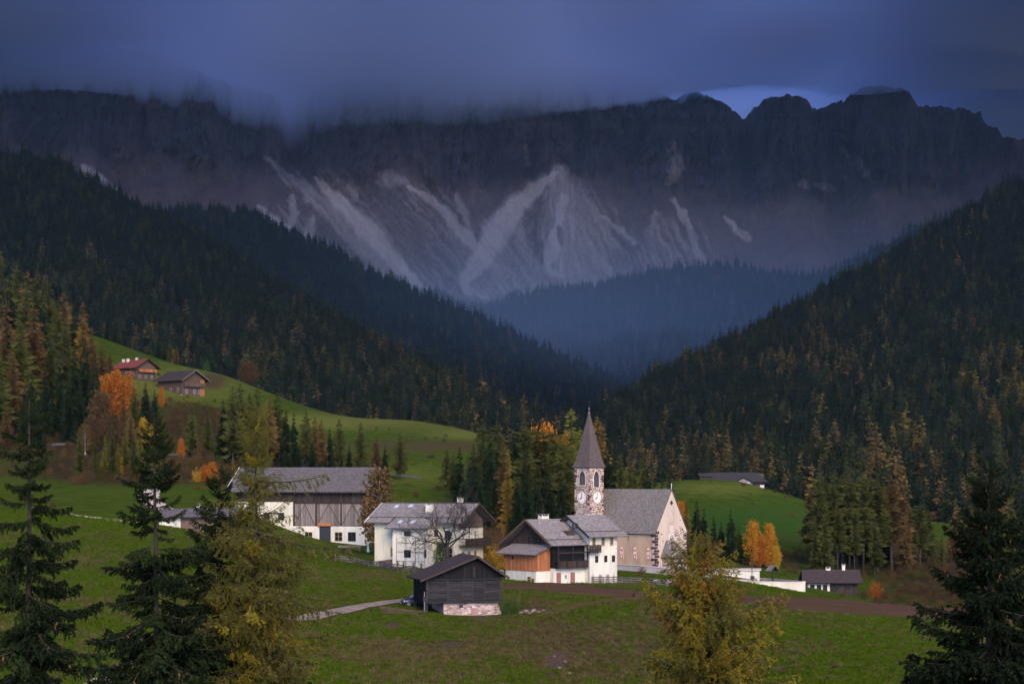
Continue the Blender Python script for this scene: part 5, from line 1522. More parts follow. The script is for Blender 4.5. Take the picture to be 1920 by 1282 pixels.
# ------------------------------------------------------------------ old hay barn in front
c0 = P(799, 0, 219); c0.z = gz(c0.x + 4, c0.y) - .1
hb_ = tag(empty('hay_barn', c0, math.radians(14)), 'weathered blackish timber hay barn on a rubble stone base', 'barn')
BL = 7.5
zf, zm = 1.75, 4.35       # floor beam, middle beam
zap, zl, zr_ = 7.15, 4.75, 5.15
xa = 6.0
MB().prism([(0, 0, zf), (9.0, 0, zf), (9.0, 0, zr_ - .05), (xa, 0, zap - .3), (0, 0, zl - .2)], (0, BL, 0)).build('timber_body', M['wood_black'], hb_)
MB().box((2.15, .25, -2.5), (8.75, BL - .3, zf - .12)).build('stone_base', M['rubble'], hb_)
MB().prism([(8.75, .6, -2.5), (9.6, .4, -2.5), (9.1, .5, .9), (8.75, .6, 1.3)], (0, 3, 0)).build('stone_buttress', M['rubble'], hb_)
def hz(x): return zl + (x + .0) * (zap - zl) / xa if x <= xa else zap - (x - xa) * (zap - zr_) / 3.0
roof_slab('roof', (xa, BL + .5, zap), (xa, -1.0, zap), (-.85, BL + .5, hz(-.85)), (-.85, -1.0, hz(-.85)), M['roof_brown'], hb_, 16, .14)
roof_slab('roof', (xa, -1.0, zap), (xa, BL + .5, zap), (9.75, -1.0, hz(9.75)), (9.75, BL + .5, hz(9.75)), M['roof_brown'], hb_, 10, .14)
fascia(hb_, [(-.9, -1.04, hz(-.9) - .12), (xa, -1.04, zap - .1), (9.8, -1.04, hz(9.8) - .12)], .08, .26, M['wood_dark'])
boards(hb_, (0.05, 0, zm + .1), (8.95, 0, zm + .1), 1, 34, M['wood_black'], (0, -1, 0), .05, top=lambda u: hz(.05 + u * 8.9) - zm - .42)
px5 = [0.1, 3.05, 5.0, 6.05, 7.2, 8.9]
px5 = [0.1, 2.6, 4.3, 5.55, 7.0, 8.9]
for a_, b__ in zip(px5[:-1], px5[1:]):
    boards(hb_, (a_ + .1, 0, zf + .12), (b__ - .1, 0, zf + .12), zm - zf - .25, 8, M['wood_grey_h'], (0, -1, 0), .07, .03, vertical=False)
for x_ in px5: MB().box((x_ - .11, -.12, zf), (x_ + .11, .02, zm - .1)).build('post', M['wood_grey_h'], hb_)
MB().beam((-.15, -.12, zm), (9.15, -.12, zm + .02), .22, .2).build('beam', M['wood_grey_h'], hb_)
MB().beam((-.35, -.10, zf - .02), (9.2, -.10, zf - .02), .24, .22).build('beam', M['wood_grey_h'], hb_)
MB().beam((5.75, -.10, zm + .2), (5.75, -.10, zm + 1.5), .3, .06, up=(0, 1, 0)).beam((4.6, -.10, zm + .2), (4.6, -.10, zm + 1.5), .12, .06, up=(0, 1, 0)).build('hatch', M['wood_grey_h'], hb_)
boards(hb_, (0, BL, zf), (0, .1, zf), 2.9, 16, M['wood_black'], (-1, 0, 0), .05)
for x_, y_ in ((.05, .1), (.75, 3.0), (.05, BL - .2)): MB().beam((x_, y_, -2.0), (x_, y_, zf), .26, .24).build('post', M['wood_grey_h'], hb_)
MB().beam((-.25, -.2, -2.0), (-.25, -.2, zf + 1.2), .10, .10).build('downpipe', M['metal'], hb_)
MB().box((-.42, -.35, zf + .1), (-.05, -.13, zf + .7)).build('lamp_box', M['wood_grey_h'], hb_)
MB().box((4.0, .2, zf - .75), (4.5, .26, zf - .35)).build('vent_opening', M['iron'], hb_)
MB().box((5.5, .18, -.3), (6.25, .26, .95)).build('hatch_door', mat_simple('pinkish_board', (.30, .17, .13), .25), hb_)
boards(hb_, (.9, -.1, -1.2), (2.3, -.25, -.9), 1.2, 8, M['wood_rail'], (0, -1, 0), .04, .06, name='slat')
MB().prism([(-.1, BL, -2), (2.3, BL, -2), (2.3, BL, zf), (-.1, BL, zf)], (0, -.12, 0)).build('rear_boarding', M['wood_black'], hb_)
MB().box((1.3, .8, -1.5), (2.14, 3.0, .35)).build('feed_rack', M['wood_dark'], hb_)

M['frame_dull'] = mat_simple('dull_white_frame', (0.36, 0.33, 0.29), 0.15)
# ------------------------------------------------------------------ farm on the left hill
loc, d = gpt(341, 741)
fb_ = tag(empty('farm_barn', loc, math.radians(-40)), 'brown boarded farm building with dark roof and carved balcony on the hill', 'barn'); fb_.scale = (.9, .9, .9)
MB().prism([(0, 0, -3), (0, 11.5, -3), (0, 11.5, 6.6), (0, 5.75, 9.8), (0, 0, 6.6)], (-14.5, 0, 0)).build('wall', M['wood_brown'], fb_)
hz2 = lambda y: 10.1 - abs(y - 5.75) * .58
roof_slab('roof', (-15.5, 5.75, 10.1), (1.8, 5.75, 10.1), (-15.5, -1.6, hz2(-1.6)), (1.8, -1.6, hz2(-1.6)), M['roof_brown'], fb_, 12, .2)
roof_slab('roof', (1.8, 5.75, 10.1), (-15.5, 5.75, 10.1), (1.8, 13.1, hz2(13.1)), (-15.5, 13.1, hz2(13.1)), M['roof_brown'], fb_, 10, .2)
fascia(fb_, [(1.86, -1.6, hz2(-1.6) - .1), (1.86, 5.75, 10.0), (1.86, 13.1, hz2(13.1) - .1)], .1, .3, M['wood_grey'])
balcony(fb_, (0, .6, 3.6), (0, 11, 3.6), (1, 0, 0), 1.2, 1.3, M['wood_brown'], 12)
boards(fb_, (0.02, 9.4, 0), (0.02, 11.4, 0), 6.4, 6, M['wood_orange'], (1, 0, 0), .05)
for x_ in (-11.5, -6.8, -2.4): window(fb_, (x_, 0, 2.2), (0, -1, 0), 1.0, 1.5, 'frame_dull', fw=.12)
for y_ in (2.4, 6.4, 9.0): window(fb_, (0, y_, 1.6), (1, 0, 0), .9, 1.3, 'frame_dull', fw=.12)
MB().box((-14.4, -.12, -1.5), (0.1, 0, .35)).build('plinth', M['plaster_grey'], fb_)

loc, d = gpt(255, 712)
fh = tag(empty('farmhouse', loc, math.radians(-38)), 'farmhouse with red roof and wooden balconies behind the orange tree', 'house'); fh.scale = (.88, .88, .88)
MB().prism([(0, 0, -3), (0, 10.5, -3), (0, 10.5, 5.6), (0, 5.25, 8.4), (0, 0, 5.6)], (-13, 0, 0)).build('wall', M['wood_brown'], fh)
hz3 = lambda y: 8.75 - abs(y - 5.25) * .56
roof_slab('roof', (-14, 5.25, 8.75), (1.6, 5.25, 8.75), (-14, -1.6, hz3(-1.6)), (1.6, -1.6, hz3(-1.6)), M['roof_red'], fh, 12, .2)
roof_slab('roof', (1.6, 5.25, 8.75), (-14, 5.25, 8.75), (1.6, 12.1, hz3(12.1)), (-14, 12.1, hz3(12.1)), M['roof_red'], fh, 10, .2)
fascia(fh, [(1.66, -1.6, hz3(-1.6) - .1), (1.66, 5.25, 8.65), (1.66, 12.1, hz3(12.1) - .1)], .1, .3, M['wood_dark'])
MB().prism([(.1, .6, 4.6), (.1, 9.9, 4.6), (.1, 9.6, 5.7), (.1, 5.25, 8.1), (.1, .9, 5.7)], (-.2, 0, 0)).build('boarded_gable', M['wood_brown'], fh)
balcony(fh, (0, .5, 3.4), (0, 10, 3.4), (1, 0, 0), 1.2, 1.1, M['wood_orange'], 12)
for y_ in (2, 5.2, 8.4): window(fh, (0.0, y_, 1.5), (1, 0, 0), .9, 1.2, 'frame_dull', fw=.1)
for x_ in (-10, -6, -2.5): window(fh, (x_, 0, 3.2), (0, -1, 0), .9, 1.2, 'frame_dull', fw=.1)
chimney(fh, (-12.0, 3.6, 7.7), .9, .9, 1.2); chimney(fh, (-9.2, 3.6, 7.7), .9, .9, 1.3); chimney(fh, (-5.6, 5.2, 8.4), .8, .8, .9)

# ------------------------------------------------------------------ farmhouse on the crest of the right meadow
c0 = P(1432, 0, 604); c0.z = gz(c0.x, 604) + .3
M['roof_crest'] = shingle_mat('old_dark_shingles', (0.050, 0.042, 0.040))
rf = tag(empty('farmhouse', c0, math.radians(-8)), 'dark-roofed farmhouse on the crest of the green hill right of the church', 'house')
MB().prism([(0, 0, -3), (0, 9, -3), (0, 9, 1.9), (0, 4.5, 4.4), (0, 0, 1.9)], (-16, 0, 0)).build('wall', M['wood_brown'], rf)
hz4 = lambda y: 4.75 - abs(y - 4.5) * .5
roof_slab('roof', (-18, 4.5, 4.75), (-2.5, 4.5, 4.75), (-19.2, -1.6, hz4(-1.6)), (1.6, -1.6, hz4(-1.6)), M['roof_crest'], rf, 10, .2)
roof_slab('roof', (-2.5, 4.5, 4.75), (-18, 4.5, 4.75), (1.6, 10.6, hz4(10.6)), (-19.2, 10.6, hz4(10.6)), M['roof_crest'], rf, 8, .2)
MB().prism([(-9.2, -2.0, -2.5), (-3.6, -2.0, -2.5), (-3.6, -2.0, 1.3), (-6.4, -2.0, 2.9), (-9.2, -2.0, 1.3)], (0, 4, 0)).build('front_gable', M['wood_grey'], rf)
roof_slab('gable_roof', (-6.4, -2.6, 3.3), (-6.4, 3.0, 3.3), (-2.7, -2.6, 1.1), (-2.7, 3.0, 1.1), M['roof_crest'], rf, 6, .15)
roof_slab('gable_roof', (-6.4, 3.0, 3.3), (-6.4, -2.6, 3.3), (-10.1, 3.0, 1.1), (-10.1, -2.6, 1.1), M['roof_crest'], rf, 6, .15)
balcony(rf, (-9.1, -2.0, 0.1), (-3.7, -2.0, .1), (0, -1, 0), .7, .9, M['wood_grey'], 10)
MB().box((-1.2, -.15, -2.5), (.15, .6, .7)).build('white_wall', M['plaster_white'], rf)
MB().prism([(-15.6, -.1, -2), (-12.6, -.1, -2), (-12.6, -.1, .8), (-14.1, -.1, 1.5), (-15.6, -.1, .8)], (0, .15, 0)).build('pale_gable', M['wood_rail'], rf)
for x_ in (-8, -6.4, -4.8): window(rf, (x_, -2.0, 1.3), (0, -1, 0), .5, .7, 'frame_white', fw=.08)
c0 = P(1326, 0, 606); c0.z = gz(c0.x, 606)
sh_ = tag(empty('shed', c0, 0), 'small dark shed left of the crest farmhouse', 'shed')
MB().box((-2.5, 0, -1), (1.5, 4, 1.2)).build('wall', M['wood_dark'], sh_)
roof_slab('roof', (-2.8, 2, 2.1), (1.8, 2, 2.1), (-2.8, -.5, 1.1), (1.8, -.5, 1.1), M['roof_crest'], sh_, 5, .12)
roof_slab('roof', (1.8, 2, 2.1), (-2.8, 2, 2.1), (1.8, 4.5, 1.1), (-2.8, 4.5, 1.1), M['roof_crest'], sh_, 5, .12)

# ------------------------------------------------------------------ low house below the larch grove
loc, d = gpt(1608, 1117)
lh = tag(empty('farmhouse', loc, math.radians(-4)), 'low house, half white half dark timber, below the larch grove', 'house')
s_ = d / 400.0
MB().box((-10.6 * s_, 0, -2), (-5.9 * s_, 7, 3.0)).build('white_wall', M['plaster_white'], lh)
MB().box((-5.9 * s_, .05, -2), (0, 7, 3.0)).build('timber_wall', M['wood_dark'], lh)
hz5 = lambda y: 5.0 - abs(y - 3.5) * .5
roof_slab('roof', (-11.6 * s_, 3.5, 5.0), (.7, 3.5, 5.0), (-11.9 * s_, -1.2, hz5(-1.2)), (.9, -1.2, hz5(-1.2)), M['roof_brown'], lh, 9, .2)
roof_slab('roof', (.7, 3.5, 5.0), (-11.6 * s_, 3.5, 5.0), (.9, 8.2, hz5(8.2)), (-11.9 * s_, 8.2, hz5(8.2)), M['roof_dark'], lh, 8, .2)
MB().prism([(0, 0.1, 3), (0, 6.9, 3), (0, 3.5, 4.7)], (-10.5 * s_, 0, 0)).build('gable', M['wood_dark'], lh)
for x_ in (-9.6, -8.2, -6.9): window(lh, (x_ * s_, 0, 1.6), (0, -1, 0), .7, 1.1, 'frame_dark', fw=.08)
boards(lh, (-5.8 * s_, .05, .2), (-.05, .05, .2), 2.7, 12, M['wood_dark'], (0, -1, 0), .05)
for x_ in (-4.4, -1.8): window(lh, (x_ * s_, 0.0, 1.8), (0, -1, 0), .9, 1.0, 'frame_dark', fw=.08)
chimney(lh, (-5.9 * s_, 3.5, 4.7), .9, .7, .5); chimney(lh, (-2.6 * s_, 3.5, 4.7), .6, .6, 1.1)

# ------------------------------------------------------------------ little house by the field path, behind the spruces
loc, d = gpt(345, 992)
sb = tag(empty('shed', loc, math.radians(-10)), 'small white shed with grey lean-to roof beside the field path', 'shed')
MB().box((-4.2, 0, -1.5), (-.6, 3, 1.9)).build('wall', M['plaster_white'], sb)
MB().box((-.6, .05, -1.5), (1.2, 3, 1.9)).build('timber_wall', M['wood_brown'], sb)
roof_slab('roof', (-5, 2.2, 3.2), (9, 2.2, 3.6), (-5, -1.0, 1.9), (9, -1.0, 2.2), M['roof_dark'], sb, 7, .14)
roof_slab('roof', (9, 2.2, 3.6), (-5, 2.2, 3.2), (9, 5.0, 2.2), (-5, 5.0, 1.9), M['roof_dark'], sb, 5, .14)
MB().box((1.2, .1, -1.5), (8.2, 4, 2.0)).build('rear_wall', M['wood_brown'], sb)
chimney(sb, (1.6, 2.2, 3.2), .5, .5, .6)
# ------------------------------------------------------------------ paths, road, ploughed strip
def ribbon(name, pts, width, mat, label, cat, dz=0.07, step=2.0, cols_=5, edge=0.3, seed=1):
    """pts: world (x, y) centre line"""
    pts = [Vector((p[0], p[1], 0)) for p in pts]
    line = []
    for i in range(len(pts) - 1):
        p0 = pts[max(0, i - 1)]; p1, p2 = pts[i], pts[i + 1]; p3 = pts[min(len(pts) - 1, i + 2)]
        n = max(2, int((p2 - p1).length / step))
        for k in range(n):
            t = k / n
            line.append(0.5 * ((2 * p1) + (p2 - p0) * t + (2 * p0 - 5 * p1 + 4 * p2 - p3) * t * t + (3 * p1 - p0 - 3 * p2 + p3) * t ** 3))
    line.append(pts[-1])
    V = []; r = random.Random(seed)
    for i, p in enumerate(line):
        d = (line[min(i + 1, len(line) - 1)] - line[max(i - 1, 0)]).normalized(); s_ = Vector((-d.y, d.x, 0))
        wl_, wr_ = width / 2 + r.uniform(-edge, edge) * .5, width / 2 + r.uniform(-edge, edge) * .5
        for c in range(cols_):
            u = -wl_ + (wl_ + wr_) * c / (cols_ - 1)
            q = p + s_ * u
            V.append((q.x, q.y, gz(q.x, q.y) + dz))
    me = np_mesh(name, np.array(V), grid_faces(len(line), cols_), [mat], smooth=True)
    return tag(link(name, me), label, cat, kind='structure')
def gxy(px_, py_, d0=100):
    d = ground_hit(px_, py_, d0) or 700
    return ((px_ - CX) / F * d, d)
GRAVEL = mat_simple('pale_gravel', (0.25, 0.19, 0.145), 0.4, 1.2, 0.95, bstr=0.4, bdist=0.05, world_space=True)
GRAVEL2 = mat_simple('dusty_track', (0.55, 0.44, 0.35), 0.25, 1.0, 0.95, world_space=True)
ASPHALT = mat_simple('worn_asphalt', (0.11, 0.10, 0.095), 0.25, 1.0, 0.95, world_space=True)
ribbon('path', [gxy(*p) for p in ((150,1310),(205,1275),(262,1250),(318,1215),(352,1192),(400,1180),(480,1170),(590,1156),(650,1143),(700,1133),(752,1126),(800,1122))], 2.3, GRAVEL, 'gravel track running past the hay barn', 'path')
ribbon('path', [gxy(*p) for p in ((286,916),(279,926),(281,938),(298,950),(322,960),(345,967))], 4.2, GRAVEL2, 'pale curving track between the meadows', 'path', seed=2)
ribbon('path', [gxy(*p) for p in ((120,962),(155,968),(190,972),(225,977),(262,980))], 2.0, GRAVEL2, 'thin pale track across the left meadow', 'path', seed=3)
ribbon('road', [gxy(*p) for p in ((60,838),(110,833),(160,834),(215,845),(330,852),(430,862),(520,869),(620,874),(720,888),(790,896))], 5.0, ASPHALT, 'grey road crossing the slope above the barn', 'road', seed=4)
ribbon('path', [gxy(*p) for p in ((905,1078),(940,1073),(962,1066),(985,1064),(1010,1062))], 3.5, GRAVEL2, 'pale drive beside the farmhouse', 'path', seed=5)
SOIL = bpy.data.materials.new('ploughed_soil')
SOIL, nt, b = new_mat('ploughed_soil', 0.95, 0.05)
n = noise(nt, 0.9, 5, 0.75, stretch=(0.08, 1.3, 1)); n2 = noise(nt, 0.12, 3, 0.6)
c = ramp(nt, n, [(0.3, (0.042, 0.022, 0.012)), (0.5, (0.095, 0.050, 0.028)), (0.75, (0.20, 0.115, 0.07))])
c = mixc(nt, maprange(nt, n2, 0.5, 0.75, 0, 0.45), c, (0.05, 0.07, 0.018))
nt.links.new(c, b.inputs['Base Color']); bump(nt, b, n, 0.8, 0.15)
TOPE = [(936,1097),(980,1093),(1034,1092),(1090,1096),(1138,1101),(1190,1107),(1242,1111),(1320,1114),(1430,1117),(1520,1119),(1620,1126),(1740,1136),(1850,1143),(1960,1150)]
BOTE = [(936,1104),(980,1106),(1034,1109),(1090,1114),(1138,1119),(1190,1122),(1242,1125),(1320,1127),(1430,1138),(1520,1146),(1620,1152),(1740,1160),(1850,1168),(1960,1176)]
pxs = np.arange(936, 1960, 6.0); V = []
for i, p_ in enumerate(pxs):
    t_ = np.interp(p_, *zip(*TOPE)); b_ = np.interp(p_, *zip(*BOTE))
    t_ += 1.3 * math.sin(p_ * .09) + rng.uniform(-.7, .7); b_ += 1.2 * math.sin(p_ * .06 + 1) + rng.uniform(-.8, .8)
    A_, B_ = gxy(p_, t_), gxy(p_, b_)
    for k in range(9):
        x_, y_ = A_[0] + (B_[0] - A_[0]) * k / 8, A_[1] + (B_[1] - A_[1]) * k / 8
        V.append((x_, y_, gz(x_, y_) + (0.10 if 0 < k < 8 else 0.02)))
tag(link('ploughed_strip', np_mesh('ploughed_strip', np.array(V), grid_faces(len(pxs), 9)[:, ::-1], [SOIL], smooth=True)), 'bare brown ploughed strip between the green meadows', 'field', kind='structure')

# ------------------------------------------------------------------ walls round the churchyard
def wall_run(name, pts, h, thick, mat, cap, label):
    """pts: (px, row of the top, distance)"""
    W_ = [P(*p) for p in pts]
    o = empty(name, (W_[0].x, W_[0].y, W_[0].z - h))
    base = Vector(o.location)
    for a, c in zip(W_[:-1], W_[1:]):
        a, c = a - base, c - base
        d = (c - a); d.z = 0; d.normalize(); nn = Vector((-d.y, d.x, 0)) * thick
        if nn.y < 0: nn = -nn
        MB().prism([a + Vector((0, 0, -h)), c + Vector((0, 0, -h)), c, a], nn).build('wall_panel', mat, o)
        off = nn.normalized() * -.1; e = Vector((0, 0, .16))
        MB().prism([a + off + Vector((0, 0, .004)), c + off + Vector((0, 0, .004)), c + off + e, a + off + e], nn + nn.normalized() * .2).build('coping', cap, o)
    return tag(o, label, 'wall')
CAP = mat_simple('pinkish_coping', (0.60, 0.46, 0.40), 0.15)
wall_run('churchyard_wall', [(1150,1058,347),(1200,1061,341),(1255,1066,336),(1312,1075,331),(1345,1080,330)], 4.0, .5, M['plaster_grey'], CAP, 'grey plastered churchyard wall below the nave')
wall_run('churchyard_wall', [(1268,1068,343),(1310,1071,340),(1345,1072,338)], 3.0, .4, M['plaster_white'], CAP, 'short pale wall stepping down beside the church porch')
wall_run('churchyard_wall', [(1345,1085,334),(1396,1088,333),(1425,1091,332),(1506,1092,334)], 3.6, .5, M['plaster_cream'], CAP, 'long cream wall at the right end of the churchyard')
wall_run('churchyard_wall', [(1506,1091,334),(1440,1086,352),(1395,1083,360)], 3.2, .4, M['plaster_cream'], CAP, 'cream rear wall behind the roofed crucifix post')
c0 = P(1418, 1092, 352)
mo = tag(empty('mortuary', c0, math.radians(-8)), 'low white flat-roofed building at the churchyard end', 'building')
MB().box((-11, 0, -1), (.6, 5, 2.3)).build('wall', M['plaster_white'], mo)
MB().box((-11.3, -.3, 2.304), (.9, 5.3, 2.5)).build('roof', CAP, mo)
MB().box((-1.1, -.06, -.2), (-.35, .02, 1.3)).build('door', M['iron'], mo)
MB().box((-.4, -1.6, -.6), (.9, -.5, .35)).build('planter', M['plaster_white'], mo)
c0 = P(1410, 1090, 345)
lp_ = tag(empty('lamp_post', c0), 'thin dark post beside the flat-roofed white building', 'post')
MB().beam((0, 0, -1), (0, 0, 3.6), .12).build('pole', M['iron'], lp_); MB().box((-.12, -.12, 3.6), (.12, .12, 3.9)).build('lamp_head', M['iron'], lp_)
c0 = P(1449, 1088, 338)
sr = tag(empty('wayside_shrine', c0, math.radians(25)), 'roofed wooden crucifix post standing behind the cream wall', 'shrine')
MB().beam((0, 0, -1), (0, 0, 2.2), .22).build('post', M['wood_dark'], sr)
MB().beam((-.7, 0, 1.5), (.7, 0, 1.5), .12).build('crossbar', M['wood_dark'], sr)
roof_slab('roof', (0, 1.0, 2.75), (0, -.8, 2.75), (-1.05, 1.0, 1.75), (-1.05, -.8, 1.75), M['roof_grey'], sr, 4, .08)
roof_slab('roof', (0, -.8, 2.75), (0, 1.0, 2.75), (1.05, -.8, 1.75), (1.05, 1.0, 1.75), M['roof_grey'], sr, 4, .08)
MB().prism([(-.8, .9, 1.75), (.8, .9, 1.75), (0, .9, 2.6)], (0, -.06, 0)).build('back_board', M['wood_dark'], sr)
for i, (p_, t_, w_) in enumerate(((1239,1056,.55),(1247,1058,.5),(1273,1057,.6),(1281,1059,.5),(1288,1056,.55),(1294,1059,.5))):
    c0 = P(p_, 1067, 347); h_ = (1067 - t_) / F * 347
    g_ = MB().prism(arch_poly((0, 0, 0), (1, 0, 0), w_, h_ if i % 2 else h_ * .9), (0, .15, 0)).build('gravestone', M['white_paint'] if i % 3 else M['plaster_grey'])
    g_.location = c0; g_.rotation_euler = (0, 0, -.5)
    tag(g_, f'{"pale" if i % 3 else "grey"} gravestone by the porch, {ordinal(i)} from the left', 'gravestone', 'gravestones by the church porch')

# ------------------------------------------------------------------ rail fences
def fence(pts, label, h=1.15, rails=3, step=2.1, mat='wood_rail', lean=.04):
    W_ = [gpt(*p)[0] for p in pts]
    o = empty('rail_fence', W_[0]); b0 = Vector(o.location)
    posts = []
    for a, c in zip(W_[:-1], W_[1:]):
        n_ = max(1, int(round((c - a).xy.length / step)))
        for k in range(n_): posts.append(a.lerp(c, k / n_))
    posts.append(W_[-1])
    r = random.Random(len(posts))
    ps = []
    for p in posts:
        p = Vector((p.x, p.y, gz(p.x, p.y))) - b0
        tp = p + Vector((r.uniform(-lean, lean), r.uniform(-lean, lean), h + r.uniform(-.05, .1)))
        MB().beam(p - Vector((0, 0, .3)), tp, .17, .15).build('post', M[mat], o)
        ps.append((p, tp))
    for (p, t_), (p2, t2) in zip(ps[:-1], ps[1:]):
        d = (p2 - p).normalized(); s_ = Vector((d.y, -d.x, 0)) * .09
        if s_.y > 0: s_ = -s_
        for k in range(rails):
            f_ = (.32 + .58 * k / (rails - 1))
            MB().beam(p.lerp(t_, f_) + s_ - d * .1 + Vector((0, 0, r.uniform(-.04, .04))), p2.lerp(t2, f_) + s_ + d * .1 + Vector((0, 0, r.uniform(-.04, .04))), .07, .17).build('rail', M[mat], o)
    return tag(o, label, 'fence')
fence([(628,1052),(665,1058),(700,1064),(745,1071),(800,1080)], 'brown rail fence in front of the cream farmhouse')
fence([(946,1082),(962,1071),(985,1064),(1014,1062)], 'dark rail fence along the drive left of the chalet')
fence([(1014,1063),(1030,1073),(1050,1082),(1080,1088),(1112,1094),(1150,1094)], 'rail fence running down in front of the chalet')
fence([(1150,1094),(1200,1096),(1250,1100),(1300,1104),(1335,1107)], 'grey rail fence across the meadow below the churchyard')
fence([(958,1078),(990,1077),(1020,1079),(1045,1086)], 'low weathered fence below the drive', h=.9, rails=2)

# ------------------------------------------------------------------ things in the yard
for i, (p_, b_, t_) in enumerate(((746,1073,1050),(757,1074,1052),(775,1076,1054),(790,1078,1055))):
    c0, d = gpt(p_, b_); hh = (b_ - t_) / F * d
    o = tag(empty('vine_post', c0), f'garden post wrapped in a dried vine by the bay, {ordinal(i)} from the left', 'post', 'vine posts in front of the farmhouse')
    MB().beam((0, 0, -.2), (.05 * (i - 1), 0, hh), .10).build('post', M['wood_brown'], o)
    g = Geo(); r = np.random.default_rng(i)
    n_ = 120; z_ = hh * (.25 + .75 * r.random(n_)); pos = np.stack([r.normal(0, .13, n_), r.normal(0, .13, n_), z_], 1)
    d1 = r.normal(0, .09, (n_, 3)); d2 = r.normal(0, .09, (n_, 3))
    g.tri(np.stack([pos, pos + d1, pos + d2], 1)); link('foliage', g.mesh('foliage', [LEAF['brown']]), o)
c0 = P(690, 1043, 352)
o = tag(empty('parasol', c0), 'closed cream parasol between the barn and the farmhouse', 'parasol')
MB().lathe((0, 0, 0), [(.3, 0), (.3, .08), (.03, .1), (.03, 2.6)], 8).build('pole', M['metal'], o)
MB().lathe((0, 0, 0), [(.30, .75), (.24, 1.3), (.12, 2.2), (.02, 2.75)], 9).build('canopy', M['frame_white'], o)
c0 = P(655, 1040, 352); c0.z = gz(c0.x, 352)
o = tag(empty('bench', c0, -.15), 'long wooden bench against the white barn wall', 'bench')
MB().box((-2.2, -.2, .42), (2.2, .2, .48)).build('seat', M['wood_grey'], o); MB().box((-2.2, .2, .6), (2.2, .25, 1.0)).build('backrest', M['wood_grey'], o)
for x_ in (-2, 0, 2): MB().box((x_ - .05, -.18, -.3), (x_ + .05, .25, .42)).build('leg', M['wood_grey'], o)
# white-bordered bed by the churchyard
c0 = gpt(1255, 1090)[0]
o = tag(empty('garden_bed', c0), 'round garden bed edged with white slabs below the churchyard wall', 'garden bed')
MB().disc((0, 0, .03), (4.4, 0, 0), (0, 2.6, .0), (0, 0, 1), 0, .95, .05, 28).build('soil', M['wood_brown'], o)
for k in range(22):
    a = k * 2 * math.pi / 22
    if k in (3, 4, 9, 15): continue
    p_ = Vector((4.4 * math.cos(a), 2.6 * math.sin(a), .05)); q_ = Vector((4.4 * math.cos(a + .26), 2.6 * math.sin(a + .26), .05))
    MB().beam(p_, q_, .55, .22).build('slab', M['white_paint'], o)
MB().prism([(-1.2, -1.6, .1), (1.3, -1.9, .1), (.9, -.9, .35), (-.6, -.8, .4)], (0, .6, -.1)).build('pale_sheet', M['white_paint'], o)
# timber by the hay barn
for i, (a_, c_) in enumerate((((712,1141),(790,1150)),((722,1146),(784,1154)),((716,1151),(800,1149)))):
    A_, B_ = gpt(*a_)[0] + Vector((0, 0, .18)), gpt(*c_)[0] + Vector((0, 0, .2))
    m_ = (A_ + B_) / 2
    l_ = MB().beam(A_ - m_, B_ - m_, .24, .22).build('timber_beam', M['wood_brown']); l_.location = m_
    tag(l_, ('upper', 'middle', 'lower')[i] + ' old beam lying on the bank left of the hay barn', 'beam', 'old beams left of the hay barn')
rk = mat_simple('pale_rock', (0.20, 0.15, 0.115), 0.35, 4, bstr=.5)
def rock(px_, py_, s, i, label):
    c0, d = gpt(px_, py_)
    bm = bmesh.new(); bmesh.ops.create_icosphere(bm, subdivisions=2, radius=s); r = random.Random(i * 3 + 1)
    for v in bm.verts: v.co *= r.uniform(.72, 1.15); v.co.z *= .65
    me = bpy.data.meshes.new('rock'); bm.to_mesh(me); bm.free(); me.materials.append(rk)
    o = link('rock', me, None, c0 + Vector((0, 0, s * .2)), (0, 0, i)); tag(o, label, 'rock', 'rocks on the bank beside the hay barn')
for i, (p_, q_, s) in enumerate(((976,1149,.30),(985,1147,.42),(993,1150,.28),(1001,1147,.45),(1010,1149,.33),(1020,1146,.36),(1030,1148,.26))):
    rock(p_, q_, s, i, f'pale rock on the bank right of the hay barn, {ordinal(i)} from the left')
for i, (p_, q_, s) in enumerate(((1035,1186,.12),(672,1222,.14),(1060,1240,.17),(1049,1252,.18),(1040,1230,.13),(1068,1262,.15))):
    rock(p_, q_, s, i + 20, f'small pale rock lying in the front meadow, {ordinal(sorted([1035,672,1060,1049,1040,1068]).index(p_))} from the left')

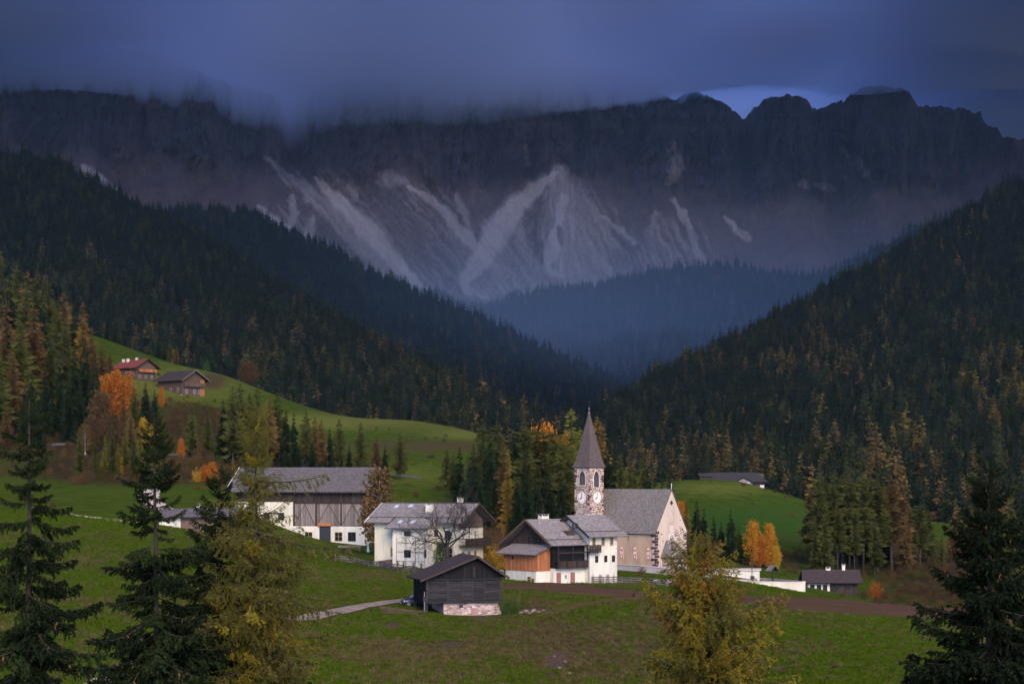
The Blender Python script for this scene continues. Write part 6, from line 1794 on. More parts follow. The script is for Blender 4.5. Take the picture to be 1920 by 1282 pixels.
# car
def car(loc, rz):
    o = tag(empty('parked_car', loc, rz), 'dark blue car parked on the track beside the hay barn', 'car')
    pm = new_mat('dark_blue_paint', .3, .5)[0]; pm.node_tree.nodes['Principled BSDF'].inputs['Base Color'].default_value = (.018, .022, .035, 1)
    # stations nose to tail: x, half width, sill z, belt z, shoulder inset
    st = [(2.12,.55,.42,.62),(2.0,.74,.30,.74),(1.6,.84,.26,.90),(1.0,.87,.24,.98),(.2,.88,.24,1.02),(-.9,.88,.24,1.04),(-1.7,.86,.26,1.06),(-2.05,.78,.34,1.02),(-2.15,.66,.48,.9)]
    V = []; Fq = []
    for x_, w_, z0, z1 in st:
        for y_, z_ in ((-w_*.92, z0), (-w_, z0+.16), (-w_*1.0, (z0+z1)/2+.05), (-w_*.95, z1-.03), (-w_*.82, z1), (w_*.82, z1), (w_*.95, z1-.03), (w_, (z0+z1)/2+.05), (w_, z0+.16), (w_*.92, z0)):
            V.append((x_, y_, z_))
    k = 10
    for i in range(len(st) - 1):
        for j in range(k):
            Fq.append((i*k+j, i*k+(j+1)%k, (i+1)*k+(j+1)%k, (i+1)*k+j))
    Fq.append(tuple(range(k))); Fq.append(tuple((len(st)-1)*k + i for i in reversed(range(k))))
    me = bpy.data.meshes.new('body'); me.from_pydata(V, [], Fq); me.materials.append(pm); me.polygons.foreach_set('use_smooth', np.ones(len(Fq), bool)); link('body', me, o)
    cab = [(1.05,.78,.99,.99,.70),(.35,.74,1.0,1.44,.62),(-.3,.74,1.0,1.54,.62),(-1.3,.74,1.02,1.50,.60),(-1.95,.72,1.02,1.10,.66)]
    V = []; Fq = []
    for x_, w_, z0, z1, wt in cab:
        V += [(x_, -w_, z0 - .04), (x_, -wt, z1 - .03), (x_, -wt * .8, z1), (x_, wt * .8, z1), (x_, wt, z1 - .03), (x_, w_, z0 - .04)]
    for i in range(len(cab) - 1):
        for j in range(5): Fq.append((i*6+j, i*6+j+1, (i+1)*6+j+1, (i+1)*6+j))
    me = bpy.data.meshes.new('cabin'); me.from_pydata(V, [], Fq); me.materials.append(pm); me.polygons.foreach_set('use_smooth', np.ones(len(Fq), bool)); link('cabin', me, o)
    g_ = MB()
    g_.face([(.98,-.66,1.04),(.98,.66,1.04),(.40,.58,1.44),(.40,-.58,1.44)]); g_.build('windscreen', mat_simple('grey_windscreen', (.30,.31,.32), .1, rough=.15, spec=.6), o)
    for sy in (-1, 1):
        MB().face([(.62, sy*.775, 1.06), (-.45, sy*.775, 1.06), (-.38, sy*.68, 1.44), (.28, sy*.69, 1.40)]).build('side_window', M['glass'], o)
        MB().face([(-.52, sy*.775, 1.06), (-1.45, sy*.775, 1.08), (-1.25, sy*.68, 1.42), (-.46, sy*.68, 1.44)]).build('side_window', M['glass'], o)
        MB().prism([(2.06, sy*.5, .62), (1.86, sy*.80, .62), (1.84, sy*.80, .78), (2.02, sy*.5, .76)], (-.06, 0, .0)).build('headlight', M['white_paint'], o)
        MB().box((.72, sy*.86 - .1, 1.0), (.84, sy*.86 + .1, 1.14)).build('wing_mirror', pm, o)
        for x_ in (1.35, -1.35):
            w_ = MB().disc((x_, sy*.80, .33), (1, 0, 0), (0, 0, 1), (0, sy, 0), 0, .33, .12, 20).build('wheel', M['iron'], o)
            MB().disc((x_, sy*.925, .33), (1, 0, 0), (0, 0, 1), (0, sy, 0), 0, .2, .01, 16).build('rim', M['metal'], w_)
    MB().box((2.08, -.3, .40), (2.14, .3, .52)).build('number_plate', M['white_paint'], o)
    return o
c0 = P(783, 0, 227); c0.z = gz(c0.x, 227) + .05
car(c0, math.radians(197))

# ------------------------------------------------------------------ trees near the houses
def single(kind, pxb, base, top, D, label, cat='tree', form=None, leaf=None, wide=1.0, name='tree', bark=None, var=0):
    loc = P(pxb, base, D); loc.z = gz(loc.x, D) - .1
    h = CAMZ - (top - CY) / F * D - loc.z
    o = add_broad(loc, h, form, leaf, var, pxb * .7 % 6, wide, name, bark)
    return tag(o, label, cat)
loc = P(838, 0, 296); loc.z = gz(loc.x, 296) - .2
hh = CAMZ - (893 - CY) / F * 296 - loc.z
bt = tag(empty('bare_tree', loc), 'bare dark apple tree spreading its twigs before the farmhouse gable', 'tree')
def limb_tree(o, seed, hh, wide, levels=5, split=0.30, mat=None, twigs=4):
    r = np.random.default_rng(seed); g = Geo(); tg = Geo()
    H0 = hh * split
    tg.tube([[0, 0, -.4], [0.05, 0, H0 * .4], [.0, 0, H0 * .8], [.05, 0, H0 * 1.15]], [.42, .36, .33, .30], 8)
    def grow(p, d, L, rad, lv):
        k = 5; pts = [p]; dd = d / np.linalg.norm(d)
        for i in range(k - 1):
            dd = dd + r.normal(0, .16, 3); dd[2] += .03 if lv < 2 else 0; dd /= np.linalg.norm(dd); pts.append(pts[-1] + dd * L / (k - 1))
        (g if lv else tg).tube(pts, np.linspace(rad, max(rad * .55, .008), k), 5 if lv < 3 else 3)
        if lv >= levels: return
        for j in range(twigs if lv else 3):
            i = int(r.integers(1, k)) if j else k - 1
            a = r.normal(0, 1, 3); a -= (a @ dd) * dd; a /= np.linalg.norm(a)
            nd = dd * .7 + a * (.55 + .5 * r.random()); nd[2] += .12
            grow(pts[i], nd, L * (.55 + .25 * r.random()), max(rad * .52, .010), lv + 1)
    for j in range(7):
        az = j * .9 + r.random() * .5; el = r.uniform(.25, 1.1)
        grow(np.array([0, 0, H0 * (0.85 + .07 * j / 2)]), np.array([math.cos(az) * wide, math.sin(az) * wide * .8, el]), hh * .30, .15, 1)
    link('trunk', tg.mesh('trunk', [mat or BARK], True), o); link('branches', g.mesh('branches', [mat or BARK], True), o)
limb_tree(bt, 5, hh, 1.15, 5, .30)
o = bt
single('birch', 712, 955, 866, 344, 'slender birch with sparse orange leaves between barn and farmhouse', form='upright', leaf='rust', wide=1.25, name='birch_tree', bark=BARK_PALE)
single('yb', 925, 1050, 1017, 322, 'bright yellow bush beside the farmhouse gable', 'bush', 'bush', 'yellow', 1.15, 'bush')
single('gb', 958, 1150, 1113, 221, 'dark green bush against the right side of the hay barn', 'bush', 'bush', 'green', 1.0, 'bush', var=1)
single('vine', 826, 1050, 1012, 297, 'green climbing plant on the farmhouse wall beside the bare tree', 'bush', 'upright', 'green', 1.3, 'climbing_plant')


plant_group([(900,1046,975,'bush','brown',.7),(918,1048,985,'bush','brown',.6),(940,1046,990,'bush','rust',.7),(958,1048,1000,'bush','brown',.8),(930,1042,965,'bush','brown',.6),(890,1010,955,'bush','brown',.7),(972,1044,1010,'bush','brown',.8)],
            'between the farmhouse and the chalet', 'bushes between the farmhouse and the chalet')
# wood on the left edge of the picture
plant_group([(5,700,478,'olive','olive'),(31,690,490,'olive','olive'),(52,700,505,'olive','rust'),(68,705,517,'olive','olive'),(90,700,522,'olive','olive'),(120,705,543,'olive','rust'),(155,710,562,'olive','rust'),
 (12,760,560,'olive','rust'),(62,770,566,'olive','rust'),(38,780,600,'olive','olive'),(122,770,590,'olive','olive'),(95,775,612,'olive','olive'),(155,740,592,'olive','gold'),(172,760,612,'olive','rust'),(192,760,648,'olive','rust'),
 (140,800,645,'spruce','spruce'),(110,815,660,'spruce','spruce'),(160,800,630,'spruce','spruce'),(178,805,660,'spruce','spruce'),(85,820,690,'spruce','spruce'),(60,825,690,'spruce','spruce'),(25,815,660,'olive','rust'),(0,820,665,'olive','olive'),
 (45,830,725,'spruce','spruce'),(128,830,700,'spruce','spruce'),(150,835,720,'spruce','spruce'),(200,790,690,'spruce','spruce'),(12,845,762,'olive','rust'),(75,845,740,'spruce','spruce'),(-20,800,560,'olive','olive'),(-45,790,540,'olive','rust'),(108,740,560,'olive','olive'),
 (188,705,652,'spruce','spruce'),(206,700,660,'olive','rust'),(-70,800,520,'olive','olive'),(-30,740,500,'spruce','spruce'),(18,720,520,'spruce','spruce'),(80,735,540,'spruce','spruce'),(140,725,570,'spruce','spruce'),(48,735,530,'olive','olive')],
 'in the wood on the left slope', 'trees of the left slope wood')
plant_group([(222,800,690,'round','orange',1.0),(203,790,702,'upright','orange',1.5),(303,765,722,'upright','orange',.8),(252,812,722,'olive','olive'),(273,815,715,'spruce','spruce'),(290,812,728,'spruce','spruce'),(190,835,728,'upright','brown',1.6),
 (212,850,770,'upright','brown',1.6),(172,848,775,'upright','brown',1.8),(268,842,778,'upright','yellow',1.0),(285,845,792,'upright','gold' if False else 'yellow',.9),(245,850,770,'olive','rust'),(232,830,745,'olive','rust'),(258,845,790,'olive','gold'),(300,838,760,'olive','olive'),(178,815,740,'olive','rust'),(160,852,790,'upright','rust',1.5)],
 'below the red-roofed farmhouse', 'trees below the red-roofed farmhouse')
plant_group([(150,892,800,'narrow','olive'),(178,895,815,'narrow','olive'),(197,888,815,'narrow','yellowgreen'),(210,900,790,'narrow','olive'),(235,890,797,'narrow','yellowgreen',1.2),(250,895,803,'narrow','olive',1.2),(263,892,800,'narrow','yellowgreen',1.1),(274,890,806,'narrow','olive',1.1),(222,896,830,'narrow','gold',1.3),(291,898,812,'narrow','yellowgreen',1.4),(308,895,828,'narrow','olive',1.2)],
 'in the small tree row above the left meadow', 'small trees above the left meadow')
plant_group([(236,-795,628,'spruce','spruce'),(252,-800,640,'spruce','spruce'),(268,-800,648,'spruce','spruce'),(284,-800,652,'olive','olive'),(297,-800,630,'spruce','spruce'),(308,-805,640,'spruce','spruce'),(319,-805,634,'olive','olive'),(331,-805,645,'olive','rust'),(345,-806,660,'spruce','spruce'),
 (386,-800,672,'bush','yellow' if False else 'green',.6),(465,-790,674,'round','rust',1.1),(215,-790,608,'spruce','spruce'),(200,-790,600,'spruce','spruce'),(825,-800,792,'bush','rust',.8),(850,-800,795,'bush','brown',.8)],
 'along the crest of the farm meadow', 'trees along the crest of the farm meadow')
plant_group([(360,858,752,'olive','olive'),(390,862,768,'olive','spruce' if False else 'olive'),(418,866,745,'spruce','spruce'),(436,872,722,'olive','olive'),(450,870,716,'olive','olive'),(468,874,735,'spruce','spruce'),(482,872,724,'olive','olive'),(505,874,742,'olive','rust'),(520,874,733,'olive','olive'),
 (536,878,765,'spruce','spruce'),(551,876,772,'spruce','spruce'),(574,878,764,'olive','olive'),(590,880,778,'olive','rust'),(603,882,782,'olive','rust'),(618,884,800,'spruce','spruce'),(636,886,783,'olive','olive'),(655,888,830,'spruce','spruce'),(676,890,790,'olive','olive'),
 (705,894,818,'olive','rust'),(722,898,832,'spruce','spruce'),(750,900,808,'olive','olive'),(560,884,835,'spruce','spruce'),(610,886,845,'spruce','spruce'),(585,884,820,'spruce','spruce'),(496,880,800,'spruce','spruce'),(528,882,810,'spruce','spruce'),(640,890,850,'spruce','spruce')],
 'in the row behind the long barn', 'trees in the row behind the long barn')
plant_group([(838,920,838,'olive','olive'),(850,935,850,'olive','olive'),(862,950,835,'spruce','spruce'),(878,965,848,'olive','olive'),(888,980,830,'spruce','spruce'),(905,960,790,'tall','olive'),(918,980,792,'spruce','spruce'),(932,960,784,'olive','olive'),(928,985,860,'spruce','spruce'),
 (945,1005,826,'narrow','rust',1.1),(952,1010,840,'narrow','gold',.9),(962,985,815,'spruce','spruce'),(972,990,798,'spruce','spruce'),(985,1000,792,'tall','olive',1.2),(1000,1000,800,'tall','olive',1.3),(1008,985,790,'spruce','spruce'),(1022,990,788,'round','orange',.5),(1018,1005,803,'tall','olive',1.3),
 (1035,1000,806,'tall','olive',1.3),(1048,1000,812,'tall','gold',1.2),(1060,1000,800,'olive','gold'),(1071,985,762,'olive','yellowgreen',1.2),(1062,1010,830,'tall','olive',1.3),(1088,1000,800,'olive','yellowgreen'),(1120,990,778,'olive','gold',.9),(1128,990,790,'olive','rust',.8),(1138,1000,825,'spruce','spruce',1.1),
 (1150,1005,850,'spruce','spruce'),(1163,1005,846,'olive','olive'),(1180,985,868,'olive','olive'),(1192,985,888,'narrow','yellowgreen',1.2),(1205,985,855,'olive','olive'),(1215,985,872,'spruce','spruce'),(1170,1000,880,'spruce','spruce'),(1228,980,890,'spruce','spruce'),(1255,960,872,'narrow','olive',1.4),
 (1242,975,895,'spruce','spruce'),(900,1000,870,'spruce','spruce'),(985,1015,870,'spruce','spruce'),(1005,1018,880,'spruce','spruce'),(1030,1018,885,'spruce','spruce'),(1052,1018,880,'spruce','spruce'),(868,985,880,'spruce','spruce'),(915,1010,900,'spruce','spruce'),(1090,1010,860,'spruce','spruce'),(970,1015,880,'spruce','spruce')],
 'in the grove behind the church', 'trees of the grove behind the church')
plant_group([(1275,1020,935,'upright','orange',1.0),(1287,1025,932,'narrow','gold',1.2),(1306,1045,935,'spruce','spruce',1.1),(1320,1045,950,'spruce','spruce'),(1338,1050,965,'spruce','spruce'),(1352,1050,975,'spruce','spruce'),(1370,1055,952,'spruce','spruce',1.15),(1385,1055,985,'olive','olive'),
 (1400,1060,1000,'olive','olive'),(1412,1062,970,'upright','orange',1.05),(1424,1064,1000,'upright','orange',.9),(1443,1066,976,'upright','orange',1.0),(1455,1068,1020,'upright','yellow',1.3),(1330,1050,1000,'olive','rust')],
 'right of the church', 'trees right of the church')
plant_group([(1520,1062,915,'tall','rust'),(1535,1068,905,'tall','olive',1.2),(1550,1060,900,'tall','olive',1.3),(1562,1070,908,'tall','olive',1.2),(1578,1065,895,'tall','olive',1.3),(1592,1070,890,'tall','olive',1.3),(1606,1062,900,'tall','olive',1.2),(1618,1072,888,'tall','olive',1.3),
 (1632,1065,892,'tall','olive',1.3),(1645,1072,900,'tall','olive',1.3),(1658,1060,905,'tall','rust',1.2),(1672,1070,892,'tall','rust',1.4),(1688,1065,902,'tall','rust',1.3),(1700,1070,950,'narrow','rust',1.1),(1725,1068,938,'tall','olive',1.2),(1740,1055,950,'olive','olive'),(1570,1075,945,'tall','olive',1.2),(1602,1078,950,'tall','olive',1.2),(1640,1080,960,'olive','olive'),(1545,1078,960,'olive','olive'),(1528,1075,970,'narrow','olive'),
 (1590,1060,930,'spruce','spruce'),(1625,1058,935,'spruce','spruce'),(1660,1060,940,'spruce','spruce'),(1700,1058,935,'tall','olive',1.2)],
 'in the tall larch grove on the right', 'trees of the tall larch grove')
plant_group([(1788,1055,963,'olive','rust',1.1),(1805,1052,990,'olive','rust'),(1822,1048,952,'olive','rust',1.2),(1842,1050,965,'olive','rust'),(1895,1045,930,'olive','olive'),(1915,1040,940,'spruce','spruce'),(1870,1045,960,'spruce','spruce'),(1765,1060,1000,'olive','olive')],
 'at the far right edge of the meadow', 'trees at the far right meadow edge')
plant_group([(1770,1088,1064,'bush','red',.8),(1643,1120,1084,'bush','orange',.8),(1660,1122,1100,'bush','brown',1.0),(1620,1120,1104,'bush','brown',1.0),(1760,1120,1090,'bush','brown',1.0),(1790,1125,1085,'bush','brown',1.2),(1815,1130,1080,'bush','rust',1.2),(1840,1130,1095,'bush','brown',1.1),(1740,1110,1092,'bush','brown',.9),(1720,1080,1062,'bush','brown',1.0),(1690,1078,1056,'bush','brown',1.0)],
 'among the bushes near the right edge', 'bushes near the right edge')
sh = []
for i in range(46):
    p_ = 130 + 330 * ((i * .618) % 1); q_ = 858 + 52 * ((i * .377) % 1) 
    sh.append((p_, q_ + 4, q_ - 12 - 14 * ((i * .71) % 1), 'bush', ('brown', 'rust', 'brown', 'olive', 'brown', 'rust', 'gold' if False else 'brown')[i % 7], .7))
sh += [(385,905,868,'upright','orange',1.5),(398,908,862,'upright','orange',1.4),(372,903,872,'bush','yellow',.9),(438,895,855,'narrow','gold',1.4),(455,903,872,'bush','orange',.9),(415,900,868,'bush','rust',.8),(340,862,818,'upright','orange',1.0),(373,866,826,'upright','brown',1.0),(330,905,880,'bush','rust',.9),(150,905,880,'bush','rust',.9)]
plant_group(sh, 'on the brushy bank above the left meadow', 'shrubs on the brushy bank')
# ------------------------------------------------------------------ the near trees, branch by branch
def frame_of(d):
    d = d / (np.linalg.norm(d) + 1e-9); a = np.cross(d, [0, 0, 1.0]); a /= np.linalg.norm(a) + 1e-9
    return d, a, np.cross(a, d)

def spruce_branch(seed, full=1.0):
    """one limb along +x, about a metre long at scale 1: drooping combs of needled twigs"""
    r = np.random.default_rng(seed); g = Geo()
    xs = np.linspace(0, 1, 9)
    zs = -0.10 * np.sin(xs * 2.2) + 0.10 * xs ** 3 * r.uniform(.2, 1.3); ysw = 0.04 * np.sin(xs * 5 + r.random() * 6)
    ax = np.stack([xs, ysw, zs], 1)
    g.tube(ax, np.linspace(0.014, 0.003, 9), 4, 0)
    tri = []
    def twig(p, d, L, den):
        n = max(3, int(L * den))
        t = (np.arange(n) + r.random(n)) / n
        dd, a, b = frame_of(d)
        sag = np.array([0, 0, -1.0])
        c = p + dd * (t * L)[:, None] + sag * (0.30 * L * t ** 2)[:, None]
        an = r.random(n) * 2 * np.pi
        out = (np.cos(an)[:, None] * a + np.sin(an)[:, None] * b)
        ln = (0.030 + 0.022 * r.random(n))[:, None]; w = 0.013 + 0.008 * r.random(n)[:, None]
        tip = c + out * ln + dd * ln * 0.9
        q = np.cross(out, dd)
        tri.append(np.stack([c - q * w - dd * w, c + q * w + dd * 0 * w, tip], 1))
        e = c[-1]
        tri.append(np.stack([p + a * .006, p - a * .006, p + dd * L + sag * .3 * L])[None])
    m = int(17 * full)
    for i in range(m):
        t = 0.10 + 0.90 * (i + r.random()) / m
        p = np.array([np.interp(t, xs, ax[:, k]) for k in range(3)])
        sgn = 1 if i % 2 else -1
        L = (0.30 * (1 - t) ** 0.7 + 0.09) * r.uniform(.6, 1.15)
        d = np.array([0.75, sgn * r.uniform(.5, 1.0), -r.uniform(.05, .5)])
        twig(p, d, L, 62)
        # side twigs of the twig
        dd = d / np.linalg.norm(d)
        for k in range(int(2 + L * 8)):
            q = p + dd * L * r.uniform(.25, .95)
            twig(q, np.array([.6, sgn * r.uniform(-.2, .9), -r.uniform(.1, 1.4)]), L * r.uniform(.25, .5), 66)
        if r.random() < .8: twig(p, np.array([.25, r.normal(0, .25), -1.0]), r.uniform(.05, .17), 75)
    twig(ax[-2], ax[-1] - ax[-2], 0.14, 80)
    g.tri(np.concatenate(tri), 1)
    # hanging cones
    for i in range(r.integers(0, 3)):
        t = r.uniform(.45, .95); p = np.array([np.interp(t, xs, ax[:, k]) for k in range(3)])
        g.tube([p + [0, 0, -.01], p + [0, 0, -.04], p + [0, 0, -.09], p + [0, 0, -.115]], [.006, .016, .014, .003], 5, 2)
    return g

def larch_branch(seed, full=1.0):
    r = np.random.default_rng(seed); g = Geo()
    xs = np.linspace(0, 1, 9)
    zs = -0.06 * np.sin(xs * 3.0) + 0.14 * xs ** 2.5 * r.uniform(-.6, 1.2); ysw = 0.05 * np.sin(xs * 4 + r.random() * 6)
    ax = np.stack([xs, ysw, zs], 1)
    g.tube(ax, np.linspace(0.013, 0.003, 9), 4, 0)
    tri = []; tw = []
    def tufts(P0, P1, sag, n):
        t = (np.arange(n) + r.random(n)) / n
        c = P0 + (P1 - P0) * t[:, None]; c[:, 2] -= sag * np.sin(t * np.pi / 2) ** 2
        k = 4
        cc = np.repeat(c, k, 0)
        d = r.normal(0, 1, (n * k, 3)); d /= np.linalg.norm(d, axis=1)[:, None]; d[:, 2] = d[:, 2] * .8 + .15
        q = np.cross(d, r.normal(0, 1, (n * k, 3))); q /= np.linalg.norm(q, axis=1)[:, None]
        ln = (0.020 + 0.018 * r.random((n * k, 1))); w = 0.0055
        tri.append(np.stack([cc - q * w, cc + q * w, cc + d * ln], 1))
        mid = (P0 + P1) / 2 - [0, 0, sag * .5]
        e = np.array([.003, .003, 0])
        tw.append(np.stack([np.stack([P0 - e, P0 + e, mid]), np.stack([mid + e, mid - e, P1 - [0, 0, sag]])]))
    m = int(26 * full)
    for i in range(m):
        t = 0.06 + 0.94 * (i + r.random()) / m
        p = np.array([np.interp(t, xs, ax[:, k]) for k in range(3)])
        L = (0.24 * (1 - t) ** .6 + 0.08) * r.uniform(.5, 1.2)
        hang = r.random() < .6
        d = np.array([.45, r.uniform(-.9, .9), -1.1 if hang else r.uniform(-.3, .3)]); d /= np.linalg.norm(d)
        tufts(p, p + d * L, .06 * L if hang else .3 * L, max(4, int(L * 55)))
        for k in range(2):
            q = p + d * L * r.uniform(.3, .9); d2 = np.array([r.normal(.2, .4), r.normal(0, .5), -1]); d2 /= np.linalg.norm(d2)
            tufts(q, q + d2 * L * .55, 0, max(3, int(L * 28)))
    tufts(ax[0] + [.2, 0, -.02], ax[-1], .0, 26)
    g.tri(np.concatenate(tri), 1); g.tri(np.concatenate(tw), 0)
    return g

CONE = mat_simple('brown_cones', (0.16, 0.075, 0.035), 0.3, 20)
BARK_NEAR = mat_simple('scaly_grey_bark', (0.030, 0.022, 0.017), 0.5, 14, 0.95, stretch=(1, 1, .35), bstr=.7, bdist=.02)
NEEDLE = leaf_mat('near_spruce_needles', (0.010, 0.017, 0.007), (0.032, 0.046, 0.014), rnd=.25)
NEEDLE_B = leaf_mat('near_dark_needles', (0.006, 0.010, 0.005), (0.016, 0.024, 0.009), rnd=.25)
TUFT = leaf_mat('near_larch_tufts', (0.058, 0.060, 0.012), (0.175, 0.150, 0.030), rnd=.3)
TUFT_O = leaf_mat('near_orange_tufts', (0.16, 0.075, 0.012), (0.36, 0.17, 0.022), rnd=.35)
TUFT_G = leaf_mat('near_golden_tufts', (0.095, 0.088, 0.010), (0.30, 0.205, 0.018), rnd=.35)
BR = {}
for v in range(5):
    gg = spruce_branch(40 + v); BR[('spruce', v)] = gg.mesh('spruce_branch', [BARK_NEAR, NEEDLE, CONE]); BR[('dark', v)] = gg.mesh('dark_spruce_branch', [BARK_NEAR, NEEDLE_B, CONE])
    gg = larch_branch(60 + v); BR[('larch', v)] = gg.mesh('larch_branch', [BARK_NEAR, TUFT]); BR[('golden', v)] = gg.mesh('golden_branch', [BARK_NEAR, TUFT_G]); BR[('amber', v)] = gg.mesh('amber_branch', [BARK_NEAR, TUFT_O])
tip = {}
for k_, f_, mats_ in (('spruce', spruce_branch, [BARK_NEAR, NEEDLE, CONE]), ('dark', spruce_branch, [BARK_NEAR, NEEDLE_B, CONE]), ('larch', larch_branch, [BARK_NEAR, TUFT]), ('golden', larch_branch, [BARK_NEAR, TUFT_G])):
    tip[k_] = f_(90, .7).mesh('tip_branch', mats_)

def near_tree(name, label, kind, pxb, D, toppx, toppy, Lf, gap, per, seed, tr0=.17, pitch=(35, -18), hidden=0.4, extra=(), roll=25, keep=1.0, bend=1.0):
    """pxb: column of the trunk where it leaves the frame; Lf(depth below the top in m) gives the limb length"""
    r = random.Random(seed)
    base = P(pxb, 0, D); base.z = gz(base.x, D) - .3
    top = P(toppx, toppy, D)
    o = empty(name, base)
    Ht = top.z - base.z; lean = top.x - base.x
    def axis(z):
        t = z / Ht
        return Vector((lean * t ** (1.0 + bend) + .05 * math.sin(t * 7 + seed), .06 * math.sin(t * 5 + seed * 2), z))
    zz = np.linspace(0, Ht, 26)
    g = Geo(); g.tube([tuple(axis(z)) for z in zz], [tr0 * (1 - z / Ht) ** .8 + .012 for z in zz], 9)
    link('trunk', g.mesh('trunk', [BARK_NEAR], True), o)
    z = Ht - .12; n = 0
    while z > Ht * .06:
        dep = Ht - z
        py_ = CY + (CAMZ - (base.z + z)) * F / D
        if py_ > 1310 and r.random() < hidden: z -= gap(dep); continue
        L0 = Lf(dep)
        for k in range(per(dep)):
            if dep > 2.6 and dep < 7.5 and r.random() > keep: continue
            L = L0 * r.uniform(.38, 1.2)
            if L < .12: continue
            f_ = min(1, dep / 6.0)
            pt = math.radians(pitch[0] + (pitch[1] - pitch[0]) * f_ + r.uniform(-15, 15))
            az = n * 2.39996 + r.uniform(-.35, .35); n += 1
            v = r.randrange(5)
            kd = kind
            if kind == 'golden' and r.random() < .52: kd = 'larch' if r.random() < .82 else 'amber'
            elif kind == 'spruce' and r.random() < .4: kd = 'dark'
            elif kind == 'larch' and r.random() < .12: kd = 'golden'
            me_ = BR[(kd, v)] if L > .45 else tip[kind]
            b_ = link('branch', me_, o, axis(z + r.uniform(-.24, .24)), (math.radians(r.uniform(-roll, roll)), -pt, az), (L, L * r.uniform(.85, 1.25), L * r.uniform(.9, 1.2)))
        z -= gap(dep) * r.uniform(.75, 1.25)
    for dep, az, pt, L in extra:
        link('branch', BR[(kind, r.randrange(5))], o, axis(Ht - dep), (0, -math.radians(pt), math.radians(az)), (L, L * .8, L * .9))
    link('branch', tip[kind], o, axis(Ht - .45), (0, -1.5, 0), (.5, .5, .5))
    return tag(o, label, 'tree')

near_tree('spruce_tree', 'sparse near spruce with thin upper trunk and brown cones at the left edge', 'spruce', 44, 48, 58, 745, lambda d: min(.26 + .28 * d, 2.8) * (0.7 if 1.6 < d < 2.6 else 1), lambda d: .20 if d < 2.6 else .30, lambda d: 6 if d < 2.6 else 5, 3, .13, pitch=(25, -14), keep=.76)
near_tree('spruce_tree', 'open-branched near spruce with clear gaps, second from the left edge', 'spruce', 290, 58, 292, 772, lambda d: min(.24 + .29 * d, 2.7), lambda d: .18 if d < 2.4 else .30, lambda d: 6 if d < 2.4 else 5, 4, .13, pitch=(35, -14), keep=.78)
near_tree('spruce_tree', 'dense shorter near spruce beside the drooping larch', 'spruce', 410, 62, 414, 880, lambda d: min(.28 + .38 * d, 2.7), lambda d: .22 if d < 2 else .34, lambda d: 6, 5, .15, pitch=(35, -8), keep=.85)
near_tree('larch_tree', 'tall near larch with drooping olive twigs in front of the long barn', 'larch', 486, 60, 480, 768, lambda d: .50 + .10 * d if d < 2 else min(.65 + .40 * (d - 2), 2.2), lambda d: .12 if d < 2.6 else .19, lambda d: 6, 6, .17, pitch=(40, -14), extra=((2.3, 8, 6, 2.3), (3.9, -4, -12, 3.3), (3.0, 170, 5, 1.5), (5.6, -12, -20, 3.0), (1.1, 20, 45, .8), (.8, 160, 40, .8)), roll=15)
near_tree('larch_tree', 'golden green near larch with drooping branches below the church', 'golden', 1378, 66, 1296, 1010, lambda d: min(.45 + .72 * d, 2.7), lambda d: .17, lambda d: 5, 8, .17, pitch=(42, -6), extra=((2.0, 5, 10, 2.0), (3.0, 0, 12, 2.3), (3.2, 185, -25, 2.2), (4.2, 190, -25, 2.4), (4.4, -8, 5, 2.3)), roll=15, bend=.4)
near_tree('spruce_tree', 'dark dense near spruce at the right edge with hanging twigs', 'dark', 1856, 45, 1850, 866, lambda d: min(.26 + .36 * d, 2.3), lambda d: .17 if d < 2 else .22, lambda d: 7, 9, .17, pitch=(35, -14), keep=.96, extra=((1.9, 195, 28, 1.1), (2.9, 190, 18, 1.5), (4.2, 180, 14, 1.9), (5.0, 175, 4, 2.0)))
near_tree('spruce_tree', 'dark near spruce cut off by the right edge of the picture', 'dark', 1990, 47, 1975, 1000, lambda d: min(.3 + .36 * d, 2.2), lambda d: .3, lambda d: 6, 12, .17, pitch=(35, -12))
# ------------------------------------------------------------------ ground cover: grass tufts in the near meadow, undergrowth on the brushy banks
def sample_ground(mask_fn, n, d0, d1, px0, px1, seed):
    r = np.random.default_rng(seed)
    u = r.random(n); D = np.sqrt(d0 ** 2 + (d1 ** 2 - d0 ** 2) * u); p = px0 + (px1 - px0) * r.random(n)
    x = (p - CX) / F * D
    ci = np.clip(np.searchsorted(cols, p) - 1, 0, nc - 2); ri = np.clip(np.searchsorted(rows, D) - 1, 0, nrw - 2)
    a = (p - cols[ci]) / (cols[ci + 1] - cols[ci]); b_ = (D - rows[ri]) / (rows[ri + 1] - rows[ri])
    def bil(Mx): return (Mx[ri, ci] * (1 - a) + Mx[ri, ci + 1] * a) * (1 - b_) + (Mx[ri + 1, ci] * (1 - a) + Mx[ri + 1, ci + 1] * a) * b_
    z = bil(Zg); m = mask_fn(bil, x, D, p, CY + (CAMZ - z) * F / D)
    k = r.random(n) < m
    return x[k], D[k], z[k], r

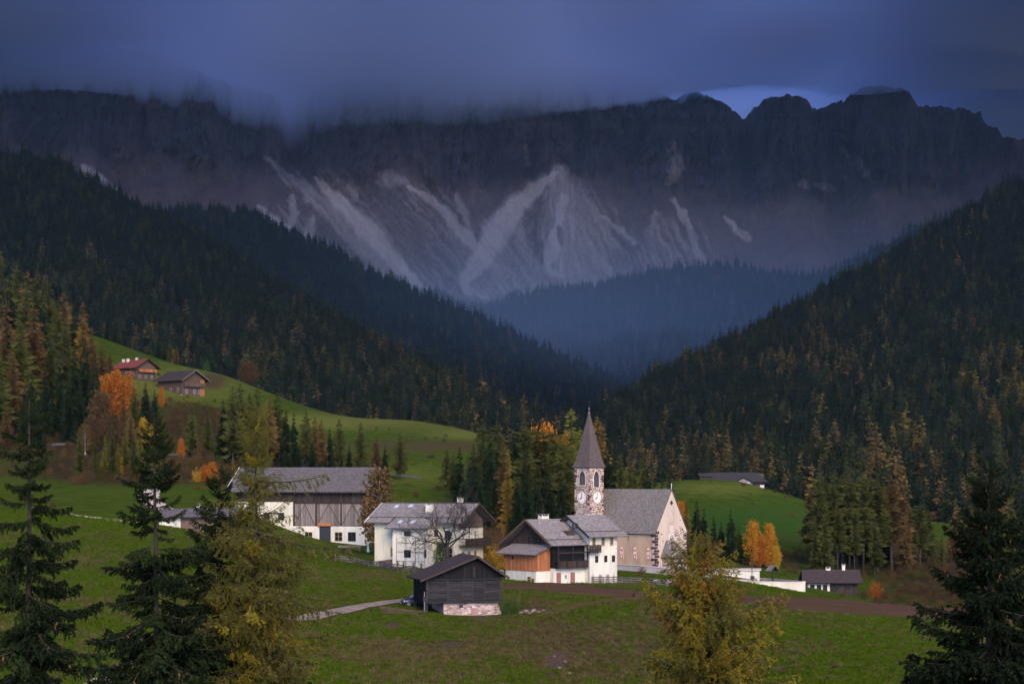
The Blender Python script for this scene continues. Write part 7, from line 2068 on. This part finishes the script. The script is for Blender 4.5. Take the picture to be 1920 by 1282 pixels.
def proto_mesh(name, seed, blades, hgt, spread, mat, w=.03):
    r = np.random.default_rng(seed); g = Geo()
    b0 = np.stack([r.normal(0, spread, blades), r.normal(0, spread, blades), np.zeros(blades) - .02], 1)
    tp = b0 + np.stack([r.normal(0, .10, blades), r.normal(0, .10, blades), hgt * (.5 + .7 * r.random(blades))], 1)
    q = r.normal(0, 1, (blades, 3)); q[:, 2] = 0; q /= np.linalg.norm(q, axis=1)[:, None]
    g.tri(np.stack([b0 - q * w, b0 + q * w, tp], 1))
    return g.mesh(name, [mat])
G_GREEN = leaf_mat('grass_blades', (0.032, 0.062, 0.003), (0.100, 0.138, 0.008), rnd=.6, transl=.3)
G_DRY = leaf_mat('dry_grass_blades', (0.060, 0.044, 0.017), (0.17, 0.125, 0.050), rnd=.6, transl=.3)
def tuft_obj(i, mat, kind, px_, py_, label):
    loc, d = gpt(px_, py_)
    o = link('grass_tuft', proto_mesh('grass_tuft', i, 26, .20, .07, mat), None, loc, (0, 0, i))
    return tag(o, label, 'grass', 'larger grass tufts in the front meadow')
T = [tuft_obj(0, G_GREEN, 0, 820, 1262, 'green grass tuft low in the front meadow'), tuft_obj(1, G_GREEN, 0, 1130, 1210, 'green grass tuft on the mound below the ploughed strip'),
     tuft_obj(2, G_DRY, 1, 905, 1225, 'dry brown grass tuft in the middle of the front meadow'), tuft_obj(3, G_DRY, 1, 1200, 1180, 'dry brown grass tuft on the mound right of the hay barn')]
def off_path(x, D):
    return np.ones(len(x), bool)
PATHPX = [(150,1310),(205,1275),(262,1250),(318,1215),(352,1192),(400,1180),(480,1170),(590,1156),(650,1143),(700,1133),(752,1126),(800,1122)]
_pw = np.array([gxy(*p) for p in PATHPX])
def near_path(x, D, w):
    m = np.zeros(len(x), bool)
    for (x0, y0), (x1, y1) in zip(_pw[:-1], _pw[1:]):
        dx, dy = x1 - x0, y1 - y0; t = np.clip(((x - x0) * dx + (D - y0) * dy) / (dx * dx + dy * dy), 0, 1)
        m |= np.hypot(x - x0 - t * dx, D - y0 - t * dy) < w
    return m
def field_px(p, y): return (p > 930) & (y > np.interp(p, *zip(*TOPE)) - 1) & (y < np.interp(p, *zip(*BOTE)) + 1)
def barn_zone(x, D): return (np.abs(x + 4.5) < 7) & (D > 218) & (D < 234)
dry_f = lambda bil, x, D: np.clip(bil(dry) + 0.9 * fbm(x / 9, D / 9, 401, 4), 0, 1)
def m_green(bil, x, D, p, y): return (1 - .75 * dry_f(bil, x, D)) * (.35 + .65 * vnoise(x / 2.3, D / 2.3, 405)) * ~near_path(x, D, 1.7) * ~field_px(p, y) * ~barn_zone(x, D) * (bil(dirt) < .5)
def m_dry(bil, x, D, p, y): return (.10 + .90 * dry_f(bil, x, D)) * (.3 + .7 * vnoise(x / 1.7, D / 1.7, 407)) * ~near_path(x, D, 1.7) * ~field_px(p, y) * ~barn_zone(x, D) * (bil(dirt) < .5)
x, D, z, r = sample_ground(m_green, 150000, 100, 330, -60, 1980, 411)
forest_object('meadow_grass', T[:2], x, D, z + .40, r.uniform(.6, 1.7, len(x)), 'short green grass of the near meadow', 7)
x, D, z, r = sample_ground(m_dry, 120000, 100, 300, -60, 1980, 413)
forest_object('dry_grass', T[2:], x, D, z + .40, r.uniform(.6, 1.9, len(x)), 'dry brownish grass patches of the near meadow', 8)
for nm_ in ('meadow_grass', 'dry_grass'): bpy.data.objects[nm_]['category'] = 'grass'
# undergrowth on the brushy banks
UB = [bpy.data.objects[n] for n in ()]
def under(name, leaf, n, seed, label, px_, py_):
    loc, d = gpt(px_, py_)
    protos_ = []
    for v in range(2):
        cm, sm = broad_mesh('bush', leaf, v)
        o = link('bush', cm, None, loc + Vector((v * 1.5, 0, 0)), (0, 0, v), (1.5, 1.5, 1.3)); tag(o, f'low {leaf} scrub bush on the bank, {"first" if v == 0 else "second"} of a pair {label}', 'bush', 'low scrub bushes')
        protos_.append(o)
    x, D, z, r = sample_ground(lambda bil, x, D, p, y: np.clip(bil(brush) * 1.1 - .12 + .5 * fbm(x / 12, D / 12, seed, 3), 0, 1), n, 300, 700, -60, 1980, seed)
    o = forest_object('undergrowth', protos_, x, D, z + .3, r.uniform(.5, 1.9, len(x)), f'{leaf} scrub covering the banks {label}', 9); o['category'] = 'scrub'
under('u1', 'brown', 9000, 421, 'above the left meadow', 320, 898)
under('u2', 'rust', 3500, 423, 'under the larch grove', 1700, 1076)
under('u3', 'olive', 5000, 425, 'behind the houses', 1010, 1030)
